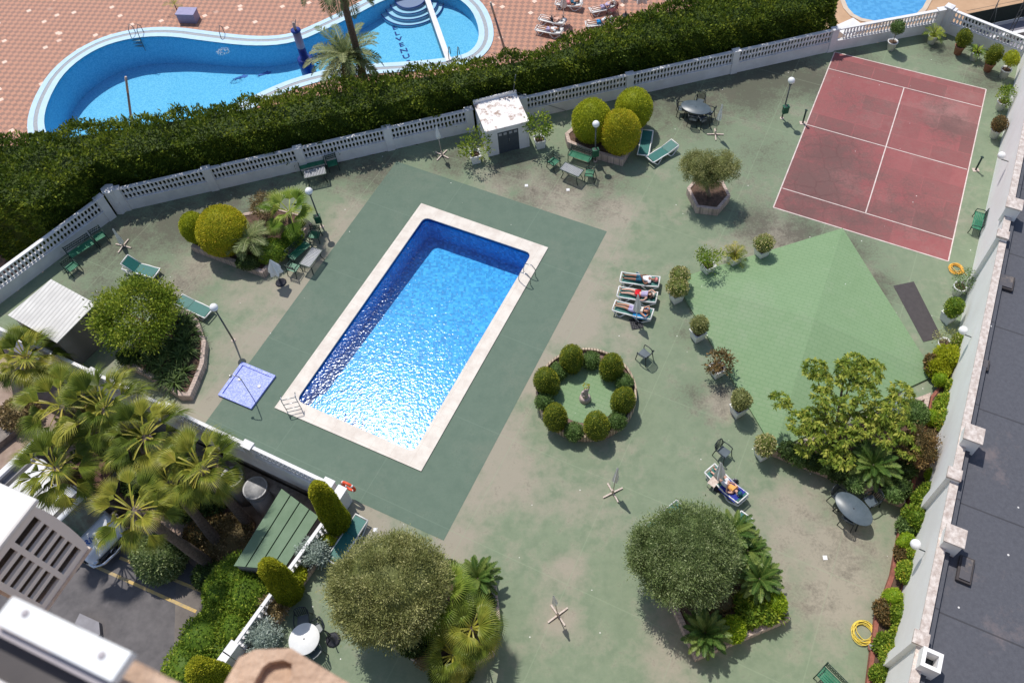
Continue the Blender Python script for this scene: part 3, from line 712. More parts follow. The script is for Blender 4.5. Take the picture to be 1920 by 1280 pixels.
# round entry steps in the near left corner
c0 = Vector(pi_[3][:2]); ea = (Vector(pi_[2][:2])-c0).normalized(); eb = (Vector(pi_[0][:2])-c0).normalized()
sc_ = c0+ea*1.55+eb*.02
for k, rr in enumerate((1.5, 1.15, .8)):
    P = [sc_+ea*(rr*math.cos(a))+eb*(rr*.95*math.sin(a)) for a in np.linspace(0, PI, 18)]
    m = MB(); m.prism(P, -1.1, -.78+k*.24); m.build('entry_step', M['pool_tile'], rp)
def handrail(name, A, B, h, mat, parent, r=.022):
    m = MB(); A = Vector(A); B = Vector(B)
    m.tube([A, A+Vector((0, 0, h*.75)), A.lerp(B, .25)+Vector((0, 0, h)), A.lerp(B, .75)+Vector((0, 0, h*.95)), B+Vector((0, 0, h*.35)), B], r, 7); return m.build(name, mat, parent)
pr0 = Vector((*(sc_-ea*.9+eb*.3), -1.2)); pr1 = Vector((*(sc_+ea*.35+eb*2.0), -1.3))
handrail('step_rail', pr0, pr1, .95, M['steel'], rp)
# exit ladder, far right corner
lad = thing('pool_ladder', 'curved steel ladder at the far right corner of the blue pool', 'ladder', W(985, 520, .055))
lz = Vector((*(W(997, 476)-W(776, 848)).normalized()[:2], 0)); lx = Vector((lz.y, -lz.x, 0))
for s_ in (-.28, .28):
    m = MB(); o_ = lz*s_
    m.tube([o_+lx*.42, o_+lx*.42+Vector((0, 0, .55)), o_+lx*.25+Vector((0, 0, .78)), o_-lx*.1+Vector((0, 0, .72)), o_-lx*.22+Vector((0, 0, .3)), o_-lx*.24+Vector((0, 0, -1.1))], .022, 7)
    m.build('ladder_rail', M['steel'], lad)
for k in range(3):
    m = MB(); m.bar(lz*-.28-lx*.24+Vector((0, 0, -.3-k*.28)), lz*.28-lx*.24+Vector((0, 0, -.3-k*.28)), .08, .03); m.build('tread', M['steel'], lad)
# step ladder / rail standing on the near left corner of the coping
hr = thing('handrail', 'steel tube handrail standing on the near left corner of the pool coping', 'handrail', W(538, 770, .06))
ux = Vector((*(W(515, 765)-W(545, 745)).normalized()[:2], 0)); ux = Vector((*(W(546, 738)-W(516, 745)).normalized()[:2], 0)); uy = Vector((-ux.y, ux.x, 0))
for s_ in (0, 1):
    m = MB(); b0 = ux*(s_*.62)
    m.tube([b0, b0+Vector((0, 0, .85)), b0+uy*.06+Vector((0, 0, .95)), b0-ux*.0+uy*.25+Vector((0, 0, .95))], .02, 7); m.build('upright', M['steel'], hr)
for z_ in (.95, .55, .15):
    m = MB(); m.tube([(0, 0, z_), ux*.62+Vector((0, 0, z_))], .018, 7); m.build('crossbar', M['steel'], hr)
# ------------------------------------------------------------------ red court
cc = Wp([(1565, 98), (1849, 168), (1778, 490), (1450, 389)])
def q4(c, u, v): return c[0].lerp(c[1], u).lerp(c[3].lerp(c[2], u), v)
nu, nv = 36, 54
V = np.array([[*q4(cc, i/nu, j/nv)[:2], .004] for j in range(nv+1) for i in range(nu+1)])
F = np.array([(j*(nu+1)+i, (j+1)*(nu+1)+i, (j+1)*(nu+1)+i+1, j*(nu+1)+i+1) for j in range(nv) for i in range(nu)])
me = npmesh('red_court', V, F)
set_stain(me, V, [(1790, 220, 1.5, .7), (1800, 230, .8, 1), (1545, 330, 2, .35), (1600, 360, 1.6, .3), (1820, 180, 1, .4)], [(1560, 290, 2.2, .9), (1530, 350, 2.2, 1), (1500, 400, 2, .8), (1590, 400, 2, .7), (1610, 330, 1.6, .6), (1780, 240, 1.4, .7), (1600, 190, 1.6, .4), (1700, 370, 1.5, .5), (1740, 410, 1.5, .6), (1760, 200, 1, .5), (1590, 130, 1, .3), (1680, 400, 1.6, .5), (1640, 300, 1, .4)])
me.materials.append(M['court']); oc = bpy.data.objects.new('red_court', me); C.objects.link(oc); tag(oc, kind='structure')
m = MB()
def cline(u0, v0, u1, v1, wd=.06):
    a = q4(cc, u0, v0); b = q4(cc, u1, v1); d = (b-a).normalized()*0; m.bar((a.x, a.y, .009), (b.x, b.y, .009), wd, .004)
LZ = [(0, 0, 1, 0), (0, 1, 1, 1), (0, 0, 0, 1), (1, 0, 1, 1)]
def seg(p0, p1, wd=.06, z=.009):
    a = W(*p0); b = W(*p1); m.bar((a.x, a.y, z), (b.x, b.y, z), wd, .003)
E_ = [(1565, 98), (1849, 168), (1778, 490), (1450, 389)]
seg(E_[0], E_[1]); seg(E_[3], E_[2]); seg(E_[0], E_[3], z=.0095); seg(E_[1], E_[2], z=.0095)
seg((1554, 129), (1840, 201), .05); seg((1513, 234), (1813, 318), .05); seg((1467, 353), (1786, 449), .05); seg((1695, 165), (1623, 399), .06, .0095)
tag(m.build('court_lines', M['line']), kind='structure')
# ------------------------------------------------------------------ low tiled pyramid roof
rc = Wp([(1579, 430), (1263, 526), (1451, 846), (1752, 705)]); ap = W(1527, 597, .95)
m = MB(); vs = [(*p[:2], .10) for p in rc]+[tuple(ap)]+[(*p[:2], -.05) for p in rc]
bm = bmesh.new(); bv_ = [bm.verts.new(v) for v in vs]
for i in range(4):
    bm.faces.new((bv_[(i+1) % 4], bv_[i], bv_[4])[::-1]); bm.faces.new((bv_[i], bv_[(i+1) % 4], bv_[5+(i+1) % 4], bv_[5+i]))
bmesh.ops.recalc_face_normals(bm, faces=bm.faces[:]); 
bmesh.ops.subdivide_edges(bm, edges=bm.edges[:], cuts=6, use_grid_fill=True)
me = bpy.data.meshes.new('pyramid_roof'); bm.to_mesh(me); bm.free()
V = np.empty(len(me.vertices)*3, np.float32); me.vertices.foreach_get('co', V); set_stain(me, V.reshape(-1, 3), [(1350, 560, 2, .3)], [(1700, 700, 2, .35), (1560, 800, 2, .3)])
me.materials.append(M['roofgreen'])
rt = thing('pyramid_roof', 'low green painted pyramid roof rising out of the terrace, below the red court', 'roof')
ro = bpy.data.objects.new('roof_surface', me); C.objects.link(ro); ro.parent = rt
for p in []:
    mm = MB(); a = Vector((p.x, p.y, .112)); mm.bar(a-Vector((0, 0, .008)), Vector(ap)+Vector((0, 0, .002)), .14, .012); mm.build('ridge', M['roofgreen'], rt)
for o_ in rt.children:
    if o_.name.startswith('ridge'): set_stain(o_.data, np.zeros((len(o_.data.vertices), 3)), [], [])
m = MB(); q_ = Wp([(1675, 536), (1713, 528), (1766, 633), (1731, 641)]); m.prism(q_, .005, .02)
tag(m.build('floor_mat', M['rubber']), 'long dark rubber mat lying beside the green pyramid roof', 'mat')
# ------------------------------------------------------------------ balustrades
def balustrade(label, a, b, segs, h=1.45, base=.72, rail_w=.22, pil0=True, pil1=True, drop=0.0, name='balustrade', hole=.20, group=None, lat_lo=None):
    a = Vector((*a[:2], 0)); b = Vector((*b[:2], 0)); d = b-a; L = d.length; x = d.normalized(); ang = math.atan2(x.y, x.x)
    t_ = thing(name, label, 'balustrade', a, ang, group)
    m = MB(); m.box((L/2, 0, (base-drop)/2), (L, .17 if not drop else .26, base+drop)); m.build('base_wall', M['white'], t_)
    m = MB(); m.box((L/2, 0, h-.035), (L, rail_w, .07)); m.box((L/2, 0, base+.02), (L, .22, .04)); m.build('top_rail', M['white'], t_, bevel=.01)
    ps = [L*i/segs for i in range(segs+1)]; pw = .42
    for i, p in enumerate(ps):
        if (i == 0 and not pil0) or (i == segs and not pil1): continue
        px_ = min(max(p, pw/2), L-pw/2)
        m = MB(); m.box((px_, 0, (h+.04)/2), (pw, .30, h+.04)); m.box((px_, 0, h+.055), (pw+.08, .36, .03)); m.build('pillar', M['white'], t_, bevel=.01)
    y0, y1 = base+.04, h-.07; rows = 2; rh = (y1-y0)/rows
    for i in range(segs):
        s0 = ps[i]+pw/2+(pw/2 if i == 0 else 0); s1 = ps[i+1]-pw/2-(pw/2 if i == segs-1 else 0); n = max(2, int((s1-s0)/hole)); st = (s1-s0)/n
        m = MB()
        for r_ in range(rows):
            za = y0+r_*rh; zb = za+rh
            if r_: m.box(((s0+s1)/2, 0, za), (s1-s0, .13, .05))
            K = 5
            for k in range(n+1):
                xc = s0+k*st
                prof = []
                for q in range(K+1):
                    f = q/K; wv = st*(.5-.31*math.sin(PI*f)**.45); prof.append((wv, za+.02+(zb-za-.04)*f))
                l_ = 1 if k > 0 else 0; r2 = 1 if k < n else 0
                vs = []
                for wv, z_ in prof:
                    for yy in (-.032, .032): vs += [(xc-wv*l_, yy, z_), (xc+wv*r2, yy, z_)]
                fs = []
                for q in range(K):
                    o_ = q*4; fs += [(o_, o_+1, o_+5, o_+4), (o_+2, o_+6, o_+7, o_+3), (o_, o_+4, o_+6, o_+2), (o_+1, o_+3, o_+7, o_+5)]
                m.add(vs, fs)
        m.build('lattice', M['white'], t_)
    return t_
def off(a, b, d):
    v = (Vector(b)-Vector(a)).normalized(); return Vector((-v.y, v.x))*d
balustrade('white pierced balustrade slanting down the left side behind the small dark benches', NWP[0], NWP[1]-Vector((.25, .33)), 1, 1.6)
balustrade('long white pierced balustrade in front of the hedge, left of the white hut', NWP[1]+Vector((.1, .02)), NWP[3], 4, 1.6)
balustrade('white pierced balustrade in front of the hedge, from the white hut to the far corner', NWP[3]+Vector((2.6, .67)), NWP[4], 3, 1.6)
balustrade('white pierced balustrade behind the court corner, between the hedge end and the far corner pillar', NWP[4]+Vector((.02, .004)), NWP[5]-Vector((.3, .06)), 1, 1.6, pil0=False)
balustrade('short white balustrade behind the potted shrubs at the far right corner', NWP[5], NWP[6], 1, 1.6)
m = MB(); m.lathe([(.27, 0), (.27, 1.68), (.34, 1.70), (.34, 1.76), (.05, 1.80)], 4, (NWP[5].x, NWP[5].y, 0), smooth=False); tag(m.build('corner_pillar', M['white']), 'white capped pillar at the far right corner of the terrace', 'pillar')
m = MB(); m.lathe([(.30, 0), (.30, 1.66), (.36, 1.68), (.36, 1.74), (.05, 1.78)], 6, (NWP[1].x, NWP[1].y, 0), smooth=False); tag(m.build('corner_pillar', M['white']), 'white angled pillar where the left balustrade turns beneath the hedge', 'pillar')
balustrade('low white balustrade between the palms and the pool surround', SW0, SW1-ins.normalized()*.3, 5, 1.15, .35, .15, drop=1.0)
balustrade('white balustrade beside the conifers, next to the green panel roof', B2[0]+Vector((-.25, -.55)), B2[1], 2, 1.12, .35, .15, drop=.6)
balustrade('white balustrade running off the bottom edge beside the lowest conifer', B2[1]+(B2[2]-B2[1]).normalized()*.02, B2[2], 2, 1.12, .35, .15, drop=.6)
# end pillar with lifebuoy
ep = thing('gate_pillar', 'white end pillar of the low balustrade that carries the lifebuoy', 'pillar', (*W(647, 948)[:2], 0), math.atan2(ins.y, ins.x))
m = MB(); m.box((0, 0, .62), (.34, .62, 1.24)); m.build('shaft', M['white'], ep, bevel=.01)
m = MB(); m.box((0, 0, 1.262), (.42, .7, .05)); m.build('cap', M['white'], ep, bevel=.01)
m = MB(); rr = .30
lb = W(641, 911, .8); vx = Vector((ins.x, ins.y, 0)).normalized(); vy = Vector((-vx.y, vx.x, 0))
lbt = thing('lifebuoy', 'orange red lifebuoy hanging on the white end pillar', 'lifebuoy', Vector((*W(652, 945)[:2], .95))+vy*.42)
m.tube([vx*(rr*math.cos(a))+Vector((0, 0, rr*math.sin(a))) for a in np.linspace(0, 2*PI, 25)[:-1]], .06, 10, True); m.build('ring', M['buoy'], lbt)
for k in range(4):
    a = PI/4+k*PI/2; mm = MB(); pts = [vx*(rr*math.cos(a+d))+Vector((0, 0, rr*math.sin(a+d))) for d in (-.12, 0, .12)]; mm.tube(pts, .064, 10); mm.build('band', M['cloth_white'], lbt)
# ------------------------------------------------------------------ hedge
HB = [Vector((-38, 32.2)), Vector((-31.6, 30.6)), Vector((-27.2, 28.9)), Vector((-25.3, 28.2)), Vector((-23.05, 31.15)), Vector((-10.45, 34.38)), Vector((2.4, 37.95)), Vector((17.2, 41.75)), Vector((18.4, 45.0)), Vector((12, 43.9)), Vector((5.8, 41.7)), Vector((-.5, 38.6)), Vector((-9.2, 37.1)), Vector((-14, 35.9)), Vector((-21.5, 34.4)), Vector((-27.8, 33.2)), Vector((-38, 34.6))]
def hh(x): return 3.45+.25*np.clip((-x-19)/5, 0, 1)
pts, nrs = [], []
n_t = 120000; X = rng.uniform(-38, 19, n_t*2); Y = rng.uniform(27, 45.5, n_t*2); k = inside(HB, X, Y); X, Y = X[k], Y[k]
nse = .42*np.sin(X*1.3+Y*.7)*np.sin(Y*1.9-X*.4)+.34*np.sin(X*3.1+1)*np.sin(Y*2.7)+.26*np.sin(X*6.3+Y*2.2)*np.sin(Y*5.9-X*1.7)+.16*np.sin(X*11.3)*np.sin(Y*12.1+X*3)
def edge_d(X, Y):
    d = np.full(X.shape, 9.0)
    for i in range(len(HB)):
        a, b = HB[i], HB[(i+1) % len(HB)]; ax, ay, bx, by = a.x, a.y, b.x, b.y
        t_ = np.clip(((X-ax)*(bx-ax)+(Y-ay)*(by-ay))/((bx-ax)**2+(by-ay)**2), 0, 1); d = np.minimum(d, np.hypot(X-ax-t_*(bx-ax), Y-ay-t_*(by-ay)))
    return d
ed = edge_d(X, Y); Z = hh(X)+nse*.8-.55*np.exp(-(ed/.4)**2)-rng.exponential(.10, len(X))+rng.exponential(.05, len(X))
pts.append(np.stack([X, Y, Z], 1)); nrs.append(np.stack([rng.normal(size=len(X))*.6, rng.normal(size=len(X))*.6, np.ones(len(X))], 1))
for i in range(len(HB)):
    a, b = HB[i], HB[(i+1) % len(HB)]; L = (b-a).length; n = int(L*5.2*170); t_ = rng.uniform(0, 1, n); z_ = rng.uniform(ZY, 1, n)
    nv_ = Vector(((b-a).y, -(b-a).x)).normalized(); x = a.x+(b.x-a.x)*t_; y = a.y+(b.y-a.y)*t_; z_ = ZY+(hh(x)-.15-ZY)*rng.uniform(0, 1, n)**.7
    o_ = .20*np.sin(x*2.2+z_*1.7)+.14*np.sin(x*5+z_*4)+.08*np.sin(x*11-z_*9)-.12*np.abs(rng.normal(size=n))-.25*np.clip((z_-hh(x)+.7)/.7, 0, 1)
    pts.append(np.stack([x+nv_.x*o_, y+nv_.y*o_, z_], 1)); nrs.append(np.stack([np.full(n, nv_.x), np.full(n, nv_.y), np.full(n, .45)], 1))
P = np.concatenate(pts); N = np.concatenate(nrs)
ti = .42+.2*np.sin(P[:, 0]*.8+P[:, 1])*np.sin(P[:, 1]*1.3+P[:, 2])+.2*np.sin(P[:, 0]*4.1+P[:, 2]*3)*np.sin(P[:, 1]*4.7+1)+rng.normal(size=len(P))*.16
ha = leaf_arrays(P, N, .21, .42, .45, ti)
hc = MB(); ip = offset_poly(HB, .28)
hv = [(p.x, p.y, ZY) for p in ip]+[(p.x, p.y, float(hh(p.x))-.75) for p in ip]; nb = len(ip)
bm = bmesh.new(); bv_ = [bm.verts.new(v) for v in hv]
for i in range(nb): bm.faces.new((bv_[i], bv_[(i+1) % nb], bv_[nb+(i+1) % nb], bv_[nb+i]))
bmesh.ops.triangle_fill(bm, use_beauty=True, edges=[bm.edges.get((bv_[nb+i], bv_[nb+(i+1) % nb])) for i in range(nb)]); me = bpy.data.meshes.new('tmp'); bmesh.ops.triangulate(bm, faces=bm.faces[:]); bm.to_mesh(me); bm.free()
Vc = np.array([v.co[:] for v in me.vertices]); Fc = np.array([(*p.vertices, p.vertices[2]) for p in me.polygons])
ht = thing('hedge', 'tall clipped dark green hedge running the whole length behind the white balustrade', 'hedge')
foliage('foliage', ha, LM['hedge'], ht)
m2 = bpy.data.meshes.new('inner_growth'); m2.from_pydata(Vc.tolist(), [], [tuple(f[:3]) for f in Fc.tolist()])
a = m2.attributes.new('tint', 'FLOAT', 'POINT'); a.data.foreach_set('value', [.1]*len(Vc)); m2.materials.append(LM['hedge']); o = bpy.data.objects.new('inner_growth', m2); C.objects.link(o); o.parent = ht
# ------------------------------------------------------------------ tall right wall and the black roof beyond
RWH = 3.95
def rw(y, z=0.0, d=0.0): # point on the inner face; d metres into the terrace
    v = Vector((.514, 1)).normalized(); n_ = Vector((-v.y, v.x)); p = Vector((xwall(y), y))+n_*d; return Vector((p.x, p.y, z))
wt_ = thing('boundary_wall', 'tall white rendered wall along the right side, topped by weathered coping', 'wall')
m = MB(); a = rw(-3); b = rw(41.5); dv = Vector((b.x-a.x, b.y-a.y, 0)).normalized(); nv2 = Vector((-dv.y, dv.x, 0))
m.bar(a-nv2*.14+Vector((0, 0, (RWH+ZY)/2)), b-nv2*.14+Vector((0, 0, (RWH+ZY)/2)), .28, RWH-ZY); m.build('face', M['white_wall'], wt_)
m = MB(); m.bar(a-nv2*.14+Vector((0, 0, RWH+.03)), b-nv2*.14+Vector((0, 0, RWH+.03)), .30, .06); m.build('coping', M['wall_cap'], wt_)
ang = math.atan2(dv.y, dv.x)
def place_pillar(px, py, big=True):
    p = W(px, py, RWH+.25); y = p.y
    mm = MB(); c = rw(y, 0, -.04)
    mm.box((c.x, c.y, RWH/2+.1), (.42, .46, RWH+.2), ang); 
    o_ = mm.build('pillar', M['white_wall'], wt_); mm = MB(); mm.box((c.x, c.y, RWH+.25), (.46, .50, .12), ang); mm.build('pillar_cap', M['wall_cap'], wt_)
for p in ((1862, 440), (1776, 888), (1716, 1196)): place_pillar(*p)
br_ = thing('flat_roof', 'large flat black bitumen roof beyond the tall wall on the right', 'roof')
m = MB(); a2 = rw(-6)-nv2*.30; b2 = rw(42)-nv2*.30; m.prism([a2, a2-nv2*26, b2-nv2*26, b2], ZY, RWH-.35); m.build('deck', M['blacktop'], br_)
m = MB(); m.bar(a2-nv2*.10+Vector((0, 0, RWH-.24)), b2-nv2*.10+Vector((0, 0, RWH-.24)), .2, .2); m.build('upstand', M['blacktop'], br_)
ZR = RWH-.35
def chimney(px, py, label, open_=False, hgt=.95, wd=.62):
    c = W(px, py, ZR+hgt); t_ = thing('roof_vent', label, 'roof vent', (c.x, c.y, ZR), ang, 'white vents on the black roof')
    m = MB()
    if open_:
        for s_ in (-1, 1): m.box((s_*(wd/2-.06), 0, hgt/2), (.12, wd, hgt)); m.box((0, s_*(wd/2-.06), hgt/2), (wd-.24, .12, hgt))
        m.build('shaft', M['white_wall'], t_); m = MB(); m.box((0, 0, hgt*.35), (wd-.24, wd-.24, .05)); m.build('inner_floor', M['dark_plastic'], t_)
    else:
        m.box((0, 0, hgt/2), (wd, wd, hgt)); m.build('shaft', M['white_wall'], t_, bevel=.02); m = MB(); m.box((0, 0, hgt+.04), (wd+.08, wd+.08, .08)); m.build('cap', M['wall_cap'], t_, bevel=.015)
chimney(1902, 383, 'square white roof vent near the upper right edge, above the big pillar')
chimney(1826, 814, 'square white roof vent beside the schefflera bed, between the two skylight boxes')
chimney(1791, 1005, 'square white roof vent just above the narrow dark skylight')
chimney(1748, 1236, 'open topped white roof vent near the bottom edge with a dark hole', True)
def skylight(px, py, label, a_, b_):
    c = W(px, py, ZR+.16); t_ = thing('skylight', label, 'skylight', (c.x, c.y, ZR), ang, 'dark skylights on the black roof')
    m = MB(); m.box((0, 0, .08), (a_, b_, .16)); m.build('curb', M['rubber'], t_, bevel=.02)
    m = MB(); m.box((0, 0, .19), (a_-.14, b_-.14, .05)); m.build('lid', M['lid'], t_, bevel=.012)
skylight(1883, 527, 'square dark skylight right of the big pillar', .78, .82)
skylight(1842, 681, 'small dark box on the roof edge level with the end of the rubber mat', .5, .55)
skylight(1811, 1067, 'narrow dark skylight below the third white vent', .95, .5)
# ------------------------------------------------------------------ raised beds
def bed(label, px, h=.42, wall=.2, mat='kerb', soil='soil', smooth=0, cat='raised bed', group=None, drop=.05, zl=None):
    P = [W(x, y, h) for x, y in px]; P = smooth_poly(P, smooth) if smooth else [p.xy for p in P]
    cx_ = sum(p[0] for p in P)/len(P); cy_ = sum(p[1] for p in P)/len(P)
    t_ = thing('planting_bed', label, cat, (cx_, cy_, 0), 0, group)
    L = [Vector((p[0]-cx_, p[1]-cy_)) for p in P]; I = offset_poly(L, wall)
    m = MB(); m.ringprism(L, I, -.02, h); m.build('border', M[mat], t_, bevel=.012)
    m = MB(); m.prism(offset_poly(L, wall*.9), 0, h-drop); m.build('soil', M[soil], t_)
    return t_
bed('raised bed left of the pool holding the two golden ball shrubs and a fan palm', [(357, 462), (492, 512), (584, 418), (560, 398), (520, 388), (395, 410)])
bed('curved raised bed at the left holding the light green tree, with a reddish pointed end', [(228, 678), (262, 628), (320, 582), (352, 580), (372, 600), (386, 640), (382, 680), (368, 715), (356, 742), (335, 742), (290, 712)], smooth=0)
bed('raised bed near the white hut holding three golden dome shrubs', [(1059, 250), (1064, 266), (1100, 282), (1168, 300), (1188, 266), (1206, 238), (1150, 215), (1085, 228)], .5)
bed('hexagonal raised bed of pale stone holding the twin crowned olive tree', [(1288, 352), (1306, 388), (1347, 393), (1370, 366), (1356, 338), (1305, 333)], .5, .16, soil='soil')
bt = bed('triangular raised bed against the right wall holding the spreading umbrella tree', [(1450, 845), (1697, 943), (1722, 850), (1746, 735)], .5, .22)
bed('raised bed at the lower right holding the grey olive tree and cycads', [(1250, 1112), (1305, 1235), (1482, 1160), (1418, 1040), (1370, 985), (1290, 1030)], .45)
bed('raised bed at the bottom holding the largest bushy olive tree and fan palms', [(735, 1213), (832, 1268), (925, 1225), (938, 1157), (928, 1085), (838, 1048), (770, 1090)], .45)
# round bed
cb = W(1099, 742); rb = ((W(1193, 742)-W(1005, 742)).length)/2
rbt = thing('round_bed', 'round timber edged bed ringed by clipped domes around a small statue', 'round bed', cb)
m = MB(); n = 48; ou = [(rb*math.cos(2*PI*i/n), rb*math.sin(2*PI*i/n)) for i in range(n)]; inn = [(x*.955, y*.955) for x, y in ou]; m.ringprism(ou, inn, 0, .46); m.build('timber_edging', M['wood_edge'], rbt)
m = MB(); m.prism(inn, 0, .26); m.build('soil', M['pinksoil'], rbt)
m = MB(); m.prism([(rb*.66*math.cos(2*PI*i/n), rb*.66*math.sin(2*PI*i/n)) for i in range(n)], .20, .27); o = m.build('centre_lawn', M['roofgreen'], rbt); set_stain(o.data, np.zeros((len(o.data.vertices), 3)), [], [])
# strip beds
def strip(label, px, h, mat='kerb', wall=.16): return bed(label, px, h, wall, mat)
strip('long narrow brick edged bed beside the low balustrade, planted with three conifers', [(634, 996), (560, 1103), (518, 1172), (440, 1300), (404, 1300), (485, 1150), (541, 1062), (606, 985)], .3)
a = [rw(y, .3, 1.0+.35*min(1, max(0, (21-y)/8))) for y in (19.6, 16, 12.7, 10, 7, 4)]; b_ = [rw(y, .3, .02) for y in (4, 19.6)]
def bedw(label, P, h, mat, wall=.16):
    cx_ = sum(p[0] for p in P)/len(P); cy_ = sum(p[1] for p in P)/len(P); t_ = thing('planting_bed', label, 'raised bed', (cx_, cy_, 0)); L = [Vector((p[0]-cx_, p[1]-cy_)) for p in P]
    m = MB(); m.ringprism(L, offset_poly(L, wall), -.02, h); m.build('border', M[mat], t_, bevel=.01); m = MB(); m.prism(offset_poly(L, wall*.9), 0, h-.04); m.build('soil', M['soil'], t_)
E1 = [rw(19.4, 0, 1.05), rw(16.5, 0, 1.35)] 
Pst = [W(1742, 745, .3), W(1698, 958, .3), W(1690, 968, .3), W(1671, 1073, .3), W(1641, 1155, .3), W(1629, 1250, .3), W(1620, 1320, .3)]
bedw('long narrow bed of mixed shrubs at the foot of the tall right wall', Pst+[rw(4.6, .3, .02), rw(18.6, .3, .02)], .3, 'brick_red')
# ------------------------------------------------------------------ plants
def shrub(label, px, py, rad, z0, kind='green', n=1500, leaf=.1, cat='shrub', group=None, name='shrub', cz=None, **kw):
    """(px,py) = picture point of the crown centre; crown centre is rad z above z0"""
    zc = z0+(rad[2]*.8 if cz is None else cz); c = W(px, py, zc)
    a = crown(rad, n, leaf, seed=int(px*7+py), **kw); a = move(a, (0, 0, zc-z0))
    me = npmesh(name, *a); me.materials.append(LM[kind]); o = bpy.data.objects.new(name, me); C.objects.link(o); o.location = (c.x, c.y, z0)
    return tag(o, label, cat, group)
# golden balls, left bed
shrub('largest golden ball shrub in the left bed, tinged orange on top', 418, 432, (1.22, 1.22, 1.35), .4, 'ball_warm', 14000, .085, 'ball shrub', 'golden ball shrubs', amp=.05, shell=.05, jit=.5, corescale=.93)
shrub('smaller golden ball shrub at the left end of the left bed', 364, 427, (.66, .66, .95), .4, 'ball', 5500, .08, 'ball shrub', 'golden ball shrubs', amp=.04, shell=.05, corescale=.93)
# three domes near the hut
shrub('golden dome shrub at the left of the three beside the hut', 1109, 226, (1.08, 1.05, 1.4), .45, 'ball', 11000, .085, 'ball shrub', 'golden dome shrubs near the hut', amp=.07, k=26, jit=.6, shell=.08, corescale=.93)
shrub('golden dome shrub at the back right of the three beside the hut', 1189, 205, (1.05, 1.0, 1.25), .45, 'ball', 9500, .085, 'ball shrub', 'golden dome shrubs near the hut', amp=.07, k=26, jit=.6, shell=.08, corescale=.93)
shrub('front golden dome shrub of the three, warmer and more oval', 1161, 245, (1.03, .98, 1.5), .45, 'ball_warm', 11000, .085, 'ball shrub', 'golden dome shrubs near the hut', amp=.07, k=26, jit=.6, shell=.08, egg=.1, corescale=.93)
# round bed: six tall domes and six low ones
eg = [(1071, 671, 'clipped dome at the top left of the round bed'), (1147, 686, 'clipped dome at the top right of the round bed'), (1026, 715, 'clipped dome at the left of the round bed'), (1169, 748, 'clipped dome at the right of the round bed'), (1042, 781, 'clipped dome at the lower left of the round bed'), (1119, 797, 'clipped dome at the bottom of the round bed, orange at its tip')]
for i, (x, y, l) in enumerate(eg):
    s_ = rng.uniform(.94, 1.04)
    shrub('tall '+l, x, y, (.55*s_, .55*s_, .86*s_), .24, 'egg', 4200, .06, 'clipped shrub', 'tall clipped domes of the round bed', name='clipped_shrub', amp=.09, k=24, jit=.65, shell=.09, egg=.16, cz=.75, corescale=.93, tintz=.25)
for x, y, l in [(1108, 676, 'between the two upper tall domes'), (1047, 695, 'at the upper left of the round bed, half hidden'), (1171, 716, 'at the upper right of the round bed'), (1021, 753, 'at the lower left edge of the round bed'), (1157, 789, 'at the lower right of the round bed'), (1076, 809, 'between the two bottom tall domes')]:
    shrub('low round green shrub '+l, x, y, (.40, .40, .40), .24, 'small', 1300, .085, 'low shrub', 'low shrubs of the round bed', name='low_shrub', amp=.08, jit=.6)
# statue
stt = thing('statue', 'small weathered stone statue of a draped figure on a round plinth in the round bed', 'statue', W(1097, 748, .27), .4)
m = MB(); m.lathe([(.26, 0), (.27, .05), (.24, .09), (.25, .16), (.22, .22), (.19, .25), (.05, .26)], 18); m.build('plinth', M['stone'], stt)
def skin_mesh(name, joints, edges, mat, parent, lv=2, root=0):
    me = bpy.data.meshes.new('tmp_skin'); me.from_pydata([j[0] for j in joints], edges, []); o = bpy.data.objects.new('tmp_skin', me); C.objects.link(o)
    o.modifiers.new('s', 'SKIN'); sb = o.modifiers.new('u', 'SUBSURF'); sb.levels = lv; sb.render_levels = lv
    for i, j in enumerate(joints):
        r_ = j[1]; me.skin_vertices[0].data[i].radius = (r_, r_) if not hasattr(r_, '__len__') else r_
    me.skin_vertices[0].data[root].use_root = True
    dg_ = bpy.context.evaluated_depsgraph_get(); ev = o.evaluated_get(dg_); nm = bpy.data.meshes.new_from_object(ev); nm.name = name
    bpy.data.objects.remove(o); bpy.data.meshes.remove(me)
    nm.materials.clear(); nm.materials.append(mat); nm.polygons.foreach_set('use_smooth', [True]*len(nm.polygons))
    r_ = bpy.data.objects.new(name, nm); C.objects.link(r_); r_.parent = parent; return r_
J = [((0, 0, .38), .15), ((0, 0, .25), .17), ((.02, 0, .55), .10), ((0, .01, .72), .12), ((0, .01, .80), .05), ((0, .02, .90), .075), ((-.15, .0, .74), .045), ((-.20, -.08, .60), .035), ((-.08, -.14, .55), .03), ((.15, 0, .74), .045), ((.22, .04, .88), .035), ((.12, .05, .97), .03), ((.08, -.10, .28), .09)]
skin_mesh('figure', J, [(0, 1), (0, 2), (2, 3), (3, 4), (4, 5), (3, 6), (6, 7), (7, 8), (3, 9), (9, 10), (10, 11), (1, 12)], M['stone'], stt)
fl = crown((.10, .10, .06), 60, .09, 3, with_core=False); foliage('orange_flower', move(fl, (.10, .10, .95)), LM['ball_warm'], stt)
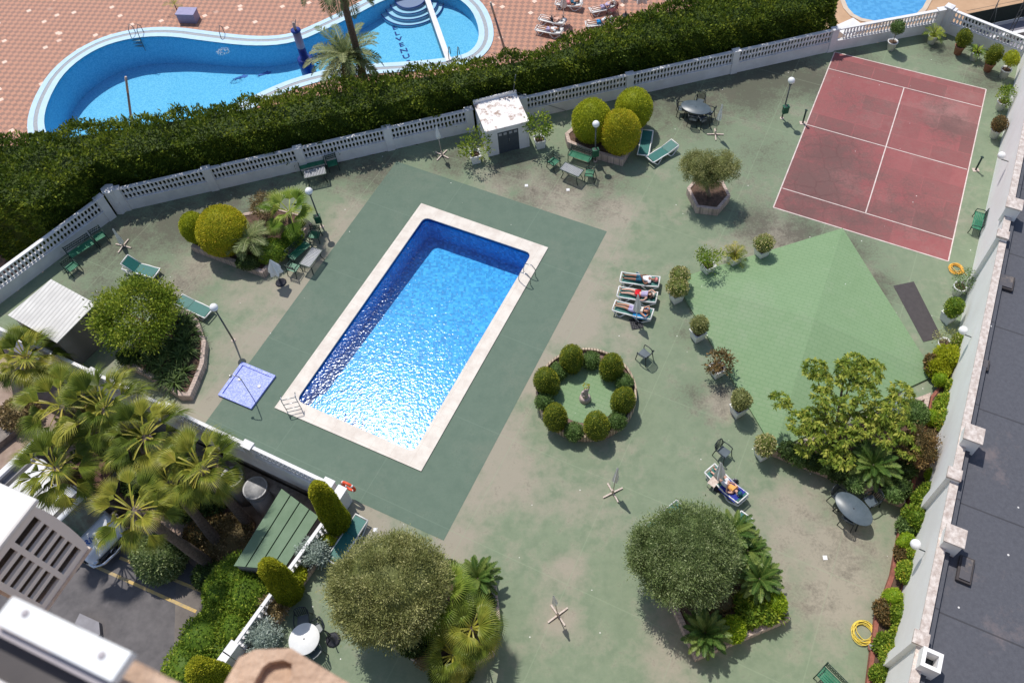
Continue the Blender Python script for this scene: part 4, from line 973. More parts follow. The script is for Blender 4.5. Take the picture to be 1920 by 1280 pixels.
# trees with trunk and crown -------------------------------------------------
def tree(label, base, zb, top, ztop, rad, kind, n, leaf, clump, crad, cat='tree', group=None, lean=None, r0=.16, name='tree', nl=5, bark='bark', extra=None, **kw):
    b0 = W(base[0], base[1], zb); c = W(top[0], top[1], ztop); rel = c-b0
    t_ = thing(name, label, cat, b0, 0, group)
    mid = Vector((rel.x*.35, rel.y*.35, rel.z*.45)); hi = Vector((rel.x*.8, rel.y*.8, rel.z*.8))
    trunk_obj([(0, 0, -.05), mid, hi], [r0, r0*.8, r0*.55], M[bark], t_)
    sp = []
    for i in range(nl):
        a = 2*PI*i/nl+.4; e = rel+Vector((rad[0]*.62*math.cos(a), rad[1]*.62*math.sin(a), rad[2]*.35*math.sin(i*2.3))); s_ = mid.lerp(hi, .3+.5*(i % 3)/2)
        sp.append((s_, s_.lerp(e, .5)+Vector((0, 0, .12)), e, r0*.45, r0*.15))
    limbs(sp, M[bark], t_)
    a = crown(rad, n, leaf, seed=int(base[0]), clump=clump, crad=crad, **kw); a = move(a, rel)
    if extra: a = join([a]+[move(crown(r_, n_, leaf, seed=i+5, clump=cl, crad=crad, **kw), rel+Vector(o_)) for i, (o_, r_, n_, cl) in enumerate(extra)])
    foliage('crown', a, LM[kind], t_); return t_
tree('bushy light green tree with airy clusters of leaves in the curved left bed', (285, 650), .4, (262, 582), 2.4, (1.85, 1.6, 1.15), 'tree', 17000, .14, 105, .42, 'tree', r0=.12, with_core=False, amp=.3, k=9, jit=.6)
tree('huge rounded olive tree at the bottom, grey green and dense, beside the fan palms', (770, 1160), .4, (728, 1103), 2.9, (1.88, 1.82, 1.68), 'olive', 72000, .105, 420, .27, 'olive tree', r0=.2, amp=.09, asp=.30, jit=.4, corescale=.9, tilt=.5, crange=(.86, 1.05))
tree('large round grey green olive tree in the lower right bed', (1305, 1090), .4, (1287, 1040), 2.6, (1.9, 1.62, 1.42), 'olive_grey', 66000, .105, 330, .28, 'olive tree', r0=.2, amp=.13, asp=.30, jit=.4, corescale=.9, tilt=.4, crange=(.86, 1.05))
tree('small olive tree with two joined rounded crowns in the hexagonal bed', (1330, 368), .45, (1309, 312), 2.4, (.88, .78, .72), 'brown_olive' if 'brown_olive' in LM else 'olive', 12000, .085, 130, .17, 'olive tree', r0=.12, nl=4, asp=.28, corescale=.7, extra=[((1.18, -.05, -.05), (.85, .76, .72), 11000, 120), ((.55, -.3, -.55), (.75, .5, .5), 5000, 60)])
# agapanthus and undergrowth in curved bed
def tufts(label, spots, z, L, wid, kind, n, cat="plant", name='strap_leaf_plant', zc=0.0, group=None):
    arr = []; c0_ = W(*spots[0], z)
    for i, (x, y) in enumerate(spots): p = W(x, y, z); arr.append(move(tuft(n, L, wid, 1.3, int(x+y)), (p.x-c0_.x, p.y-c0_.y, zc)))
    me = npmesh(name, *join(arr)); me.materials.append(LM[kind]); o = bpy.data.objects.new(name, me); C.objects.link(o); o.location = c0_; return tag(o, label, cat, group)
sp = [(265, 665), (285, 680), (305, 690), (325, 700), (345, 700), (340, 670), (320, 660), (300, 655), (330, 640), (350, 645), (345, 615), (360, 630), (355, 660), (275, 650), (310, 715), (330, 720), (335, 595), (350, 605), (290, 660), (250, 670)]
tufts('dark mass of strap leaved plants filling the curved left bed under the light green tree', sp, .4, .85, .028, 'dark', 60, None)['kind'] = 'stuff'
shrub('small dark round shrub at the left tip of the curved bed', 236, 668, (.42, .38, .34), .4, 'dark', 900, .09)
# left bed extras
shrub('reddish brown twiggy bush behind the fan palm in the left bed', 497, 386, (.66, .6, .6), .4, 'brown', 3200, .09, cz=1.0, clump=60, crad=.16, with_core=False)
shrub('dark green leafy shrub in the right corner of the left bed', 505, 470, (.75, .7, .4), .4, 'green', 2600, .12, amp=.15)
shrub('green shrub low in the left bed beside the brown bush', 548, 445, (.55, .55, .35), .4, 'green', 1500, .11, amp=.15)
shrub('dark ground shrub between the golden ball and the bed corner', 465, 492, (.62, .4, .3), .4, 'dark', 1300, .1)
def fanpalm(label, base, zb, top, ztop, nf, pet, blade, kind, seed, el=(1.2, -.25), trunk_r=.14, cat='fan palm', group=None, droop=.5, seg=26, name='fan_palm', dead=0, span=2.7, fold=.22):
    b0 = W(*base, zb); c = W(*top, ztop); rel = c-b0; t_ = thing(name, label, cat, b0, 0, group)
    trunk_obj([(0, 0, -.05), rel*.5+Vector((0, 0, .02)), rel], [trunk_r*1.25, trunk_r, trunk_r*1.1], M['palmbark'], t_, n=10)
    a = move(fans(nf, pet, blade, el[0], el[1], seed, seg, droop, span, fold), rel)
    foliage('crown', a, LM[kind], t_)
    if dead:
        foliage('dead_fronds', move(fans(dead, pet*.5, blade*.7, -.7, -1.3, seed+9, 14, .9), rel-Vector((0, 0, .15))), LM['brown'], t_)
    return t_
fanpalm('bright yellow green fan palm at the right end of the left bed', (545, 430), .4, (543, 398), 1.7, 12, .75, .95, 'fan_bright', 3, (1.15, -.1), .10, droop=.25)
def pinn(label, px, py, z0, cz, nf, L, lw, nl, kind, seed, el=(1.1, .0), arch=1.0, cat='cycad', name='cycad', group=None, r=.16, wid=.02):
    c = W(px, py, z0+cz); t_ = thing(name, label, cat, (c.x, c.y, z0), 0, group)
    m = MB(); m.lathe([(r*.9, -.02), (r, cz*.5), (r*.8, cz), (.03, cz+.06)], 10); m.build('trunk', M['palmbark'], t_)
    foliage('crown', move(pinnate(nf, L, lw, nl, el[0], el[1], arch, seed, wid=wid), (0, 0, cz)), LM[kind], t_); return t_
pinn('soft grey green feather palm in front of the largest golden ball', 466, 447, .4, 1.0, 22, 1.25, .38, 26, 'date', 5, (1.0, -.1), 1.1, 'feather palm', 'feather_palm')
ORD2 = ['first', 'second', 'third', 'fourth', 'fifth', 'sixth', 'seventh', 'eighth', 'ninth', 'tenth', 'eleventh', 'twelfth']
# triangular bed
pinn('large dark cycad in the triangular bed under the umbrella tree', 1637, 872, .45, .55, 42, 1.15, .22, 40, 'cycad', 11, (1.2, -.05), .7)
# lower right bed
CYG = 'cycads of the lower beds'
pinn('cycad at the lower left corner of the lower right bed', 1322, 1186, .4, .5, 40, .95, .19, 36, 'cycad', 12, (1.25, 0), .6, group=CYG)
pinn('cycad in the middle right of the lower right bed, yellowing below', 1424, 1085, .4, .6, 42, .98, .19, 36, 'cycad', 13, (1.25, -.1), .7, group=CYG)
pinn('cycad partly hidden behind the grey olive, nearest the sunbather', 1375, 1000, .4, .8, 34, .98, .19, 34, 'cycad', 14, (1.2, 0), .7, group=CYG)
pinn('cycad emerging at the right flank of the grey olive crown', 1402, 1032, .4, .6, 34, .9, .19, 34, 'cycad', 15, (1.1, 0), .7, group=CYG)
pinn('cycad at the upper right of the bottom bed', 896, 1084, .4, .6, 40, .92, .18, 34, 'cycad', 16, (1.25, 0), .7, group=CYG)
shrub('bright lime shrub beside the cycad at the lower edge of the lower right bed', 1376, 1180, (.48, .46, .42), .4, 'lime', 2600, .09, 'lime shrub', cat='lime shrub') if False else shrub('bright lime shrub beside the cycad at the lower edge of the lower right bed', 1376, 1180, (.48, .46, .42), .4, 'lime', 2600, .09, 'lime shrub')
shrub('bright lime shrub near the right corner of the lower right bed', 1453, 1130, (.42, .46, .42), .4, 'lime', 2300, .09, 'lime shrub')
for i, (x, y) in enumerate([(1405, 1155), (1425, 1140), (1395, 1130), (1440, 1150)]):
    shrub(['lowest', 'second lowest', 'third lowest and leftmost', 'rightmost'][i]+' leafy plant in the lower right bed between the two lime shrubs', x, y, (.4, .38, .3), .4, 'green', 700, .17, 'plant', 'leafy plants between the lime shrubs', amp=.15, jit=.9)
tufts('tuft of grassy leaves at the right corner of the lower right bed', [(1462, 1158)], .4, .5, .02, 'green', 30)
shrub('dry purplish undergrowth at the foot of the grey olive', 1345, 1125, (.8, .5, .25), .4, 'red', 900, .08)
# bottom bed
fanpalm('bright fan palm in the bottom bed right against the big olive', (850, 1150), .4, (828, 1122), 2.0, 13, .75, .88, 'fan_bright', 21, (1.1, -.2), .12, droop=.2, group='fan palms of the bottom bed')
fanpalm('dense fan palm at the lower right of the bottom bed, overhanging the edge', (890, 1205), .4, (884, 1178), 1.9, 22, .6, .85, 'fan', 22, (1.2, -.45), .14, droop=.5, group='fan palms of the bottom bed')
fanpalm('lower fan palm at the bottom tip of the bottom bed', (855, 1245), .4, (850, 1228), 1.3, 16, .5, .75, 'fan', 23, (1.2, -.3), .12, droop=.5, group='fan palms of the bottom bed')
shrub('dark leafy shrub under the palms at the lower left of the bottom bed', 775, 1205, (.62, .5, .4), .4, 'dark', 1800, .11)
shrub('dark leafy shrub at the bottom tip of the bottom bed beneath the palms', 850, 1262, (.8, .5, .4), .4, 'dark', 2200, .11)
shrub('low dark shrub at the top of the bottom bed beside the cycad', 842, 1066, (.38, .34, .3), .4, 'dark', 900, .09)
shrub('low dark shrub by the right edge of the bottom bed', 912, 1130, (.32, .32, .26), .4, 'dark', 700, .09)
shrub('purplish heather at the lower edge of the bottom bed', 800, 1235, (.45, .35, .2), .4, 'brown', 600, .08)
# umbrella tree ---------------------------------------------------------------
ut = thing('umbrella_tree', 'spreading umbrella tree with long bare limbs ending in clusters of drooping leaves', 'tree', W(1560, 835, .45))
ub = W(1560, 835, .45); ub2 = Vector(ub)
cl = [(1530, 690, 3.4, .42), (1540, 712, 3.2, .42), (1585, 692, 3.6, .4), (1604, 680, 3.6, .42), (1584, 712, 3.3, .34), (1625, 700, 3.5, .46), (1640, 690, 3.5, .36), (1622, 735, 3.2, .48), (1463, 750, 2.4, .36), (1545, 745, 3.0, .4), (1562, 765, 2.8, .38), (1590, 755, 3.0, .3),
      (1690, 735, 3.0, .42), (1680, 760, 2.8, .44), (1650, 770, 2.8, .4), (1500, 790, 2.3, .44), (1525, 785, 2.3, .46), (1520, 815, 2.0, .46), (1548, 800, 2.2, .44), (1580, 815, 2.2, .48), (1605, 795, 2.4, .5), (1630, 790, 2.4, .44), (1580, 860, 1.7, .42), (1550, 850, 1.6, .34), (1660, 815, 2.2, .44), (1690, 800, 2.4, .48), (1705, 835, 1.9, .44), (1665, 785, 2.5, .36), (1508, 838, 1.5, .3)]
arr = []; lsp = []
for i, (x, y, z, r_) in enumerate(cl):
    c = W(x, y, z)-ub
    nn_ = int(36*(r_/.4)**2)
    for k in range(nn_):
        d = unit(rng.normal(size=3)); d[2] = abs(d[2])*.9-.25; o_ = np.array(c)+d*np.array([r_*1.12, r_*1.12, r_*.8]); nl_ = 8; az = np.linspace(0, 2*PI, nl_+1)[:-1]+rng.uniform(0, 1)
        Nn = np.stack([np.cos(az), np.sin(az), np.full(nl_, -.55)], 1); arr.append(leaf_arrays(np.repeat(o_[None], nl_, 0), Nn, .20, .42, .12, np.full(nl_, rng.uniform(.1, .9))))
    if i % 2 == 0 or i in (8, 3, 7, 12):
        h_ = Vector((c.x*.25, c.y*.25, c.z*.35)); lsp.append((h_*.5, h_+Vector((c.x*.2, c.y*.2, c.z*.1)), c-Vector((0, 0, .1)), .06, .022))
trunk_obj([(0, 0, -.05), (.05, .05, .4), (.1, .1, .9)], [.13, .11, .08], M['bark'], ut)
limbs(lsp, M['bark'], ut); foliage('crown', join(arr), LM['sheff'], ut)
shrub('rust red leaved bush at the right end of the triangular bed', 1722, 838, (.72, .8, .75), .45, 'red', 5200, .10, cz=1.1, clump=110, crad=.2, with_core=True, corescale=.6)
shrub('silvery shrub in the upper right of the triangular bed', 1672, 770, (.55, .5, .4), .45, 'silver', 1800, .09)
shrub('mixed green shrub low in the upper right corner of the triangular bed', 1715, 772, (.55, .6, .45), .45, 'small', 2200, .1)
for i, (x, y) in enumerate([(1478, 845), (1500, 858), (1525, 866), (1550, 872), (1575, 885), (1600, 905), (1690, 915), (1675, 925), (1700, 880), (1620, 830), (1660, 855), (1560, 845)]):
    shrub(ORD2[i]+[' low dark leafy plant, counted along the triangular bed from its left tip', ' low green plant, counted along the triangular bed from its left tip'][i % 2], x, y, (.42, .4, .3), .45, ['dark', 'small'][i % 2], 700, .12, 'plant', 'low plants of the triangular bed', amp=.15, jit=.8, name='low_plant')
# right wall strip
strips = [(1800, 645, (.42, .5, .55), 'flower'), (1778, 672, (.5, .5, .6), 'ball'), (1760, 688, (.5, .45, .5), 'ball'), (1762, 711, (.32, .3, .38), 'lime'), (1790, 725, (.35, .5, .55), 'flower'), (1775, 760, (.42, .5, .5), 'flower'), (1748, 783, (.34, .32, .38), 'lime'), (1775, 795, (.38, .45, .5), 'flower'),
          (1765, 870, (.38, .5, .5), 'flower'), (1750, 895, (.3, .4, .4), 'lime'), (1735, 940, (.52, .5, .6), 'green'), (1722, 975, (.48, .5, .5), 'green'), (1742, 920, (.35, .4, .5), 'green'), (1698, 1015, (.36, .34, .42), 'lime'), (1718, 1045, (.42, .45, .45), 'flower'), (1705, 1075, (.45, .5, .5), 'flower'), (1720, 1080, (.36, .4, .45), 'flower'),
          (1673, 1120, (.36, .34, .42), 'lime'), (1690, 1155, (.42, .45, .45), 'green'), (1705, 1130, (.3, .3, .3), 'flower'), (1690, 1185, (.4, .4, .4), 'flower'), (1660, 1205, (.32, .36, .36), 'green'), (1678, 1235, (.5, .5, .55), 'flower'), (1650, 1262, (.34, .36, .36), 'green'), (1690, 1260, (.5, .5, .5), 'flower'), (1655, 1145, (.3, .4, .25), 'red'), (1690, 1040, (.25, .35, .25), 'red'), (1700, 985, (.3, .35, .3), 'small'), (1747, 680, (.3, .4, .3), 'red')]
ORD = ['topmost', 'second', 'third', 'fourth', 'fifth', 'sixth', 'seventh', 'eighth', 'ninth', 'tenth', 'eleventh', 'twelfth', 'thirteenth', 'fourteenth']
cnt = {}
nmz = {'flower': 'mixed green and yellow shrub along the right wall', 'ball': 'golden green shrub at the top of the right wall bed', 'lime': 'clipped lime ball along the right wall', 'green': 'glossy green shrub along the right wall', 'red': 'reddish grassy plant at the edge of the right wall bed', 'small': 'small dark green shrub along the right wall'}
for x, y, r_, kd in sorted(strips, key=lambda q: q[1]):
    lime = kd == 'lime'; k_ = cnt.get(kd, 0); cnt[kd] = k_+1
    shrub(ORD[k_]+' from the top: '+nmz[kd], x, y, r_, .3, kd, int(2300*r_[0]*r_[1]/.2), .07 if lime else .12, 'shrub', {'lime': 'lime balls along the right wall', 'flower': 'mixed shrubs along the right wall', 'ball': 'golden shrubs along the right wall', 'green': 'glossy shrubs along the right wall', 'red': 'reddish plants along the right wall', 'small': 'small shrubs along the right wall'}[kd], amp=.12 if lime else .28, jit=.6 if lime else .8, k=20, corescale=.93 if lime else .8)
# conifers beside the low balustrade
def cone(label, base, top, r, htt, kind='cypress'):
    b0 = W(*base, .27); tp = W(*top, .27+htt); n = 15000; z = rng.uniform(0, 1, n); an = rng.uniform(0, 2*PI, n)
    prof = np.where(z < .12, .80+.20*np.sin(z/.12*PI/2), 1)*(1.0-.12*z-.30*z*z)*np.clip((1-z)/.13, 0, 1)**.5
    rr = r*prof*(1-.06*np.abs(rng.normal(size=n)))*(1+.05*np.sin(an*3+z*9)+.04*np.sin(an*7-z*14)); P = np.stack([rr*np.cos(an), rr*np.sin(an), z*htt], 1)
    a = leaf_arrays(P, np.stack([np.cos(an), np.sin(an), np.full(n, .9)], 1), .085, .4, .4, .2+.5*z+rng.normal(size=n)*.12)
    zz = np.linspace(0, 1, 14); pr = np.where(zz < .12, .8+.2*np.sin(zz/.12*PI/2), 1)*(1-.12*zz-.30*zz*zz)*np.clip((1-zz)/.13, 0, 1)**.5*r*.92
    Vc = np.array([(p*math.cos(2*PI*i/14), p*math.sin(2*PI*i/14), z_*htt*.985) for p, z_ in zip(pr, zz) for i in range(14)]); Fc = np.array([(j*14+i, j*14+(i+1) % 14, (j+1)*14+(i+1) % 14, (j+1)*14+i) for j in range(13) for i in range(14)])
    t_ = thing('conifer', label, 'conifer', b0, 0, 'conifers beside the low balustrade')
    m = MB(); m.tube([(0, 0, -.05), (0, 0, htt*.8)], [.07, .03], 7); m.build('trunk', M['bark'], t_)
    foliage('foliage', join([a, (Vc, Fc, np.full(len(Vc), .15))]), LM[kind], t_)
    sh_ = (tp-b0); 
    return t_
cone('tall blunt golden green conifer just below the lifebuoy', (637, 984), (592, 905), .50, 4.1)
cone('pointed golden conifer beside the middle of the green panel roof', (548, 1114), (490, 1050), .50, 3.7)
cone('golden conifer at the bottom edge, lowest of the three', (436, 1296), (365, 1215), .60, 4.0)
shrub('silvery round shrub below the tallest conifer', 587, 1036, (.56, .56, .46), .27, 'silver', 4200, .09, cat='silver shrub', clump=90, crad=.14, corescale=.75)
shrub('silvery round shrub above the lowest conifer', 493, 1192, (.60, .56, .46), .27, 'silver', 4200, .09, cat='silver shrub', clump=90, crad=.14, corescale=.75)
shrub('yellow green low shrub between the silver shrub and the pointed conifer', 558, 1078, (.34, .4, .26), .27, 'ball', 900, .1)
shrub('yellow green low shrub at the foot of the tallest conifer', 612, 1013, (.34, .2, .22), .27, 'ball', 500, .09)
shrub('dry brownish grassy shrub below the pointed conifer', 512, 1138, (.44, .5, .36), .27, 'brown', 1500, .1, clump=40, crad=.16, corescale=.6)
# ------------------------------------------------------------------ pots
def potted(label, px, py, pot, plant, rad, kind, leaf=.1, n=900, s=.58, h=.60, cz=None, z=0.0, group=None, stem=True, rz=None, **kw):
    c = W(px, py+3, z+h*.5); t_ = thing('potted_plant', label, 'potted plant', (c.x, c.y, z), R(27) if rz is None else rz, group)
    m = MB()
    if pot == 'box':
        b_ = .86; o4 = [(-s/2*b_, -s/2*b_), (s/2*b_, -s/2*b_), (s/2*b_, s/2*b_), (-s/2*b_, s/2*b_)]
        m.lathe([(s*.64*.86, 0), (s*.69, h-.05), (s*.74, h-.05), (s*.74, h), (s*.62, h), (s*.62, h-.07)], 4, smooth=False); mat_ = M['plastic']
    else:
        m.lathe([(s*.36, 0), (s*.48, h-.05), (s*.54, h-.05), (s*.54, h), (s*.46, h), (s*.44, h-.08)], 20); mat_ = {'round': M['plastic'], 'terra': M['terracotta'], 'wire': M['stone']}[pot]
    po = m.build('pot', mat_, t_); po.rotation_euler = (0, 0, PI/4 if pot == 'box' else 0)
    m = MB(); m.lathe([(s*.44, h-.11), (s*.44, h-.07), (.02, h-.06)], 12); m.build('soil', M['soil'], t_)
    zc = (h+rad[2]*.98) if cz is None else cz+.12
    if stem: m = MB(); m.tube([(0, 0, h-.1), (.02, .01, zc)], [.025, .015], 6); m.build('stem', M['bark'], t_)
    if plant == 'ball': a = move(crown(rad, int(n*1.2), leaf, seed=int(px), amp=.17, k=22, jit=.8, shell=.16, corescale=.8, **kw), (0, 0, zc))
    elif plant == 'loose': a = move(crown(rad, n, leaf, seed=int(px), amp=.3, k=7, clump=24, crad=rad[0]*.45, with_core=False, **kw), (0, 0, zc))
    elif plant == 'frond': a = move(pinnate(16, rad[0]*1.3, .28, 14, 1.3, .3, .9, int(px), wid=.014), (0, 0, h-.05))
    elif plant == 'tuft': a = move(tuft(70, rad[0]*1.25, .03, 1.1, int(px)), (0, 0, h-.08))
    foliage('foliage', a, LM[kind], t_); return t_
potted('white square pot with a leafy yellow green shrub at the left corner of the hut', 891, 292, 'box', 'loose', (.62, .6, .75), 'tree', .16, 700, cz=1.25, rz=R(14))
potted('white square pot with a leafy green shrub at the right corner of the hut', 1012, 264, 'box', 'loose', (.62, .55, .6), 'green', .17, 650, cz=1.5, rz=R(14))
potted('white round pot holding a small ball topped standard tree by the far balustrade', 1672, 82, 'round', 'ball', (.44, .44, .44), 'small', .08, 1500, cz=1.5)
potted('white round pot with arching yellow green fronds at the far corner', 1748, 70, 'round', 'frond', (.55, .5, .5), 'tree')
potted('terracotta pot with a dark oval clipped shrub, first below the far corner', 1798, 90, 'terra', 'ball', (.46, .46, .62), 'egg', .07, 2600, cz=1.05)
potted('white round pot with spiky leaves between the two terracotta pots', 1828, 101, 'round', 'tuft', (.55, .5, .5), 'green')
potted('terracotta pot with a dark oval clipped shrub, nearest the wall corner', 1854, 122, 'terra', 'ball', (.46, .46, .64), 'egg', .07, 2600, cz=1.05)
potted('white round pot with a golden round topped shrub at the end of the far row', 1884, 134, 'round', 'ball', (.42, .42, .42), 'ball', .09, 1100, cz=1.25)
potted('pot with a shaggy green shrub at the upper right of the court', 1877, 194, 'round', 'loose', (.42, .42, .6), 'green', .12, 900, cz=.9)
potted('white round pot with a copper brown oval shrub at the upper right of the court', 1866, 246, 'round', 'ball', (.40, .40, .46), 'red', .08, 1700, cz=.85)
GB = 'white square pots along the edges of the pyramid roof'
potted('white square pot with a loose green bush, left one above the pyramid roof', 1327, 499, 'box', 'loose', (.5, .45, .62), 'green', .12, 1000, cz=1.05, group=GB)
potted('white square pot with fan shaped green leaves, second above the pyramid roof', 1376, 483, 'box', 'frond', (.55, .45, .5), 'fan', group=GB)
potted('white square pot with a creamy flowered shrub nearest the red court', 1428, 470, 'box', 'ball', (.46, .44, .42), 'cream', .1, 1100, group=GB)
potted('white square pot with a creamy flowered shrub, behind the other at the roof corner', 1273, 528, 'box', 'ball', (.48, .46, .42), 'cream', .1, 1100, group=GB)
potted('white square pot with a creamy flowered shrub, front one at the roof corner', 1268, 552, 'box', 'ball', (.50, .46, .44), 'cream', .1, 1200, group=GB)
potted('white square pot with a dark round clipped shrub, below the creamy pair', 1308, 624, 'box', 'ball', (.42, .42, .50), 'olive', .085, 1800, group=GB)
potted('white square pot with a spiky reddish brown plant halfway down the roof edge', 1345, 691, 'box', 'loose', (.48, .45, .42), 'red', .14, 900, group=GB)
potted('white square pot with an oval dark shrub, second from the bed', 1384, 765, 'box', 'ball', (.42, .42, .52), 'olive', .085, 1800, group=GB)
potted('white square pot with a creamy flowered shrub right beside the tip of the triangular bed', 1430, 845, 'box', 'ball', (.48, .46, .46), 'cream', .1, 1300, group=GB)
potted('white round pot with a straggly shrub beside the orange hose', 1797, 540, 'round', 'loose', (.45, .42, .5), 'small', .09, 800, cz=.9)
potted('white square pot with a bright green bush against the right wall', 1779, 590, 'box', 'ball', (.42, .42, .46), 'green', .1, 1300)
potted('white round pot with a thin greyish shrub at the lower end of the rubber mat', 1768, 646, 'round', 'loose', (.45, .42, .45), 'olive', .08, 700, cz=.8)
# ------------------------------------------------------------------ furniture
def V2(a): return Vector((a.x, a.y, 0))
def lounger(label, foot, head, back=.42, cat='sun lounger', group='green and white sun loungers', z=0.0, sling='sling', L=1.9, tilt=.25):
    a = W(*foot, z+.33); b = W(*head, z+.45); d = V2(b-a); mid = V2(a+b)/2; ang_ = math.atan2(d.y, d.x)
    o0 = mid-d.normalized()*L/2
    t_ = thing('sun_lounger', label, cat, (o0.x, o0.y, z), ang_, group)
    xb = L*.60; bl = L*.38; bx = xb+bl*math.cos(back); bz = .33+bl*math.sin(back); wd = .60
    m = MB(); m.box((xb/2+.05, 0, .335), (xb-.08, wd-.06, .02)); m.build('seat_sling', M[sling], t_)
    m = MB(); m.bar((xb+.02, 0, .345), (bx-.03, 0, bz+.01), wd-.06, .02); m.build('back_sling', M[sling], t_)
    m = MB()
    for s_ in (-1, 1):
        y = s_*wd/2
        m.tube([(0, y, .36), (.06, y, .34), (.35, y, .325), (xb*.6, y, .345), (xb, y, .325)], [.035, .035, .03, .035, .035], 7)
        m.tube([(xb-.02, y, .33), (bx, y, bz), (bx+.03, y, bz+.02)], .03, 7)
        m.tube([(.05, y, .33), (.30, y*1.06, .02), (.42, y*1.06, .02), (.66, y, .33)], .032, 7)
        m.tube([(xb-.10, y, .33), (xb+.18, y*1.06, .02), (xb+.32, y*1.06, .02), (L-.03, y, .36)], .032, 7)
        m.tube([(xb, y, .32), (L-.03, y, .36)], .03, 7)
    m.tube([(.0, -wd/2, .36), (.0, wd/2, .36)], .035, 7); m.tube([(bx+.02, -wd/2, bz+.02), (bx+.02, wd/2, bz+.02)], .03, 7); m.tube([(L-.03, -wd/2, .36), (L-.03, wd/2, .36)], .03, 7)
    if back > .2: m.tube([(xb+bl*.6*math.cos(back), -wd*.35, .33+bl*.6*math.sin(back)), (L-.12, -wd*.35, .345)], .018, 6); m.tube([(xb+bl*.6*math.cos(back), wd*.35, .33+bl*.6*math.sin(back)), (L-.12, wd*.35, .345)], .018, 6)
    m.build('frame', M['plastic'], t_)
    t_['back'] = back; return t_
def parasol(label, base, top, kind='cross', z=0.0, cr=.14, ch=1.1, hgt=2.3, open_at_base=False, group='closed grey parasols', flare=1.0):
    b0 = W(*base, z); t_ = thing('parasol', label, 'parasol', b0, 0, group)
    # keep the slight lean of the real pole
    tp = W(*top, z+hgt)-b0; tp = Vector((max(-.25, min(.25, tp.x)), max(-.25, min(.25, tp.y)), hgt))
    m = MB(); m.tube([(0, 0, .05), tp], .02, 8); m.build('pole', M['wood_white'] if kind == 'cross' else M['plastic'], t_)
    ax = tp.normalized(); m = MB(); n = 24; vs = []; prof = [(.015, hgt+.06), (.035, hgt), (cr*.45, hgt-.3*ch), (cr*.85*flare, hgt-.7*ch), (cr*flare, hgt-.95*ch), (cr*.9*flare, hgt-ch)]
    for r_, z_ in prof:
        for k in range(n):
            a = 2*PI*k/n; rr = r_*(1+.28*math.cos(6*a)); c_ = tp*(z_/hgt); vs.append((c_.x+rr*math.cos(a), c_.y+rr*math.sin(a), z_))
    fs = [(i*n+k, i*n+(k+1) % n, (i+1)*n+(k+1) % n, (i+1)*n+k) for i in range(5) for k in range(n)]+[tuple(range(5*n, 6*n))]
    m.add(vs, fs); m.build('folded_canopy', M['canvas'], t_)
    if kind == 'cross':
        m = MB(); a0 = random.uniform(0, 1.5)
        for k in range(4):
            a = a0+k*PI/2; m.bar((.05*math.cos(a), .05*math.sin(a), .06), (.46*math.cos(a), .46*math.sin(a), .04), .06, .05)
        m.lathe([(.06, .03), (.05, .3), (.03, .34)], 8); m.build('cross_foot', M['wood_white'], t_)
    elif kind == 'round':
        m = MB(); m.lathe([(.26, 0), (.27, .03), (.2, .07), (.08, .10), (.045, .36), (.03, .38)], 22, fl=.03, nf=9); m.build('cast_base', M['black_base'], t_)
    elif kind == 'square':
        m = MB(); s_ = .27
        for k in range(-3, 4):
            m.box((k*s_/3, 0, .03), (.035, 2*s_, .03)); m.box((0, k*s_/3, .04), (2*s_, .03, .03))
        m.lathe([(.09, .03), (.05, .1), (.03, .34)], 10); m.build('cast_base', M['black_base'], t_); t_.rotation_euler = (0, 0, .15)
    return t_
lounger('green lounger standing alongside the bed of the three golden domes, left one of the pair', (1207, 283), (1213, 252), .15)
lounger('green lounger set apart beside the golden domes, right one of the pair', (1222, 297), (1262, 270), .2)
lounger('green lounger with raised back in front of the light green tree', (292, 512), (235, 494), .75)
lounger('green lounger half hidden behind the light green tree, near the first lamp', (386, 585), (340, 562), .1)
lounger('green lounger parked below the lifebuoy beside the tallest conifer', (633, 1038), (668, 982), .05, L=2.05)
LP = [lounger('upper of the three loungers in a row, under the man with the pink cap', (1168, 520), (1233, 527), .12), lounger('middle of the three loungers in a row, under the woman in red shorts', (1161, 547), (1230, 557), .15), lounger('lowest of the three loungers in a row, beside the grey parasol', (1153, 573), (1222, 589), .18)]
L9 = lounger('lounger near the lower right where a sunbather lies on a navy towel', (1338, 885), (1387, 931), .35)
lounger('green lounger almost hidden behind the top of the grey olive', (1228, 988), (1264, 958), .1)
lounger('white ended lounger peeping out beyond the cycads of the lower right bed', (1366, 1014), (1388, 984), .1)
parasol('closed grey parasol on a cross foot standing left of the white hut', (829, 292), (818, 238), 'cross', hgt=2.2, cr=.11, ch=.8)
parasol('closed parasol on a cross foot beside the dark oval table', (1341, 253), (1354, 197), 'cross', hgt=2.3, cr=.11)
parasol('closed parasol near the left balustrade, above the lone lounger', (232, 462), (212, 430), 'cross', hgt=1.5, cr=.11, ch=1.2)
parasol('half folded pale parasol on a round black base near the left bed corner', (527, 530), (507, 488), 'round', hgt=1.9, cr=.27, ch=1.0, flare=1.1)
parasol('closed parasol on a cross foot in the open floor below the round bed', (1149, 924), (1158, 878), 'cross', hgt=2.2, cr=.11)
parasol('closed parasol on a cross foot between the two big olives', (1046, 1153), (1038, 1118), 'cross', hgt=2.2, cr=.09, ch=.8)
parasol('closed grey parasol on a square black base beside the three sunbathers', (1193, 607), (1197, 553), 'square', hgt=2.2, cr=.16)
parasol('closed grey parasol standing over the sunbather on the navy towel', (1347, 912), (1352, 868), 'round', hgt=2.1, cr=.19)
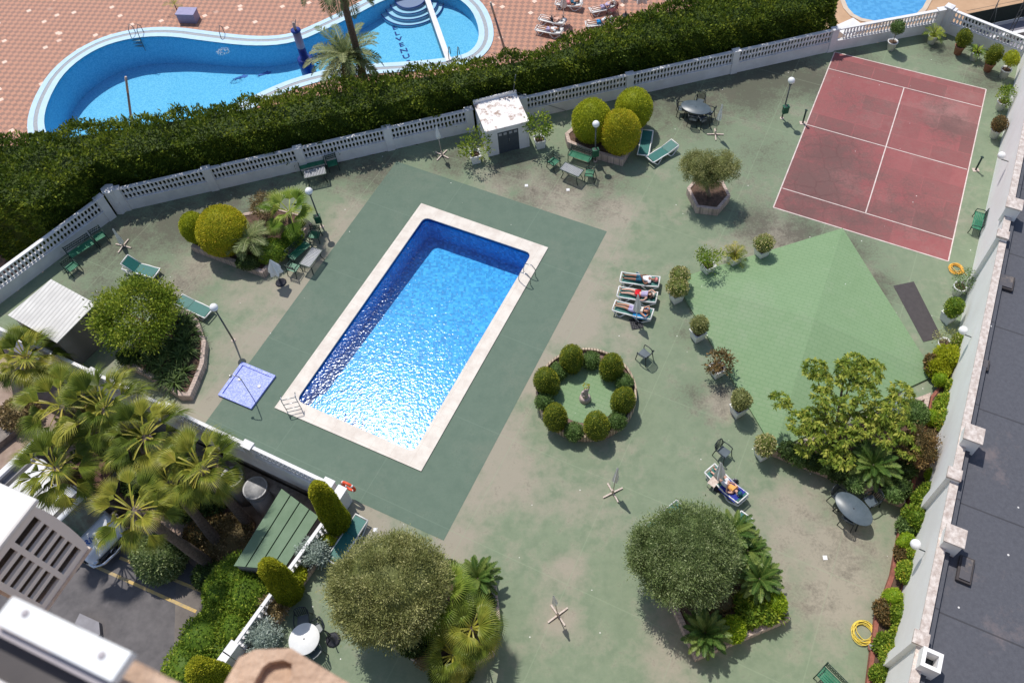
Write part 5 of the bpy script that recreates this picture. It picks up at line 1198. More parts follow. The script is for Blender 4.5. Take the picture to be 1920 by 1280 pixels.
m = MB(); m.lathe([(.27, 0), (.28, .03), (.2, .07), (.08, .10), (.045, .42), (.03, .44)], 22, fl=.03, nf=9); t_ = thing('cast_stand', 'empty round black parasol base beside the white round table', 'parasol base', W(625, 1199)); m.build('cast_base', M['black_base'], t_)
m = MB(); m.tube([(0, 0, .3), (0, 0, 1.0), (.02, .01, 1.05)], .022, 8); m.build('socket_pipe', M['dark_plastic'], t_)
# plastic armchair
def chair(label, px, py, face, mat='dark_plastic', group='dark plastic armchairs', z=0.0):
    """face: picture point the chair looks at"""
    c = W(px, py, z+.42); f = W(*face, z+.42); a = math.atan2(f.y-c.y, f.x-c.x); t_ = thing('armchair', label, 'chair', (c.x, c.y, z), a, group)
    m = MB(); m.prism([(-.2, -.19), (.24, -.23), (.26, 0), (.24, .23), (-.2, .19)], .40, .43); m.build('seat', M['grey_plastic'] if mat == 'dark_plastic' else M[mat], t_, bevel=.01)
    m = MB(); K = 7
    for k in range(K):
        y = -.20+.40*k/(K-1); bow = .05*(1-(y/.2)**2); m.bar((-.20-bow*.5, y, .44), (-.30-bow, y*1.1, .84), .042, .015, (1, 0, 0))
    m.tube([(-.28, -.24, .70), (-.34, -.2, .85), (-.37, 0, .89), (-.34, .2, .85), (-.28, .24, .70)], .022, 7); m.build('backrest', M[mat], t_)
    for s_ in (-1, 1): m = MB(); m.tube([(-.27, .25*s_, .66), (0, .29*s_, .66), (.22, .28*s_, .65), (.25, .26*s_, .60)], .022, 7); m.build('armrest', M[mat], t_)
    for sx in (-1, 1):
        for sy in (-1, 1): m = MB(); m.tube([(.24*sx if sx > 0 else -.20, .24*sy, .62 if sx > 0 else .66), (.25*sx, .25*sy, .4), (.30*sx, .28*sy, 0)], [.02, .024, .02], 6); m.build('leg', M[mat], t_)
    return t_
def oval_table(label, px, py, a, b, ang_, mat='grey_plastic', h=.73, name='table'):
    c = W(px, py, h); t_ = thing(name, label, 'table', (c.x, c.y, 0), ang_)
    m = MB(); m.lathe([(.96, h-.04), (1, h-.03), (1, h-.008), (.985, h), (.03, h-.001)], 40, sx=a, sy=b); m.build('tabletop', M[mat], t_)
    m = MB(); m.lathe([(.02, h+.0), (.03, h+.004), (.001, h+.005)], 10); m.build('parasol_hole', M['black_base'], t_)
    for sx in (-1, 1):
        for sy in (-1, 1): m = MB(); m.tube([(a*.55*sx, b*.5*sy, h-.04), (a*.68*sx, b*.68*sy, 0)], [.035, .028], 7); m.build('leg', M['dark_plastic'] if mat != 'plastic' else M['plastic'], t_)
    return t_
da = lambda p, q: math.atan2((W(*q)-W(*p)).y, (W(*q)-W(*p)).x)
oval_table('long oval blue grey table at the top of the terrace with chairs around it', 1305, 201, .86, .54, da((1283, 195), (1328, 206)))
for x, y, l in [(1279, 203, 'at the left end of the upper oval table'), (1312, 190, 'behind the upper oval table'), (1329, 211, 'at the right end of the upper oval table'), (1300, 222, 'at the front left of the upper oval table'), (1319, 224, 'at the front right of the upper oval table')]:
    chair('dark plastic armchair '+l, x, y, (1305, 204))
oval_table('oval blue grey table in the dappled shade below the triangular bed', 1601, 953, .83, .5, da((1580, 935), (1622, 972)))
chair('dark plastic armchair at the upper left of the shaded oval table', 1573, 932, (1600, 955)); chair('dark plastic armchair at the upper right of the shaded oval table', 1634, 938, (1602, 955)); chair('dark plastic armchair pushed under the lower side of the shaded oval table', 1592, 972, (1600, 955))
oval_table('round white table at the bottom left with dark chairs', 570, 1197, .57, .57, 0, 'plastic', name='round_table')
chair('dark armchair above the white round table', 568, 1163, (570, 1197)); chair('dark armchair at the right of the white round table', 593, 1180, (570, 1197)); chair('dark armchair below the white round table, partly behind the stone ledge', 590, 1222, (570, 1197))
chair('single grey armchair standing alone between the round bed and the pots', 1209, 664, (1190, 650)); chair('single dark armchair standing alone above the sunbather with the navy towel', 1356, 846, (1375, 862))
# cast iron and slat garden furniture
def bench(label, px, py, face, wd, cat='bench', name='garden_bench', group=None, seatmat='green_slat'):
    c = W(px, py, .42); f = W(*face, .42); a = math.atan2(f.y-c.y, f.x-c.x); t_ = thing(name, label, cat, (c.x, c.y, 0), a, group)
    m = MB()
    for k in range(6): m.box((-.19+k*.078, 0, .43), (.06, wd, .022))
    m.build('seat', M[seatmat], t_)
    m = MB()
    for k in range(3): m.bar((-.22-.02*k, -wd/2, .60+k*.12), (-.22-.02*k, wd/2, .60+k*.12), .02, .035)
    n = max(3, int(wd/.11))
    for k in range(n+1):
        y = -wd/2+wd*k/n
        if k < n:
            m.bar((-.215, y, .60), (-.255, y+wd/n, .84), .014, .014); m.bar((-.215, y+wd/n, .60), (-.255, y, .84), .014, .014)
    m.build('backrest', M['iron'], t_)
    for s_ in (-1, 1):
        m = MB(); y = s_*wd/2; m.tube([(.26, y, 0), (.22, y, .25), (.24, y, .42), (.22, y, .62), (-.1, y, .66), (-.23, y, .60)], .022, 6); m.tube([(-.30, y, 0), (-.24, y, .3), (-.22, y, .5), (-.27, y, .88)], .022, 6); m.tube([(.24, y, .42), (-.22, y, .42)], .018, 6); m.build('iron_side', M['iron'], t_)
    return t_
BG = 'green slatted benches'; CG = 'green slatted garden chairs'
bench('green slatted bench against the long balustrade, left of the centre, with a slatted table before it', 586, 308, (592, 335), 1.3, group=BG) if False else bench('green slatted bench against the long balustrade in the hedge shade', 585, 307, (592, 335), 1.35, group=BG)
bench('green slatted garden chair right of the bench at the long balustrade', 623, 306, (630, 330), .55, 'chair', 'garden_chair', CG)
bench('dark green bench against the left slanting balustrade', 152, 466, (165, 480), 1.3, group=BG)
bench('dark green garden chair above the bench at the left balustrade', 186, 443, (200, 460), .55, 'chair', 'garden_chair', CG); bench('dark green garden chair below the bench at the left balustrade', 134, 500, (155, 515), .55, 'chair', 'garden_chair', CG)
bench('green slatted bench behind the lattice table near the three golden domes', 1088, 293, (1072, 318), 1.25, group=BG)
bench('green garden chair at the left of the lattice table near the golden domes', 1038, 303, (1065, 320), .5, 'chair', 'garden_chair', CG); bench('green garden chair at the right of the lattice table near the golden domes', 1106, 325, (1082, 322), .5, 'chair', 'garden_chair', CG)
bench('green bench between the left bed and its lattice table', 561, 470, (580, 482), 1.2, group=BG)
bench('green garden chair above the lattice table by the left bed', 590, 440, (582, 462), .5, 'chair', 'garden_chair', CG); bench('green garden chair below the lattice table by the left bed', 550, 502, (562, 485), .5, 'chair', 'garden_chair', CG)
bench('green bench against the tall right wall beside the court corner', 1834, 414, (1815, 408), 1.2, group=BG)
bench('green bench cut off by the bottom edge near the coiled yellow hose', 1566, 1284, (1535, 1320), 1.3, group=BG)
def lat_table(label, px, py, a, l=1.15, wd=.6):
    h = .68; c = W(px, py, h); t_ = thing('lattice_table', label, 'table', (c.x, c.y, 0), a, 'lattice topped iron tables')
    m = MB(); m.box((0, wd/2, h), (l, .05, .035)); m.box((0, -wd/2, h), (l, .05, .035)); m.box((l/2, 0, h), (.05, wd, .034)); m.box((-l/2, 0, h), (.05, wd, .034)); m.build('frame', M['iron'], t_)
    m = MB()
    for k in range(14): m.box((-l/2+l*(k+.5)/14, 0, h+.002), (.045, wd-.06, .014))
    for k in range(7): m.box((0, -wd/2+wd*(k+.5)/7, h-.006), (l-.06, .03, .012))
    m.build('lattice_top', M['grey_sheet2'] if 'grey_sheet2' in M else M['pane'], t_)
    for sx in (-1, 1):
        for sy in (-1, 1): m = MB(); m.tube([(l*.42*sx, wd*.4*sy, h), (l*.36*sx, wd*.34*sy, .35), (l*.45*sx, wd*.46*sy, 0)], .022, 6); m.build('leg', M['iron'], t_)
lat_table('lattice topped iron table between the bench and chairs near the golden domes', 1072, 318, da((1055, 310), (1090, 325)))
lat_table('lattice topped iron table beside the left bed', 583, 482, da((570, 500), (598, 462)))
lat_table('lattice topped table in front of the bench at the long balustrade', 590, 323, da((570, 326), (606, 318)))
# lamps
def lamp(label, base, bin_=False, pole=2.75):
    b0 = W(*base); t_ = thing('street_lamp', label, 'lamp', b0, 0, 'globe lamps on poles')
    m = MB(); m.tube([(0, 0, 0), (0, 0, pole-.25)], [.045, .035], 9); m.lathe([(.05, pole-.3), (.09, pole-.26), (.09, pole-.2), (.04, pole-.18)], 12); m.build('pole', M['pole'], t_)
    m = MB(); m.lathe([(.12, 0), (.12, .02), (.05, .03)], 8); m.build('foot_plate', M['wood_white'], t_)
    m = MB(); m.lathe([(.19*math.sin(a)+.001, pole-.19*math.cos(a)) for a in np.linspace(.15, PI, 12)], 22); m.build('globe', M['globe'], t_)
    return t_
lamp('globe lamp beside the blue shower tray', (438, 638)); lamp('globe lamp at the right end of the left bed', (604, 425)); lamp('globe lamp left of the red court', (1466, 222)); lamp('globe lamp in front of the three golden domes', (1116, 302))
def wall_lamp(label, y, z):
    p = rw(y, z, .02); t_ = thing('wall_lamp', label, 'wall lamp', p, ang, 'globe lamps on the tall wall')
    m = MB(); m.tube([(0, 0, 0), (0, .35, .02), (0, .42, .1)], .025, 7); m.build('bracket', M['pole'], t_)
    m = MB(); m.lathe([(.19*math.sin(a)+.001, .26-.19*math.cos(a)) for a in np.linspace(.15, PI, 12)], 22, (0, .42, 0)); m.build('globe', M['globe'], t_)
wall_lamp('white globe lamp on the tall wall near the lower shrubs', 10.1, 2.6); wall_lamp('white globe lamp on the tall wall beside the court', 29.0, 2.7); wall_lamp('white globe lamp on the tall wall just above the shrub bed', 19.0, 2.7)
def bin_(label, base, offs):
    b0 = W(*base); t_ = thing('litter_bin', label, 'bin', (b0.x+offs[0], b0.y+offs[1], .62), .2, 'green litter bins on the lamp poles')
    m = MB(); m.prism([(-.17, -.11), (.17, -.11), (.15, .11), (-.15, .11)], -.05, .40); m.build('body', M['binm'], t_, bevel=.02)
    m = MB(); m.box((0, 0, .43), (.36, .26, .05)); m.build('rim', M['binm'], t_, bevel=.01); m = MB(); m.box((0, 0, .458), (.16, .12, .012)); m.build('opening', M['black_base'], t_)
bin_('green litter bin on the lamp pole by the left bed', (604, 425), (0, -.17)); bin_('green litter bin on the lamp pole left of the court', (1466, 222), (.02, -.17)); bin_('green litter bin on the lamp pole by the golden domes', (1116, 302), (0, -.17))
# shower
st_ = thing('shower', 'square periwinkle blue tiled shower tray with a tall curved pipe', 'shower', W(464, 722))
q_ = [p-W(464, 722) for p in Wp([(410, 742), (472, 768), (518, 706), (455, 680)])]
m = MB(); m.ringprism(q_, offset_poly(q_, .14), 0, .12); m.build('tray_rim', M['shower_tile'], st_); m = MB(); m.prism(offset_poly(q_, .13), 0, .07); m.build('tray', M['shower_tile'], st_)
for x, y in ((449, 711), (486, 724)): p = W(x, y, .08)-W(464, 722); m = MB(); m.lathe([(.09, .07), (.09, .085), (.01, .09)], 16, (p.x, p.y, 0)); m.build('drain_cover', M['plastic'], st_)
p = W(478, 752, .05)-W(464, 722); h_ = W(426, 675, 2.1)-W(464, 722); q2 = W(437, 681, 2.25)-W(464, 722)
m = MB(); m.tube([(p.x, p.y, 0), (p.x, p.y, 1.1), (p.x, p.y, 2.0), (p.x-.06, p.y+.03, 2.2), (p.x-.35, p.y+.1, 2.25), (p.x-.45, p.y+.12, 2.15)], .022, 8); m.build('pipe', M['steel'], st_)
m = MB(); m.lathe([(.02, .08), (.07, 0), (.065, -.02)], 12, (p.x-.45, p.y+.12, 2.1)); m.build('shower_head', M['steel'], st_)
# net posts
for (x, y), l in (((1505, 231), 'dark green net post at the left side of the red court'), ((1829, 319), 'dark green net post at the right side of the red court')):
    t_ = thing('net_post', l, 'post', W(x, y)); m = MB(); m.tube([(0, 0, 0), (0, 0, .95)], .05, 9); m.box((0, 0, .97), (.13, .13, .05)); m.build('post', M['iron'], t_); m = MB(); m.box((0, 0, .015), (.34, .26, .03)); m.build('foot_plate', M['wood_white'], t_)
# hoses
def hose(label, px, py, mat, r0, r1, n=9, name='garden_hose'):
    c = W(px, py); m = MB(); P = []
    for k in range(n*20): a = 2*PI*k/20; f = k/(n*20); rr = r0+(r1-r0)*abs(math.sin(f*9.1+.6))+.02*math.sin(a*2+f*7); P.append((rr*math.cos(a)+.05*math.cos(f*11), rr*math.sin(a)+.05*math.sin(f*13), .025+.07*f+.012*math.sin(k*1.7)))
    P += [(r0+.15, -.25, .03), (r0+.2, -.4, .02)]; m.tube(P, .015, 6); return tag(m.build(name, mat, loc=c), label, 'hose')
hose('coiled bright yellow hose on the floor near the bottom right', 1618, 1186, M['yellow'], .28, .42); hose('coiled orange hose near the lower corner of the red court', 1792, 505, M['orange'], .2, .33)
t_ = thing('wire_pot', 'small dark pot bound with pale wire below the yellow hose', 'pot', W(1633, 1216)); m = MB(); m.lathe([(.13, 0), (.17, .3), (.14, .3), (.12, .2)], 14); m.build('pot', M['brick_red'], t_); foliage('tangle', move(tuft(60, .22, .01, 1.6, 5), (0, 0, .25)), LM['silver'], t_)
# white hut by the hedge
hb = [W(917, 294), W(992, 275)]; hx = V2(hb[1]-hb[0]).normalized(); hy = Vector((-hx.y, hx.x, 0)); ha_ = math.atan2(hx.y, hx.x)
hut = thing('utility_hut', 'small white flat roofed hut with a dark double door in front of the hedge', 'hut', hb[0], ha_)
wd = (hb[1]-hb[0]).length; dp = 2.25; hh_ = 1.85
m = MB(); m.box((.02, dp/2, hh_/2), (.12, dp, hh_)); m.box((wd-.02, dp/2, hh_/2), (.12, dp, hh_)); m.box((wd/2, dp-.06, hh_/2), (wd-.16, .12, hh_)); m.box((.06+.28, .06, hh_/2), (.52, .12, hh_)); m.box((wd-.30, .06, hh_/2), (.48, .12, hh_)); m.box((wd/2, .058, hh_-.13), (wd-1.0, .118, .26)); m.build('walls', M['white'], hut)
m = MB(); m.box((wd/2, dp/2+.0, hh_+.06), (wd+.16, dp+.16, .12)); m.build('roof', pm('peeling_roof_paint', (.84, .80, .78), (.40, .29, .24), 2.2, .8, .3, 20, lo=.52, hi=.62), hut, bevel=.01)
m = MB(); m.box((wd/2, dp+.04, hh_+.22), (wd+.16, .08, .22)); m.build('parapet', M['white'], hut)
for k in range(2):
    dl = MB(); x0 = .60+(wd-1.14)*(k+.5)/2; dw = (wd-1.14)/2-.01; dl.box((x0, .05, (hh_-.26)/2), (dw, .05, hh_-.27)); d_ = dl.build('door', M['door'], hut)
    for j in range(2): g = MB(); g.box((x0+(j-.5)*dw*.48, .02, hh_-.46), (dw*.3, .012, .16)); g.build('pane', M['pane'], d_)
m = MB(); m.tube([(.64+(wd-1.14)/2, .0, .8), (.64+(wd-1.14)/2, -.03, .9), (.64+(wd-1.14)/2, 0, 1.0)], .012, 6); m.build('handle', M['steel'], hut)
m = MB(); m.tube([(wd-.1, dp, hh_+.3), (wd+.15, dp+.25, hh_+1.15), (wd+.2, dp+.3, hh_+1.2)], .03, 7); m.build('pipe', M['pole'], hut)
m = MB(); a_ = hb[0]+hx*(wd)+hy*dp+Vector((0, 0, hh_+.3)); b2_ = W(1062, 208, .05); m.tube([a_, a_.lerp(b2_, .5)-Vector((0, 0, .12)), b2_], .012, 5); tag(m.build('cable', M['pole']), 'thin cable running from the white hut roof down to the terrace', 'cable')
# left corrugated shed
sc4 = Wp([(97, 525), (181, 571), (104, 640), (12, 588)], 2.35); sb4 = [Vector((p.x, p.y, 0)) for p in sc4]; cS = sum(sc4, Vector())/4; cS.z = 0
shd = thing('shed', 'grey corrugated shed with a pale ribbed sloping roof at the left edge', 'shed', cS)
dx = V2(sc4[1]-sc4[0]).normalized(); rr_ = [p-cS for p in sc4]
m = MB(); m.add([(*p[:2], z_) for p, z_ in zip(rr_, (2.42, 2.42, 2.24, 2.24))]+[(*p[:2], z_-.05) for p, z_ in zip(rr_, (2.42, 2.42, 2.24, 2.24))], [(3, 2, 1, 0), (4, 5, 6, 7), (0, 1, 5, 4), (1, 2, 6, 5), (2, 3, 7, 6), (3, 0, 4, 7)])
m.build('roof', M['white_sheet'], shd)
ii = [p*.93 for p in rr_]; m = MB(); m.prism([(p.x, p.y) for p in ii], 0, 2.17); m.build('walls', M['grey_sheet'], shd)
bc = W(140, 655, .3); t_ = thing('broken_panel', 'broken whitish plastic panel leaning against the grey shed', 'debris', (bc.x, bc.y, 0)); m = MB(); m.bar((-.25, -.1, .05), (.1, .12, .42), .42, .03); m.bar((-.1, -.32, .04), (.12, -.22, .34), .3, .03); m.build('panel', M['wood_white'], t_)
flat('shed_apron', Wp([(135, 668), (143, 676), (205, 612), (190, 598)], .01), .006, M['darkgreen'])
for o_ in [bpy.data.objects['shed_apron']]: set_stain(o_.data, np.zeros((4, 3)), [], [])
# ------------------------------------------------------------------ people
def P3(*a): return Vector(a)
def body(label, lg, skin, pose, clothes, hair, hat=None, sc=1.0, side=0.0, loose=None, back=None):
    """a person lying on the lounger lg, feet at x=0; pose: dict of joints in lounger axes"""
    bk = lg['back'] if back is None else back
    t_ = thing('person', label, 'person', lg.location.copy(), lg.rotation_euler[2])
    z0 = .345; xb = 1.14
    def on(x, y, h=0):  # point resting h above the sling
        return Vector((x, y, z0+h)) if x < xb else Vector((xb+(x-xb)*math.cos(bk)-h*math.sin(bk), y, z0+(x-xb)*math.sin(bk)+h*math.cos(bk)))
    D = dict(pel=on(.98, 0, .12), wai=on(1.12, 0, .13), che=on(1.32, 0, .14), nek=on(1.50, 0, .13), hed=on(1.63, 0, .16), crn=on(1.74, 0, .17), lh=on(.96, .10, .11), rh=on(.96, -.10, .11), lk=on(.56, .11, .12), rk=on(.56, -.11, .12), la=on(.16, .10, .08), ra=on(.16, -.10, .08), lt=on(.08, .11, .22), rt=on(.08, -.11, .22),
             ls=on(1.45, .17, .12), rs=on(1.45, -.17, .12), le=on(1.20, .26, .08), re=on(1.20, -.26, .08), lw=on(1.02, .10, .26), rw_=on(1.05, -.08, .26))
    for k, v in pose.items(): D[k] = on(*v)
    R_ = dict(pel=.14, wai=.125, che=.145, nek=.055, hed=.085, crn=.07, lh=.095, rh=.095, lk=.062, rk=.062, la=.042, ra=.042, lt=.032, rt=.032, ls=.062, rs=.062, le=.042, re=.042, lw=.028, rw_=.028)
    keys = list(R_); J = [(D[k], R_[k]*(.92 if k not in ('hed', 'crn') else 1)) for k in keys]; ix = {k: i for i, k in enumerate(keys)}
    E2 = [('pel', 'wai'), ('wai', 'che'), ('che', 'nek'), ('nek', 'hed'), ('hed', 'crn'), ('pel', 'lh'), ('pel', 'rh'), ('lh', 'lk'), ('lk', 'la'), ('la', 'lt'), ('rh', 'rk'), ('rk', 'ra'), ('ra', 'rt'), ('che', 'ls'), ('ls', 'le'), ('le', 'lw'), ('che', 'rs'), ('rs', 're'), ('re', 'rw_')]
    E2 = [(ix[a], ix[b]) for a, b in E2]
    # hands: palm and five fingers
    for wk, ek in (('lw', 'le'), ('rw_', 're')):
        d = (D[wk]-D[ek]).normalized(); sd = d.cross(Vector((0, 0, 1))); sd = sd.normalized() if sd.length > .1 else Vector((0, 1, 0)); dnv = Vector((0, 0, -1))
        pi2 = len(J); J.append((D[wk]+d*.06, .026)); E2.append((ix[wk], pi2))
        for q in range(4):
            k0 = len(J); o_ = (q-1.5)*.021; ln = (.055, .065, .06, .048)[q]; J.append((D[wk]+d*.09+sd*o_, .0095)); J.append((D[wk]+d*(.09+ln)+sd*o_*1.15+dnv*.012, .0075)); E2 += [(pi2, k0), (k0, k0+1)]
        k0 = len(J); J.append((D[wk]+d*.05+sd*.042, .011)); J.append((D[wk]+d*.09+sd*.06+dnv*.008, .009)); E2 += [(pi2, k0), (k0, k0+1)]
    bd = skin_mesh('body', [(v, r_) for v, r_ in J], E2, M[skin], t_, 2, 0)
    # face: nose, ears, eyes are part of the head surface
    hd = D['hed'].lerp(D['crn'], .4); upv = (D['crn']-D['nek']).normalized(); fw_ = on(1.6, 0, .3)-on(1.6, 0, .1); fw_.normalize(); sd = upv.cross(fw_)
    m = MB()
    def blob(c, r_, n=8): m.lathe([(r_*math.sin(a)+.0005, -r_*math.cos(a)) for a in np.linspace(0, PI, 6)], n, c)
    blob(hd+fw_*.088-upv*.01, .016); blob(hd+sd*.083-upv*.01, .02); blob(hd-sd*.083-upv*.01, .02); m.build('nose_and_ears', M[skin], t_)
    m = MB(); blob(hd+fw_*.078+sd*.03+upv*.015, .010); blob(hd+fw_*.078-sd*.03+upv*.015, .010); m.build('eyes', M['hair_dark'], t_)
    m = MB(); m.tube([hd+fw_*.082-upv*.045-sd*.02, hd+fw_*.086-upv*.045, hd+fw_*.082-upv*.045+sd*.02], .006, 5); m.build('mouth', M['cloth_pink'], t_)
    for nm, mat_, ks, ed in clothes:
        JJ = [(D[k] if isinstance(k, str) else D[k[0]].lerp(D[k[1]], k[2]), (R_[k] if isinstance(k, str) else R_[k[0]]*(1-k[2])+R_[k[1]]*k[2])*.95+.014) for k in ks]
        skin_mesh(nm, JJ, ed, M[mat_], t_, 2, 0)
    if hair:
        hc_ = hd+upv*.035-fw_*.025; n = 700 if hair[1] else 260; d = unit(rng.normal(size=(n, 3))); f3 = np.array(fw_); u3 = np.array(upv); k = (d@f3 < .25) | (d@u3 > .55); d = d[k]
        P = np.array(hc_)+d*np.array([.098, .098, .098]); aa = leaf_arrays(P, d*.2-u3*.9, .07 if not hair[1] else .15, .25, .3); foliage('hair', aa, M[hair[0]], t_)
    if hat:
        m = MB(); rot = Matrix((sd, fw_, upv)).transposed(); vs = []; prof = [(.108, .02), (.112, .06), (.10, .11), (.06, .145), (.005, .155)]; n = 16
        for r_, z_ in prof:
            for k in range(n): a = 2*PI*k/n; vs.append(hd+rot @ Vector((r_*math.cos(a), r_*math.sin(a), z_-.01)))
        fs = [(i*n+k, i*n+(k+1) % n, (i+1)*n+(k+1) % n, (i+1)*n+k) for i in range(4) for k in range(n)]+[tuple(4*n+k for k in range(n))]
        k0 = len(vs)
        for a in np.linspace(-.9, .9, 7): vs.append(hd+rot @ Vector((.10*math.sin(a), .10*math.cos(a), .015))); vs.append(hd+rot @ Vector((.13*math.sin(a), .10*math.cos(a)+.085*math.cos(a), .0)))
        fs += [(k0+2*i, k0+2*i+1, k0+2*i+3, k0+2*i+2) for i in range(6)]
        m.add(vs, fs, True); m.build('cap', M[hat], t_)
    return t_
SHORTS = (['pel', 'wai', 'lh', 'rh', ('lh', 'lk', .62), ('rh', 'rk', .62)], [(0, 1), (0, 2), (0, 3), (2, 4), (3, 5)])
SHORTS_S = (['pel', 'lh', 'rh', ('lh', 'lk', .3), ('rh', 'rk', .3)], [(0, 1), (0, 2), (1, 3), (2, 4)])
SHIRT = (['che', 'wai', 'pel', 'ls', 'rs', ('ls', 'le', .45), ('rs', 're', .45)], [(0, 1), (1, 2), (0, 3), (0, 4), (3, 5), (4, 6)])
TOP = (['che', 'wai', ('che', 'nek', .3)], [(0, 1), (0, 2)])
body('man in white shirt and dark teal shorts, pink cap, hands on his belly', LP[0], 'skin_dark', dict(hed=(1.66, -.02, .15), crn=(1.76, -.02, .16)), [('shirt', 'cloth_white', *SHIRT), ('shorts', 'cloth_teal', *SHORTS)], ('hair_grey', False), 'cloth_pink')
body('woman in red shorts and lavender top, one arm raised to her pale cap', LP[1], 'skin_pale', dict(le=(1.62, .30, .16), lw=(1.76, .16, .22), re=(1.3, -.30, .06), rw_=(1.06, -.30, .06), lk=(.56, .13, .16), rk=(.56, -.07, .13)), [('top', 'cloth_lav', *TOP), ('shorts', 'cloth_red', *SHORTS_S)], ('hair_dark', True), 'cloth_cream')
body('person in lavender shorts and cream top, arms folded behind the head', LP[2], 'skin', dict(le=(1.66, .32, .14), lw=(1.72, .12, .08), re=(1.66, -.32, .14), rw_=(1.72, -.12, .08), lk=(.52, .10, .14), rk=(.52, -.05, .14), la=(.08, .07, .1), ra=(.08, -.06, .1)), [('top', 'cloth_cream', *TOP), ('shorts', 'cloth_lav', *SHORTS)], ('hair_dark', False))
body('sunbather with a blue cap and an orange top lying on a navy towel', L9, 'skin_pale', dict(lk=(.60, .14, .24), rk=(.60, -.10, .22)), [('top', 'cloth_orange', *TOP), ('shorts', 'cloth_white', *SHORTS)], ('hair_grey', False), 'cloth_teal')
def towel(label, lg, x0, x1, mat, wdt=.62, nm='towel'):
    bk = lg['back']; m = MB(); vs = []; n = 14; z0 = .352
    for i in range(n+1):
        x = x0+(x1-x0)*i/n
        for j in range(9):
            y = (j/8-.5)*wdt*1.12; rip = .012*math.sin(i*1.9+j)+(.0 if abs(y) < wdt/2-.02 else -.08)
            if x < 1.14: p = Vector((x, y, z0+rip+.012))
            else: p = Vector((1.14+(x-1.14)*math.cos(bk)-(rip+.02)*math.sin(bk), y, z0+(x-1.14)*math.sin(bk)+rip+.02))
            vs.append(p)
    m.add(vs, [(i*9+j, i*9+j+1, (i+1)*9+j+1, (i+1)*9+j) for i in range(n) for j in range(8)], True)
    o_ = m.build(nm, M[mat]); o_.location = lg.location; o_.rotation_euler = lg.rotation_euler; tag(o_, label, 'towel')
towel('bright blue towel draped over the back of the lowest of the three loungers', LP[2], 1.0, 1.72, 'cloth_blue')
towel('navy towel spread over the back of the lounger at the lower right', L9, .85, 1.75, 'cloth_navy', .66)
def bag(label, px, py, mat1, mat2, z=0.0):
    c = W(px, py, z+.1); t_ = thing('bag', label, 'bag', (c.x, c.y, z), random.uniform(0, 3)); m = MB(); m.lathe([(.14, 0), (.17, .1), (.13, .2), (.05, .23)], 14, sx=1.2, sy=.7, fl=.08, nf=5); m.build('pouch', M[mat1], t_); m = MB(); m.tube([(-.1, 0, .2), (-.05, 0, .36), (.05, 0, .36), (.1, 0, .2)], .012, 6); m.build('strap', M[mat2], t_)
bag('small dark blue bag on the floor behind the man with the pink cap', 1197, 517, 'cloth_teal', 'cloth_white'); bag('patterned bag on the floor beside the navy towel lounger', 1376, 902, 'cloth_black', 'cloth_white')
t_ = thing('side_table', 'low pale side table at the foot of the parasol by the sunbather', 'side table', W(1337, 908), .8); m = MB(); m.box((0, 0, .36), (.5, .34, .03)); m.build('tabletop', M['wood_white'], t_, bevel=.01)
for sx in (-1, 1):
    for sy in (-1, 1): m = MB(); m.tube([(.2*sx, .13*sy, .35), (.23*sx, .15*sy, 0)], .016, 6); m.build('leg', M['plastic'], t_)
for x, y in ((704, 993), (1547, 1045), (987, 348), (1065, 356)):
    m = MB(); m.box((0, 0, .008), (.17, .17, .012)); tag(m.build('floor_drain', M['cloth_white'], loc=W(x, y)), {704: 'small white square drain cover near the bottom corner of the pool surround', 1547: 'small white square drain cover below the shaded oval table', 987: 'small white square drain cover below the white hut', 1065: 'small white square drain cover below the lattice table of the golden domes'}[x], 'drain cover')
# ------------------------------------------------------------------ neighbouring hotel garden (lower deck)
def Wn(p, z=ZN): return [W(x, y, z) for x, y in p]
npx = [(48, 245), (60, 190), (98, 128), (165, 80), (240, 56), (320, 50), (400, 61), (480, 70), (545, 66), (600, 42), (650, 18), (710, -14), (780, -34), (850, -30), (905, 2), (928, 52), (922, 92), (885, 122), (800, 133), (740, 137), (650, 142), (575, 160), (525, 178), (430, 225), (300, 275), (150, 300), (70, 290)]
NPo = smooth_poly(Wn(npx), 2)
n1_ = offset_poly(NPo, .36); n2_ = offset_poly(NPo, .62); n3_ = offset_poly(NPo, 1.02)
deck = MB()
dk = [Vector((-75, 29.0)), Vector((-27.7, 29.0)), Vector((-22, 33)), Vector((-10, 36)), Vector((18.5, 43.2)), Vector((19.5, 100)), Vector((-75, 130))]
bm = bmesh.new()
def ring_fill(outer, inner, z, name, mat):
    """flat sheet between an outline and a closed hole, stitched by triangulation"""
    bm = bmesh.new(); ov = [bm.verts.new((p[0], p[1], z)) for p in outer]; iv = [bm.verts.new((p[0], p[1], z)) for p in inner]
    es = [bm.edges.new((ov[i], ov[(i+1) % len(ov)])) for i in range(len(ov))]+[bm.edges.new((iv[i], iv[(i+1) % len(iv)])) for i in range(len(iv))]
    bmesh.ops.triangle_fill(bm, use_beauty=True, use_dissolve=False, edges=es)
    for f in bm.faces:
        if f.normal.z < 0: f.normal_flip()
    me = bpy.data.meshes.new(name); bm.to_mesh(me); bm.free(); me.materials.append(mat); o = bpy.data.objects.new(name, me); C.objects.link(o); return o
tag(ring_fill([Vector((-260, -160)), Vector((260, -160)), Vector((260, 320)), Vector((-260, 320))], offset_poly(NPo, .2), ZY-.02, 'ground', M['sand']), kind='structure')
tag(ring_fill(dk, offset_poly(NPo, .05), ZN, 'neighbour_paving', M['checker']), kind='structure')
np_ = thing('resort_pool', 'large freeform light blue pool of the neighbouring hotel at the upper left', 'pool')
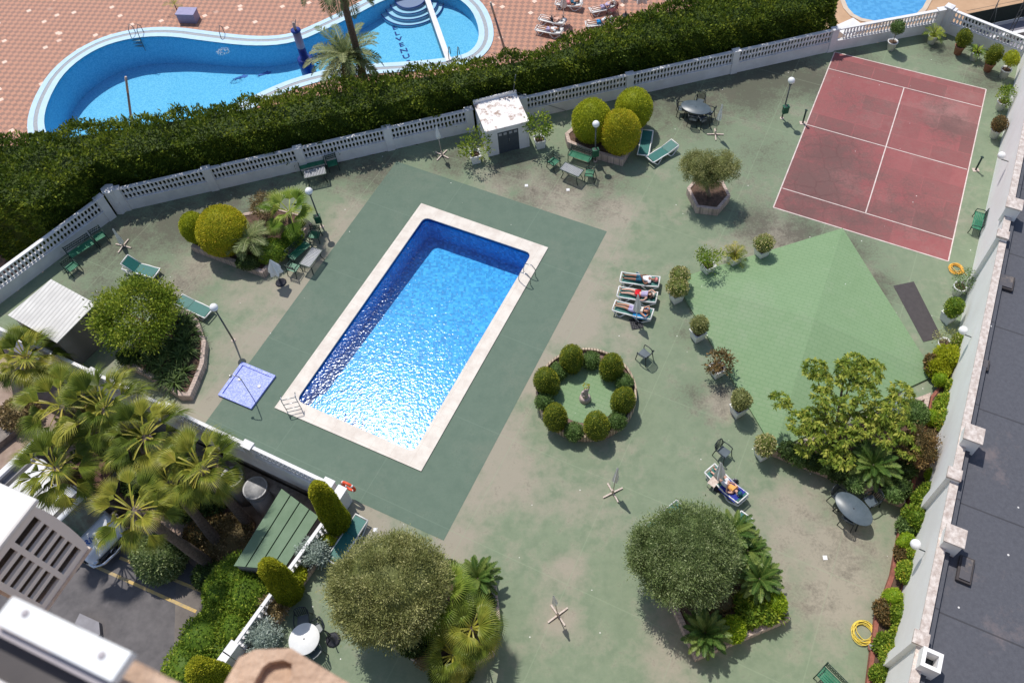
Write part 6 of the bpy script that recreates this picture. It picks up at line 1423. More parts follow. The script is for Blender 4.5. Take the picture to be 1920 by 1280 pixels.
m = MB(); m.ringprism(NPo, n1_, ZN-.02, ZN+.05); m.build('outer_coping', M['paleblue'], np_); m = MB(); m.ringprism(n1_, n2_, ZN-.02, ZN+.035); m.build('gutter', M['poolgrey'], np_); m = MB(); m.ringprism(n2_, n3_, ZN-.02, ZN+.05); m.build('inner_coping', M['paleblue'], np_)
k = len(n3_)
def nd_depth(p): return ZN-1.0-1.3*max(0, min(1, (-8-p[0])/18))
m = MB(); m.add([(p[0], p[1], ZN+.03) for p in n3_]+[(p[0], p[1], nd_depth(p)) for p in n3_], [(i, (i+1) % k, k+(i+1) % k, k+i) for i in range(k)]); m.build('pool_wall', M['npool_tile'], np_)
bm = bmesh.new(); vv = [bm.verts.new((p[0], p[1], nd_depth(p))) for p in n3_]; es = [bm.edges.new((vv[i], vv[(i+1) % k])) for i in range(k)]; bmesh.ops.triangle_fill(bm, use_beauty=True, edges=es); me = bpy.data.meshes.new('pool_floor'); bm.to_mesh(me); bm.free(); me.materials.append(M['npool_tile']); o = bpy.data.objects.new('pool_floor', me); C.objects.link(o); o.parent = np_
m = MB(); m.add([(p[0], p[1], ZN-.06) for p in n3_], [tuple(range(k))]); wn = m.build('water', M['nwater'], np_)
if wn.data.polygons[0].normal.z < 0: wn.data.flip_normals()
# dividing wall of the children's end
a = W(797, -12, ZN); b_ = W(842, 116, ZN); dvw = thing('pool_divider', 'pale narrow wall dividing the neighbouring pool near the lettering', 'wall'); m = MB(); m.bar((a.x, a.y, ZN-.45), (b_.x, b_.y, ZN-.45), .34, 1.06); m.build('wall', M['poolgrey'], dvw); m = MB(); m.bar((a.x, a.y, ZN+.095), (b_.x, b_.y, ZN+.095), .36, .03); m.build('cap', M['white'], dvw)
# rounded entry steps
stn = thing('pool_steps', 'rounded white and navy edged steps at the top of the neighbouring pool', 'steps'); sc2 = W(768, -10, ZN)
for i, rr in enumerate((2.3, 1.9, 1.5, 1.1)):
    P = [Vector((sc2.x+rr*math.cos(a), sc2.y+rr*math.sin(a))) for a in np.linspace(PI*.97, 2*PI, 26)]
    z_ = ZN-.95+i*.2; m = MB(); m.prism([p for p in P], ZN-1.4, z_); m.build('step', [M['paleblue'], M['paleblue'], M['paleblue'], M['lilac']][i], stn)
    m = MB(); m.tube([(p.x, p.y, z_+.01) for p in P], .045, 6); m.build('step_edge', M['navy'], stn)
# floor lettering HOTEL VENUS, stacked letter by letter
a = W(727, 18, ZN-1); b_ = W(766, 116, ZN-1); lt = thing('pool_lettering', 'dark blue lettering HOTELVENUS on the floor of the neighbouring pool', 'lettering', (0, 0, 0))
dL = (b_-a); la = math.atan2(dL.y, dL.x)+PI/2
for i, chh in enumerate('HOTELVENUS'):
    cu = bpy.data.curves.new('letter', 'FONT'); cu.body = chh; cu.size = .60; cu.extrude = .006; cu.align_x = 'CENTER'; cu.align_y = 'CENTER'; cu.offset = .012
    o = bpy.data.objects.new('letter', cu); C.objects.link(o); dgp = bpy.context.evaluated_depsgraph_get(); me = bpy.data.meshes.new_from_object(o.evaluated_get(dgp)); bpy.data.objects.remove(o)
    me.materials.clear(); me.materials.append(M['navy']); q = bpy.data.objects.new('letter', me); C.objects.link(q); q.parent = lt; p = a.lerp(b_, i/9); q.location = (p.x, p.y, nd_depth((p.x, p.y))+.015); q.rotation_euler = (0, 0, la); q.scale = (1.25, 1.0, 1)
# dolphins
for (x, y), l in (((456, 142), 'left dark dolphin shaped mark on the floor of the neighbouring pool'), ((501, 138), 'right dark dolphin shaped mark on the floor of the neighbouring pool')):
    c = W(x, y, ZN-1.8); P = [(-.62, -.02), (-.4, .08), (-.1, .17), (.02, .30), (.08, .17), (.35, .1), (.5, .02), (.72, .03), (.5, -.04), (.2, -.06), (.05, -.16), (-.02, -.07), (-.3, -.09), (-.48, -.08), (-.7, -.2), (-.6, -.08), (-.76, .03)]
    m = MB(); m.prism(P, 0, .01); o = m.build('dolphin_mosaic', M['blue_ink'], loc=(c.x, c.y, nd_depth((c.x, c.y))+.01)); o.rotation_euler = (0, 0, .2); tag(o, l, 'mosaic')
# ladder
for (x, y), l in (((258, 66), 'steel ladder at the top left of the neighbouring pool'), ((426, 68), 'slim steel rail at the top edge of the neighbouring pool'), ((852, 108), 'small steel handrail near the dividing wall of the neighbouring pool')):
    p = W(x, y, ZN); t_ = thing('pool_ladder', l, 'ladder', p, -.1)
    for s_ in (-.3, .3)[: 2 if x != 426 else 1]: m = MB(); m.tube([(s_, .35, 0), (s_, .35, .5), (s_, .1, .8), (s_, -.25, .6), (s_, -.4, -.2), (s_, -.42, -1)], .026, 6); m.build('ladder_rail', M['pole'], t_)
    if x != 426:
        for j in range(3): m = MB(); m.box((0, -.42, -.12-j*.25), (.6, .12, .03)); m.build('tread', M['poolgrey'], t_)
# fountain column
p = W(572, 112, ZN); fc = thing('fountain_column', 'tall lilac and blue tiled column with a small figure on top, standing in the neighbouring pool', 'fountain', p)
m = MB(); m.lathe([(.5, -1.3), (.5, .12), (.42, .15), (.27, .2), (.25, 2.3), (.33, 2.34), (.33, 2.42), (.1, 2.44)], 12); m.build('column', M['navy'], fc)
m = MB(); m.lathe([(.262, .5), (.262, 2.28), (.2, 2.29)], 12); m.build('tile_facing', M['lilac'], fc)
J = [((0, 0, 2.62), .1), ((0, 0, 2.45), .12), ((0, 0, 2.85), .11), ((0, 0, 3.02), .06), ((.14, 0, 2.98), .04), ((.2, .05, 3.2), .03)]
skin_mesh('figure', J, [(0, 1), (0, 2), (2, 3), (2, 4), (4, 5)], M['stone'], fc)
p = W(418, 96, ZN-.05); foliage('fountain_jet', move(crown((.45, .3, .16), 260, .08, 4, amp=.5, with_core=False, jit=1.2), (0, 0, 0)), M['cloth_white'], None, p); tag(bpy.data.objects['fountain_jet'], 'small white splash of water in the neighbouring pool', 'splash')
# raised planter, posts
p = W(356, 38, ZN); t_ = thing('tiled_box', 'lilac tiled low box with a pitched top near the upper edge', 'box', p, -.12); m = MB(); m.box((0, 0, .35), (1.25, .75, .7)); m.build('body', M['lilac'], t_); m = MB(); m.bar((-.66, 0, .74), (.66, 0, .74), .85, .05); m.build('lid', pm('lilac_lid', (.36, .34, .5), (.3, .28, .44), 4), t_)
p = W(333, 22, ZN); t_ = thing('young_palm', 'thin yellowish young palm beside the lilac box', 'plant', p); foliage('crown', move(pinnate(7, .9, .3, 12, 1.2, .2, 1, 3, wid=.014), (0, 0, .6)), LM['tree'], t_); m = MB(); m.tube([(0, 0, 0), (0, 0, .65)], [.05, .03], 6); m.build('trunk', M['palmbark'], t_)
for b0_, t0_, l in (((252, 268), (236, 146), 'tall pale slightly bent pole rising from the hedge at the left'), ((956, 125), (920, 6), 'tall pale pole rising from the hedge near the neighbouring pool')):
    t_ = thing('tall_pole', l, 'pole', W(*b0_, ZN)); rel = W(*t0_, 3.0)-W(*b0_, ZN); rel.z = 6.0 if False else (3.0-ZN)
    m = MB(); m.tube([(0, 0, 0), rel*.6, rel], [.09, .07, .06], 8); m.build('post', M['pole2'] if 'pole2' in M else M['poolgrey'], t_); m = MB(); m.tube([rel*.8, rel*1.01], [.07, .065], 8); m.build('sleeve', M['wood_white'], t_)
# palms
def featherpalm(label, base, top, ztop, nf, L, lw, seed, tr, el=(1.2, -.5), arch=1.3, kind='date'):
    b0 = W(*base, ZN); rel = W(*top, ztop)-b0; t_ = thing('date_palm', label, 'palm', b0); trunk_obj([(0, 0, -.1), rel*.5, rel], [tr*1.2, tr, tr], M['palmbark'], t_, n=12)
    foliage('crown', move(pinnate(nf, L, lw, 46, el[0], el[1], arch, seed, wid=.03), rel), LM[kind], t_)
featherpalm('date palm with a full crown beside the neighbouring pool', (651, 172), (648, 108), 0.6, 46, 2.6, .50, 4, .28)
featherpalm('very tall palm whose bare trunk crosses the neighbouring pool and leaves the top edge', (690, 172), (628, -58), 7.5, 34, 2.8, .6, 9, .20)
# sun loungers and people of the neighbours
g2 = 'white loungers of the neighbouring hotel'
NL = [lounger('white lounger of the neighbouring hotel, upper one of the close pair', (1010, 32), (1062, 42), .25, group=g2, z=ZN, sling='plastic'), lounger('white lounger of the neighbouring hotel, lower one of the close pair', (1004, 52), (1056, 60), .25, group=g2, z=ZN, sling='plastic'),
      lounger('white lounger of the neighbouring hotel cut off by the top edge', (1040, 4), (1094, 8), .3, group=g2, z=ZN, sling='plastic'), lounger('white lounger of the neighbouring hotel beside the dark red chair', (1108, 20), (1154, 8), .4, group=g2, z=ZN, sling='plastic'), lounger('white lounger of the neighbouring hotel nearest the hedge top', (1098, 46), (1150, 38), .35, group=g2, z=ZN, sling='plastic')]
body('neighbouring sunbather in dark swimwear on the upper lounger of the pair', NL[0], 'skin_pale', {}, [('shorts', 'cloth_black', *SHORTS_S)], ('hair_grey', False))
body('neighbouring sunbather in a white and lilac shirt on the lower lounger of the pair', NL[1], 'skin', {}, [('shirt', 'cloth_white', *SHIRT), ('shorts', 'cloth_lav', *SHORTS)], ('hair_dark', False))
body('neighbouring sunbather in teal at the top edge', NL[2], 'skin', {}, [('shirt', 'cloth_teal', *SHIRT), ('shorts', 'cloth_pink', *SHORTS)], ('hair_dark', False))
body('neighbouring sunbather in lilac clothing beside the dark red chair', NL[3], 'skin_pale', {}, [('shirt', 'cloth_lav', *SHIRT), ('shorts', 'cloth_lav', *SHORTS)], ('hair_blond', False))
body('neighbouring sunbather with blue shorts on the lounger nearest the hedge', NL[4], 'skin', {}, [('shorts', 'cloth_blue', *SHORTS), ('top', 'cloth_white', *TOP)], ('hair_dark', False))
M['maroon'] = pm('maroon_plastic', (.10, .012, .02), (.13, .02, .03), 4, .45)
chair('dark red armchair among the neighbouring loungers', 1149, 18, (1130, 30), 'maroon', None, ZN)
parasol('closed lilac grey parasol beside the neighbouring pair of loungers', (1056, 38), (1058, 0), 'round', z=ZN, hgt=2.3, cr=.2); parasol('closed parasol of the neighbours beyond the hedge, upper right', (1173, 30), (1171, -4), 'round', z=ZN, hgt=2.3, cr=.2)
parasol('wide half folded grey parasol of the neighbours at the top edge', (1204, 26), (1195, -10), 'round', z=ZN, hgt=2.3, cr=.42, flare=1.2)
# second pool at the top right
tag(flat('cream_paving', [W(1480, 110, ZN), W(1585, 140, ZN), W(1700, 130, ZN), W(1790, 70, ZN), W(1960, 10, ZN), W(2050, -120, ZN), W(1500, -160, ZN)], ZN+.004, M['deckcream']), kind='structure')
p2 = smooth_poly(Wn([(1560, -60), (1770, -60), (1752, -8), (1733, 28), (1700, 42), (1650, 48), (1600, 38), (1575, 10)]), 1)
t2 = thing('small_pool', 'shallow pale blue pool with a cream edge at the top right', 'pool'); m = MB(); m.ringprism(p2, offset_poly(p2, .32), ZN, ZN+.06); m.build('coping', M['kerbcream'], t2); ip2 = offset_poly(p2, .3)
m = MB(); m.prism(ip2, ZN, ZN+.012); m.build('floor', mosaic('flat_aqua', (.12, .36, .66), (.14, .40, .70), (.17, .44, .74), 5), t2); m = MB(); m.add([(p[0], p[1], ZN+.03) for p in ip2], [tuple(range(len(ip2)))]); wn = m.build('water', M['nwater'], t2)
if wn.data.polygons[0].normal.z < 0: wn.data.flip_normals()
t_ = thing('white_step', 'white stepped slab beyond the balustrade at the end of the hedge', 'step', W(1592, 66, ZN)); m = MB(); m.box((0, 0, .25), (1.6, 1.0, .5), .5); m.box((0, .5, .12), (2.0, 1.2, .24), .5); m.build('steps', M['white'], t_)
# road and mesh fence at the far right
ra = W(1800, 62, ZN); tag(flat('road', [W(1795, 60, ZN), W(1990, 20, ZN), W(2050, 200, ZN), W(1905, 190, ZN), W(1860, 130, ZN)], ZN+.010, M['road']), kind='structure')
mf = thing('mesh_fence', 'dark green screened mesh fence beyond the far right corner', 'fence', (0, 0, 0)); a = W(1795, 62, ZN); b_ = W(1990, 22, ZN); m = MB(); m.bar((a.x, a.y, ZN+.1), (b_.x, b_.y, ZN+.1), .22, .2); m.build('plinth', M['white'], mf); m = MB(); m.bar((a.x, a.y, ZN+.85), (b_.x, b_.y, ZN+.85), .03, 1.25); m.build('screen', M['mesh_green'], mf)
m = MB()
for f in (.28, .62, .92): p = a.lerp(b_, f); m.tube([(p.x, p.y, ZN), (p.x, p.y, ZN+2.2)], .035, 6); m.tube([(p.x, p.y, ZN+1.9), (p.x+.1, p.y-.8, ZN)], .02, 5)
m.tube([a+Vector((0, 0, 1.75)), b_+Vector((0, 0, 1.75))], .012, 5); m.build('posts_and_wire', M['pole'], mf)
m = MB(); p0 = W(1800, 88, ZN); p1 = W(1990, 48, ZN); m.bar((p0.x, p0.y, ZN+.08), (p1.x, p1.y, ZN+.08), .5, .14); tag(m.build('kerb', M['white']), kind='structure')
m = MB(); p0 = W(1830, 86, ZN); p1 = W(1990, 56, ZN); m.bar((p0.x, p0.y, ZN+.16), (p1.x, p1.y, ZN+.16), .5, .03); tag(m.build('drain_channel', M['rubber']), kind='structure')
t_ = thing('cable_mast', 'thin dark lattice mast beyond the wall at the far right corner', 'mast', W(1886, 78, ZN)); m = MB()
for s_ in (-.12, .12): m.tube([(s_, 0, 0), (s_*.6, 0, 4.6)], .03, 6)
for k in range(8): m.tube([(-.12, 0, .3+k*.5), (.12, 0, .55+k*.5)], .015, 5)
m.build('mast', M['pole'], t_)
# ground patches left of the terrace
tag(flat('left_ground', Wn([(-60, 430), (60, 430), (135, 480), (60, 600), (-60, 560)], ZY), ZY+.004, M['darkgreen']), kind='structure'); set_stain(bpy.data.objects['left_ground'].data, np.zeros((5, 3)), [], [])
# ------------------------------------------------------------------ service yard and car park
tag(flat('car_park', [W(x, y, ZY) for x, y in [(-80, 960), (150, 880), (420, 1110), (350, 1270), (300, 1500), (-200, 1500)]], ZY+.006, M['asphalt']), kind='structure')
tag(flat('car_park_strip', [W(x, y, ZY) for x, y in [(330, 1085), (420, 1125), (350, 1290), (325, 1290)]], ZY+.010, M['sand2'] if 'sand2' in M else pm('pale_asphalt', (.20, .175, .155), (.15, .13, .12), 2, .9)), kind='structure')
m = MB()
for (x0, y0), (x1, y1) in (((120, 1035), (368, 1146)), ((225, 1045), (408, 1120))): a = W(x0, y0, ZY); b_ = W(x1, y1, ZY); m.bar((a.x, a.y, ZY+.016), (b_.x, b_.y, ZY+.016), .13, .004)
tag(m.build('road_markings', M['yellow_line']), kind='structure')
# white van
v0 = W(200, 1022, ZY+.9); vf = W(96, 935, ZY+.9); vd = V2(v0-vf).normalized(); va = math.atan2(vd.y, vd.x); vo = W(208, 1028, ZY+.6)
van = thing('van', 'white van with blue lettering on its hood, half hidden by the palms', 'van', (vo.x, vo.y, ZY), va)
wv = 1.0   # half width
def sect(m, secs, cl=True):
    vs = []; n = len(secs[0][1])
    for x, pr in secs: vs += [(x, y, z) for y, z in pr]
    fs = [(i*n+k, i*n+(k+1) % n, (i+1)*n+(k+1) % n, (i+1)*n+k) for i in range(len(secs)-1) for k in range(n)]+[tuple(range(n))[::-1], tuple((len(secs)-1)*n+k for k in range(n))]
    return m.add(vs, fs, False)
def prof(w_, z0, z1, c=.12): return [(-w_, z0), (-w_, z1-c), (-w_+c, z1), (w_-c, z1), (w_, z1-c), (w_, z0)]
m = MB(); sect(m, [(-5.2, prof(.96, .35, 2.05)), (-5.0, prof(1.0, .3, 2.1)), (-1.9, prof(1.0, .3, 2.1)), (-1.2, prof(.98, .3, 1.15)), (-.25, prof(.96, .3, .98)), (.0, prof(.86, .35, .78))]); m.build('body', M['carpaint'], van, bevel=.04)
m = MB(); m.add([(-1.86, -.86, 2.02), (-1.86, .86, 2.02), (-1.16, .90, 1.20), (-1.16, -.90, 1.20)], [(3, 2, 1, 0)]); g_ = m.build('windscreen', M['glass'], van, loc=(.03, 0, .03))
m = MB(); sect(m, [(-.05, prof(.86, .34, .70, .1)), (.12, prof(.74, .36, .62, .1))]); m.build('grille', M['carblack'], van)
m = MB(); m.tube([(-.5, -1.0, .45), (-.05, -.93, .45), (.2, -.6, .46), (.26, 0, .46), (.2, .6, .46), (-.05, .93, .45), (-.5, 1.0, .45)], .075, 8); m.build('bumper', M['chrome'], van)
for s_ in (-1, 1): m = MB(); m.lathe([(.02, -.03), (.15, 0), (.13, .05), (.01, .07)], 12, (-.03, s_*.72, .70), sx=1.0, sy=1.1); m.build('headlight', M['chrome'], van)
m = MB(); m.tube([(.13+.0*math.cos(a), .12*math.cos(a), .55+.12*math.sin(a)) for a in np.linspace(0, 2*PI, 17)[:-1]], .02, 6, True); m.build('badge', M['chrome'], van)
for sx in (-4.3, -.75):
    for s_ in (-1, 1):
        m = MB(); rotm = []; n = 20; vs = []
        for y, r_ in ((-.1, .30), (-.1, .34), (.1, .34), (.1, .30)): vs += [(sx+r_*math.cos(2*PI*k/n), s_*.95+y, .34+r_*math.sin(2*PI*k/n)) for k in range(n)]
        m.add(vs, [(i*n+k, i*n+(k+1) % n, (i+1)*n+(k+1) % n, (i+1)*n+k) for i in range(3) for k in range(n)]+[tuple(range(n)), tuple(range(3*n, 4*n))]); m.build('wheel', M['tyre'], van)
for k in range(4): m = MB(); m.box((-2.6-k*.72, 0, 2.125), (.62, 1.7, .03)); m.build('roof_panel', M['white'], van)
m = MB(); m.box((-3.7, 0, 2.106), (3.2, 1.8, .012)); m.build('roof_gap', M['carblack'], van)
for s_ in (-1, 1): m = MB(); m.box((-1.5, s_*1.13, 1.3), (.12, .2, .25)); m.build('mirror', M['carblack'], van, bevel=.02)
cu = bpy.data.curves.new('lettering', 'FONT'); cu.body = 'Riviera'; cu.size = .42; cu.extrude = .003; cu.align_x = 'CENTER'; cu.align_y = 'CENTER'; cu.shear = .3; cu.offset = .008
o = bpy.data.objects.new('lettering', cu); C.objects.link(o); dgp = bpy.context.evaluated_depsgraph_get(); me = bpy.data.meshes.new_from_object(o.evaluated_get(dgp)); bpy.data.objects.remove(o)
me.materials.clear(); me.materials.append(M['blue_ink']); q = bpy.data.objects.new('lettering', me); C.objects.link(q); q.parent = van; q.location = (-.72, 0, 1.085); q.rotation_euler = (0, .18, PI/2)
t_ = thing('wooden_crate', 'pale box standing beside the windscreen of the white van', 'box', W(148, 1008, ZY), va); m = MB(); m.box((0, 0, .7), (.6, .9, 1.4)); m.build('body', M['beige'], t_, bevel=.03)
# washingtonia palms
def yard_palm(label, base, top, zt, nf, pet, bl, seed, tr=.2):
    fanpalm(label, base, ZY, top, zt, int(nf*1.45), pet, bl*1.12, 'fan', seed, (1.3, -.75), tr, span=1.9, fold=.75, group='tall fan palms of the service yard', droop=.55, seg=30, name='tall_fan_palm', cat='palm', dead=8)
yard_palm('tall fan palm in front of the white van, its trunk leaning to the lower right', (402, 1062), (252, 958), 3.2, 15, 1.0, .86, 31)
yard_palm('tall fan palm above the white drum, rightmost of the yard palms', (470, 985), (378, 880), 2.2, 18, .95, 1.0, 32)
yard_palm('tall fan palm in the middle of the yard group, below the curved bed', (385, 950), (272, 820), 2.0, 19, 1.05, 1.05, 33)
yard_palm('tall fan palm in the upper middle of the yard group', (320, 890), (198, 768), 2.2, 20, 1.1, 1.1, 34)
yard_palm('tall fan palm at the far left of the yard group beside the white parapet', (235, 960), (106, 878), 1.6, 19, .95, 1.0, 35)
yard_palm('tall fan palm with yellowing leaves left of the upper middle palm', (250, 860), (118, 762), 1.7, 18, 1.05, 1.05, 36)
yard_palm('dark green fan palm beside the low balustrade at the left edge', (170, 765), (50, 672), 1.6, 24, .85, 1.0, 37)
yard_palm('small shaded fan palm between the van palm and the drum', (420, 1030), (318, 905), 1.2, 16, .85, .85, 38)
# tank, panel roof, walls
def drum(label, px, py, r_, h_, zt):
    c = W(px, py, zt); t_ = thing('water_drum', label, 'water tank', (c.x, c.y, ZY)); hz = zt-ZY
    m = MB(); m.lathe([(r_*.98, 0), (r_, hz-h_*.5), (r_, hz-.05), (r_*1.04, hz-.03), (r_*1.04, hz), (r_*.98, hz)], 30); m.build('body', M['drum'], t_); m = MB(); m.lathe([(r_*.97, hz-.03), (r_*.9, hz+.01), (.05, hz+.03)], 30); m.build('lid', M['drum_top'], t_)
    m = MB(); m.tube([(r_*1.03*math.cos(a), r_*1.03*math.sin(a), hz-.35) for a in np.linspace(0, 2*PI, 25)[:-1]], .015, 5, True); m.build('hoop', M['drum_top'], t_)
drum('large grey round water drum between the palms and the green panel roof', 478, 914, .52, 1.2, -1.2); drum('white round drum hidden behind the rightmost palm', 434, 893, .48, 1.2, -1.2)
GP = Wp([(528, 916), (592, 968), (532, 1066), (437, 1056)], -.35); GP = [W(527, 915, -.35), W(598, 968, -.35), W(532, 1068, -.35), W(437, 1060, -.35)]
gr = thing('panel_roof', 'flat green roof of four long panels beside the low balustrade', 'roof'); 
for k in range(4):
    e = .012; a0 = GP[0].lerp(GP[1], k/4+e); a1 = GP[0].lerp(GP[1], (k+1)/4-e); b0 = GP[3].lerp(GP[2], k/4+e); b1 = GP[3].lerp(GP[2], (k+1)/4-e)
    m = MB(); m.prism([a0, a1, b1, b0], -.42, -.35); o = m.build('roof_panel', pm('green_panel', (.125, .20, .12), (.155, .235, .15), 1.5, .7) if k == 0 else bpy.data.materials['green_panel'], gr, bevel=.006)
m = MB(); cG = sum(GP, Vector())/4; m.prism([p*.97+cG*.03 for p in GP], -.46, -.43); m.build('underside', M['rubber'], gr); m = MB(); m.prism([p*.96+cG*.04 for p in GP], ZY, -.47); m.build('store_walls', M['grey_wall'], gr)
m = MB(); nn2 = Vector((ins.y, -ins.x)).normalized(); a = SW1-ins.normalized()*8.5+nn2*.45; b_ = SW1+nn2*.45; m.bar((*a[:2], ZY+1.0), (*b_[:2], ZY+1.0), .5, 2.0); tag(m.build('concrete_ledge', M['old_wall']), 'weathered concrete ledge at the foot of the terrace below the low balustrade', 'ledge')
t_ = thing('low_parapet', 'pale low parapet wall at the left edge behind the leftmost palm', 'wall'); a = W(-20, 905, -1.6); b_ = W(80, 812, -1.6); m = MB(); m.bar((a.x, a.y, -1.7), (b_.x, b_.y, -1.7), .28, .16); m.build('coping', M['white'], t_); m = MB(); m.bar((a.x, a.y, (ZY-1.78)/2), (b_.x, b_.y, (ZY-1.78)/2), .22, -1.78-ZY); m.build('wall', M['grey_wall'], t_)
t_ = thing('annex_roof', 'dark grey lower roof at the left edge below the parapet', 'roof'); m = MB(); m.prism([W(-40, 930, -2), W(50, 850, -2), W(85, 880, -2), W(110, 930, -2), W(30, 1010, -2)], ZY, -2.0); m.build('slab', M['grey_wall'], t_)
t_ = thing('red_roof', 'small dark red ribbed roof glimpsed between the palms', 'roof'); q_ = Wp([(130, 880), (175, 845), (215, 880), (175, 925)], -2.2); m = MB(); m.prism(q_, -2.3, -2.2); m.build('sheet', M['rust_roof'], t_); m = MB(); m.prism([p*.95+sum(q_, Vector())/4*.05 for p in q_], ZY, -2.31); m.build('walls', M['grey_wall'], t_)
t_ = thing('garden_trough', 'low pale concrete trough at the left edge of the yard', 'trough', W(18, 815, ZY)); m = MB(); m.box((0, 0, .2), (.7, 2.6, .4), -.7); m.build('trough', M['old_wall'], t_)
for i, (x, y, r_, kd, n, h_) in enumerate([(35, 775, (.9, .8, .6), 'brown', 2500, .3), (300, 1045, (1.1, 1.0, 1.0), 'olive_grey', 5200, .5), (395, 1080, (.7, .6, .5), 'dark', 2000, .2), (360, 930, (1.6, 1.2, .5), 'dark', 5000, .3), (430, 1010, (1.2, 1.2, .45), 'brown', 3000, .2), (290, 890, (1.6, 1.2, .5), 'dark', 4500, .2), (200, 850, (1.4, 1.2, .5), 'dark', 3500, .2), (385, 1000, (1.2, 1.0, .4), 'red', 2500, .2), (150, 800, (1.3, 1.1, .5), 'brown', 3000, .2), (425, 930, (.5, .5, .5), 'olive_grey', 1200, .3), (440, 1075, (.6, .5, .5), 'green', 1500, .3)]):
    shrub(['brown dry shrub at the left edge of the yard', 'grey green feathery shrub beside the yellow parking line', 'dark shrub at the edge of the yellow parking line near the green hedge', 'dark undergrowth between the palms beside the drum', 'dry undergrowth below the drum and the panel roof', 'dark undergrowth in the middle of the palms', 'dark undergrowth near the small red roof', 'reddish undergrowth around the leaning palm trunk', 'dry undergrowth below the upper left palms', 'small grey shrub hanging beside the large drum', 'green shrub at the lower corner of the green panel roof'][i], x, y, r_, ZY, kd, n, .14, 'shrub', cz=h_+r_[2]*.5, amp=.25, jit=.9, corescale=.8)
hx_ = [(455, 1085), (425, 1110), (470, 1120), (440, 1150), (405, 1165), (445, 1185), (390, 1200), (425, 1215), (375, 1235), (355, 1262), (400, 1255)]
arr = []; h0 = W(*hx_[0], ZY)
for i, (x, y) in enumerate(hx_):
    c = W(x, y, ZY+1.6); arr.append(move(crown((1.0, 1.0, 1.25), 3600, .13, seed=i+50, amp=.22, jit=.8, k=20), (c.x-h0.x, c.y-h0.y, 1.5)))
me = npmesh('bushy_hedge', *join(arr)); me.materials.append(LM['green']); o = bpy.data.objects.new('bushy_hedge', me); C.objects.link(o); o.location = h0
tag(o, 'bright green bushy hedge between the car park and the low balustrade', 'hedge')
t_ = thing('stone_slab', 'pale grey stone slab lying on the car park near the window rail', 'slab', W(172, 1178, ZY)); m = MB(); m.prism([(-.7, .35), (.3, .3), (.65, -.1), (.55, -.35), (-.65, -.05)], 0, .3); m.build('slab', M['grey_wall'], t_).rotation_euler = (0, 0, -.35)
# ------------------------------------------------------------------ the building the view is taken from
U = Vector((.916, -.40, 0)).normalized(); Vv = Vector((-U.y, U.x, 0))       # along and out of the facade
def F(u, v, z): return U*u+Vv*v+Vector((0, 0, z))
fz = math.atan2(U.y, U.x)
fac = thing('hotel_facade', 'rendered wall of the building below the window at the lower left corner', 'building', (0, 0, 0))
m = MB(); c = F(2.2, -.42, (H-1.35+ZY)/2); m.box(c, (18, .3, H-1.35-ZY), fz); m.build('wall', M['facade'], fac)
# air conditioner: box with bulged front and slotted side
acz = H-4.45
ac = thing('air_conditioner', 'beige air conditioner casing with two rows of dark slots at the lower left', 'air conditioner', F(-3.04, 0, acz)+Vv*.55, fz)
gx = W(62, 950, acz)-F(-3.04, .55, acz)
ac.location = W(62, 950, acz)
dpt = .40; hA = .66
def acp(v, z): return (0, v, z)
# side panel with slots: built as bars around the openings
m = MB(); cols = [(-.03, -.185), (-.215, -.37)]; x0 = 0.0; th = .02
rowsn = 6; zt = -.06; zb = -hA+.05; rh = (zt-zb)/rowsn
m.box((-.01, -.015, -hA/2), (th, .03, hA)); m.box((-.01, -.20, -hA/2), (th, .03, hA)); m.box((-.01, -.388, -hA/2), (th, .035, hA)); m.box((-.0101, -.2, -.03), (th, .40, .06)); m.box((-.0101, -.2, -hA+.025), (th, .40, .05))
for r_ in range(1, rowsn): m.box((-.0102, -.2, zt-r_*rh), (th, .38, .034))
m.build('slotted_side', M['ac'], ac)
m = MB(); m.box((-.06, -.2, -hA/2), (.02, .36, hA-.08)); m.build('coil', M['ac_in'], ac)
m = MB(); n = 12; vs = []
for x in (0.0, -.85):
    for k in range(n+1): f = k/n; vs.append((x, .0+.028*math.sin(PI*f)**.5, -hA*f))
m.add(vs, [(k, k+1, n+2+k, n+1+k) for k in range(n)]+[tuple(range(n+1)), tuple(range(n+1, 2*n+2))[::-1]]); m.build('bulged_front', M['ac'], ac)
m = MB(); m.box((-.43, -.19, .02), (.9, .46, .04)); m.build('top_cover', M['ac_top'], ac, bevel=.015); m = MB(); m.box((-.46, -.2, -hA/2), (.78, .37, hA-.02)); m.build('casing', M['ac'], ac)
m = MB(); m.box((-.43, -.2, -hA-.012), (.88, .42, .024)); m.build('base', M['wood_white'], ac); 
m = MB(); m.tube([(.0, -.40, -.1), (.0, -.62, -.1)], .02, 6); m.tube([(-.8, -.40, -.1), (-.8, -.62, -.1)], .02, 6); m.build('bracket', M['pole'], ac)
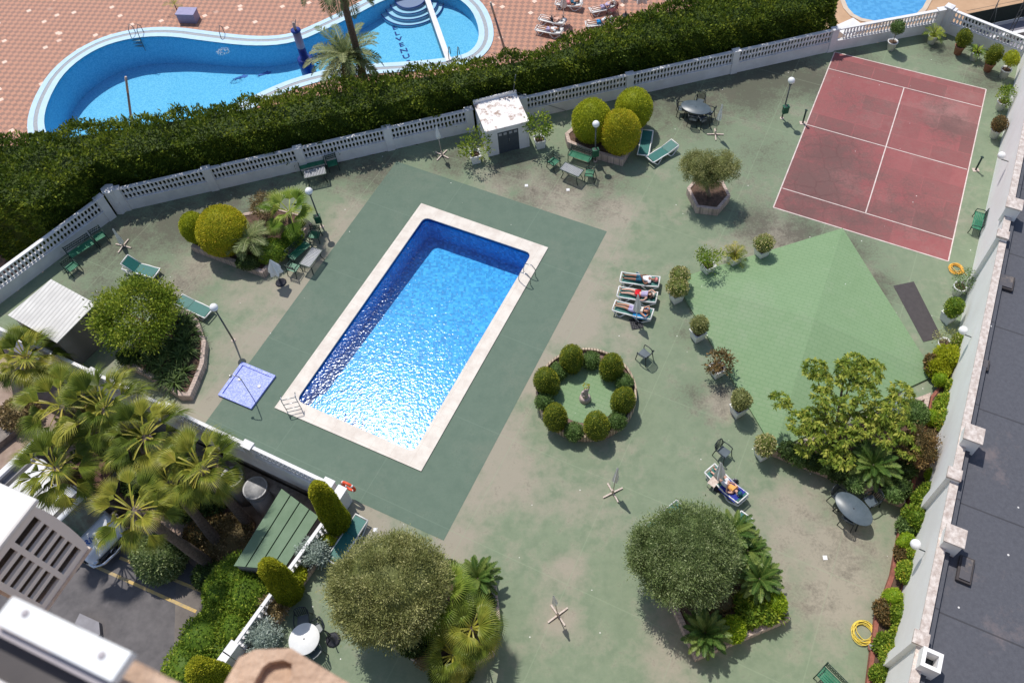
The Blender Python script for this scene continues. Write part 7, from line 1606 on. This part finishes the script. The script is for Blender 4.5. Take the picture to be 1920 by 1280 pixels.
# window rail at the lower left, about a metre away
zr = H-1.0
rl = [W(23, 1116, zr), W(248, 1222, zr), W(209, 1279, zr), W(-16, 1166, zr)]
e0 = (rl[0]-rl[1]); rl[0] = rl[1]+e0*1.6 if False else rl[0]; 
wr = thing('window_rail', 'out of focus white metal window rail with two screws at the lower left corner', 'window rail', rl[1])
lc = [p-rl[1] for p in rl]; m = MB(); m.prism([(p.x, p.y) for p in lc], -.016, 0); m.build('rail', M['sill'], wr, bevel=.002)
def lp(u, v, z=0.0): p = lc[1].lerp(lc[0], u).lerp(lc[2].lerp(lc[3], u), v); return Vector((p.x, p.y, z))
for u_ in (.83, .17): c = lp(u_, .32 if u_ > .5 else .45); m = MB(); m.lathe([(.0045, 0), (.0045, .001), (.003, .002), (.0005, .001)], 14, c); m.build('screw', M['sill_side'], wr)
ex = lambda u, v, z: lp(u, v, z)
m = MB(); m.prism([ex(-.0, 1.02, 0), ex(1.4, 1.02, 0), ex(1.4, 1.25, 0), ex(0, 1.25, 0)], -.03, -.017); m.build('lower_lip', M['sill_side'], wr)
m = MB(); m.prism([ex(-.0, 1.27, 0), ex(1.6, 1.27, 0), ex(1.6, 2.6, 0), ex(0, 2.6, 0)], -.07, -.055); m.build('track', M['track'], wr)
m = MB(); m.prism([ex(.55, 2.4, 0), ex(1.7, 2.4, 0), ex(1.7, 4.4, 0), ex(.55, 4.4, 0)], -.05, -.03); m.build('inner_rail', M['ac'], wr)
led = thing('window_ledge', 'rough beige rendered ledge under the out of focus window rail', 'ledge', rl[1])
m = MB(); m.prism([ex(-.42, .15, 0), ex(1.4, -.10, 0), ex(1.4, 4.5, 0), ex(-.8, 4.5, 0), ex(-.8, .55, 0)], -.42, -.09); m.build('slab', M['beige'], led, bevel=.01)
# stone finial at the bottom edge
zs = H-1.5
S0 = [W(x, y, zs) for x, y in [(448, 1232), (478, 1217), (546, 1214), (580, 1236), (672, 1290), (660, 1400), (420, 1400), (415, 1290)]]
fn = thing('stone_ledge', 'out of focus chamfered beige stone block at the bottom edge', 'stone block', S0[2]); L = [p-S0[2] for p in S0]; cL = sum(L, Vector())/8
I_ = [W(x, y, zs-.0)-S0[2] for x, y in [(492, 1250), (505, 1240), (530, 1236), (548, 1243), (540, 1300), (530, 1400), (470, 1400), (470, 1290)]]
m = MB(); m.prism([(p.x, p.y) for p in L], -.25, -.02); m.build('block', M['beige'], fn, bevel=.008)
m = MB(); m.ringprism([(p.x, p.y) for p in L], [(p.x, p.y) for p in I_], -.02, .0); m.build('rim', M['beige'], fn)
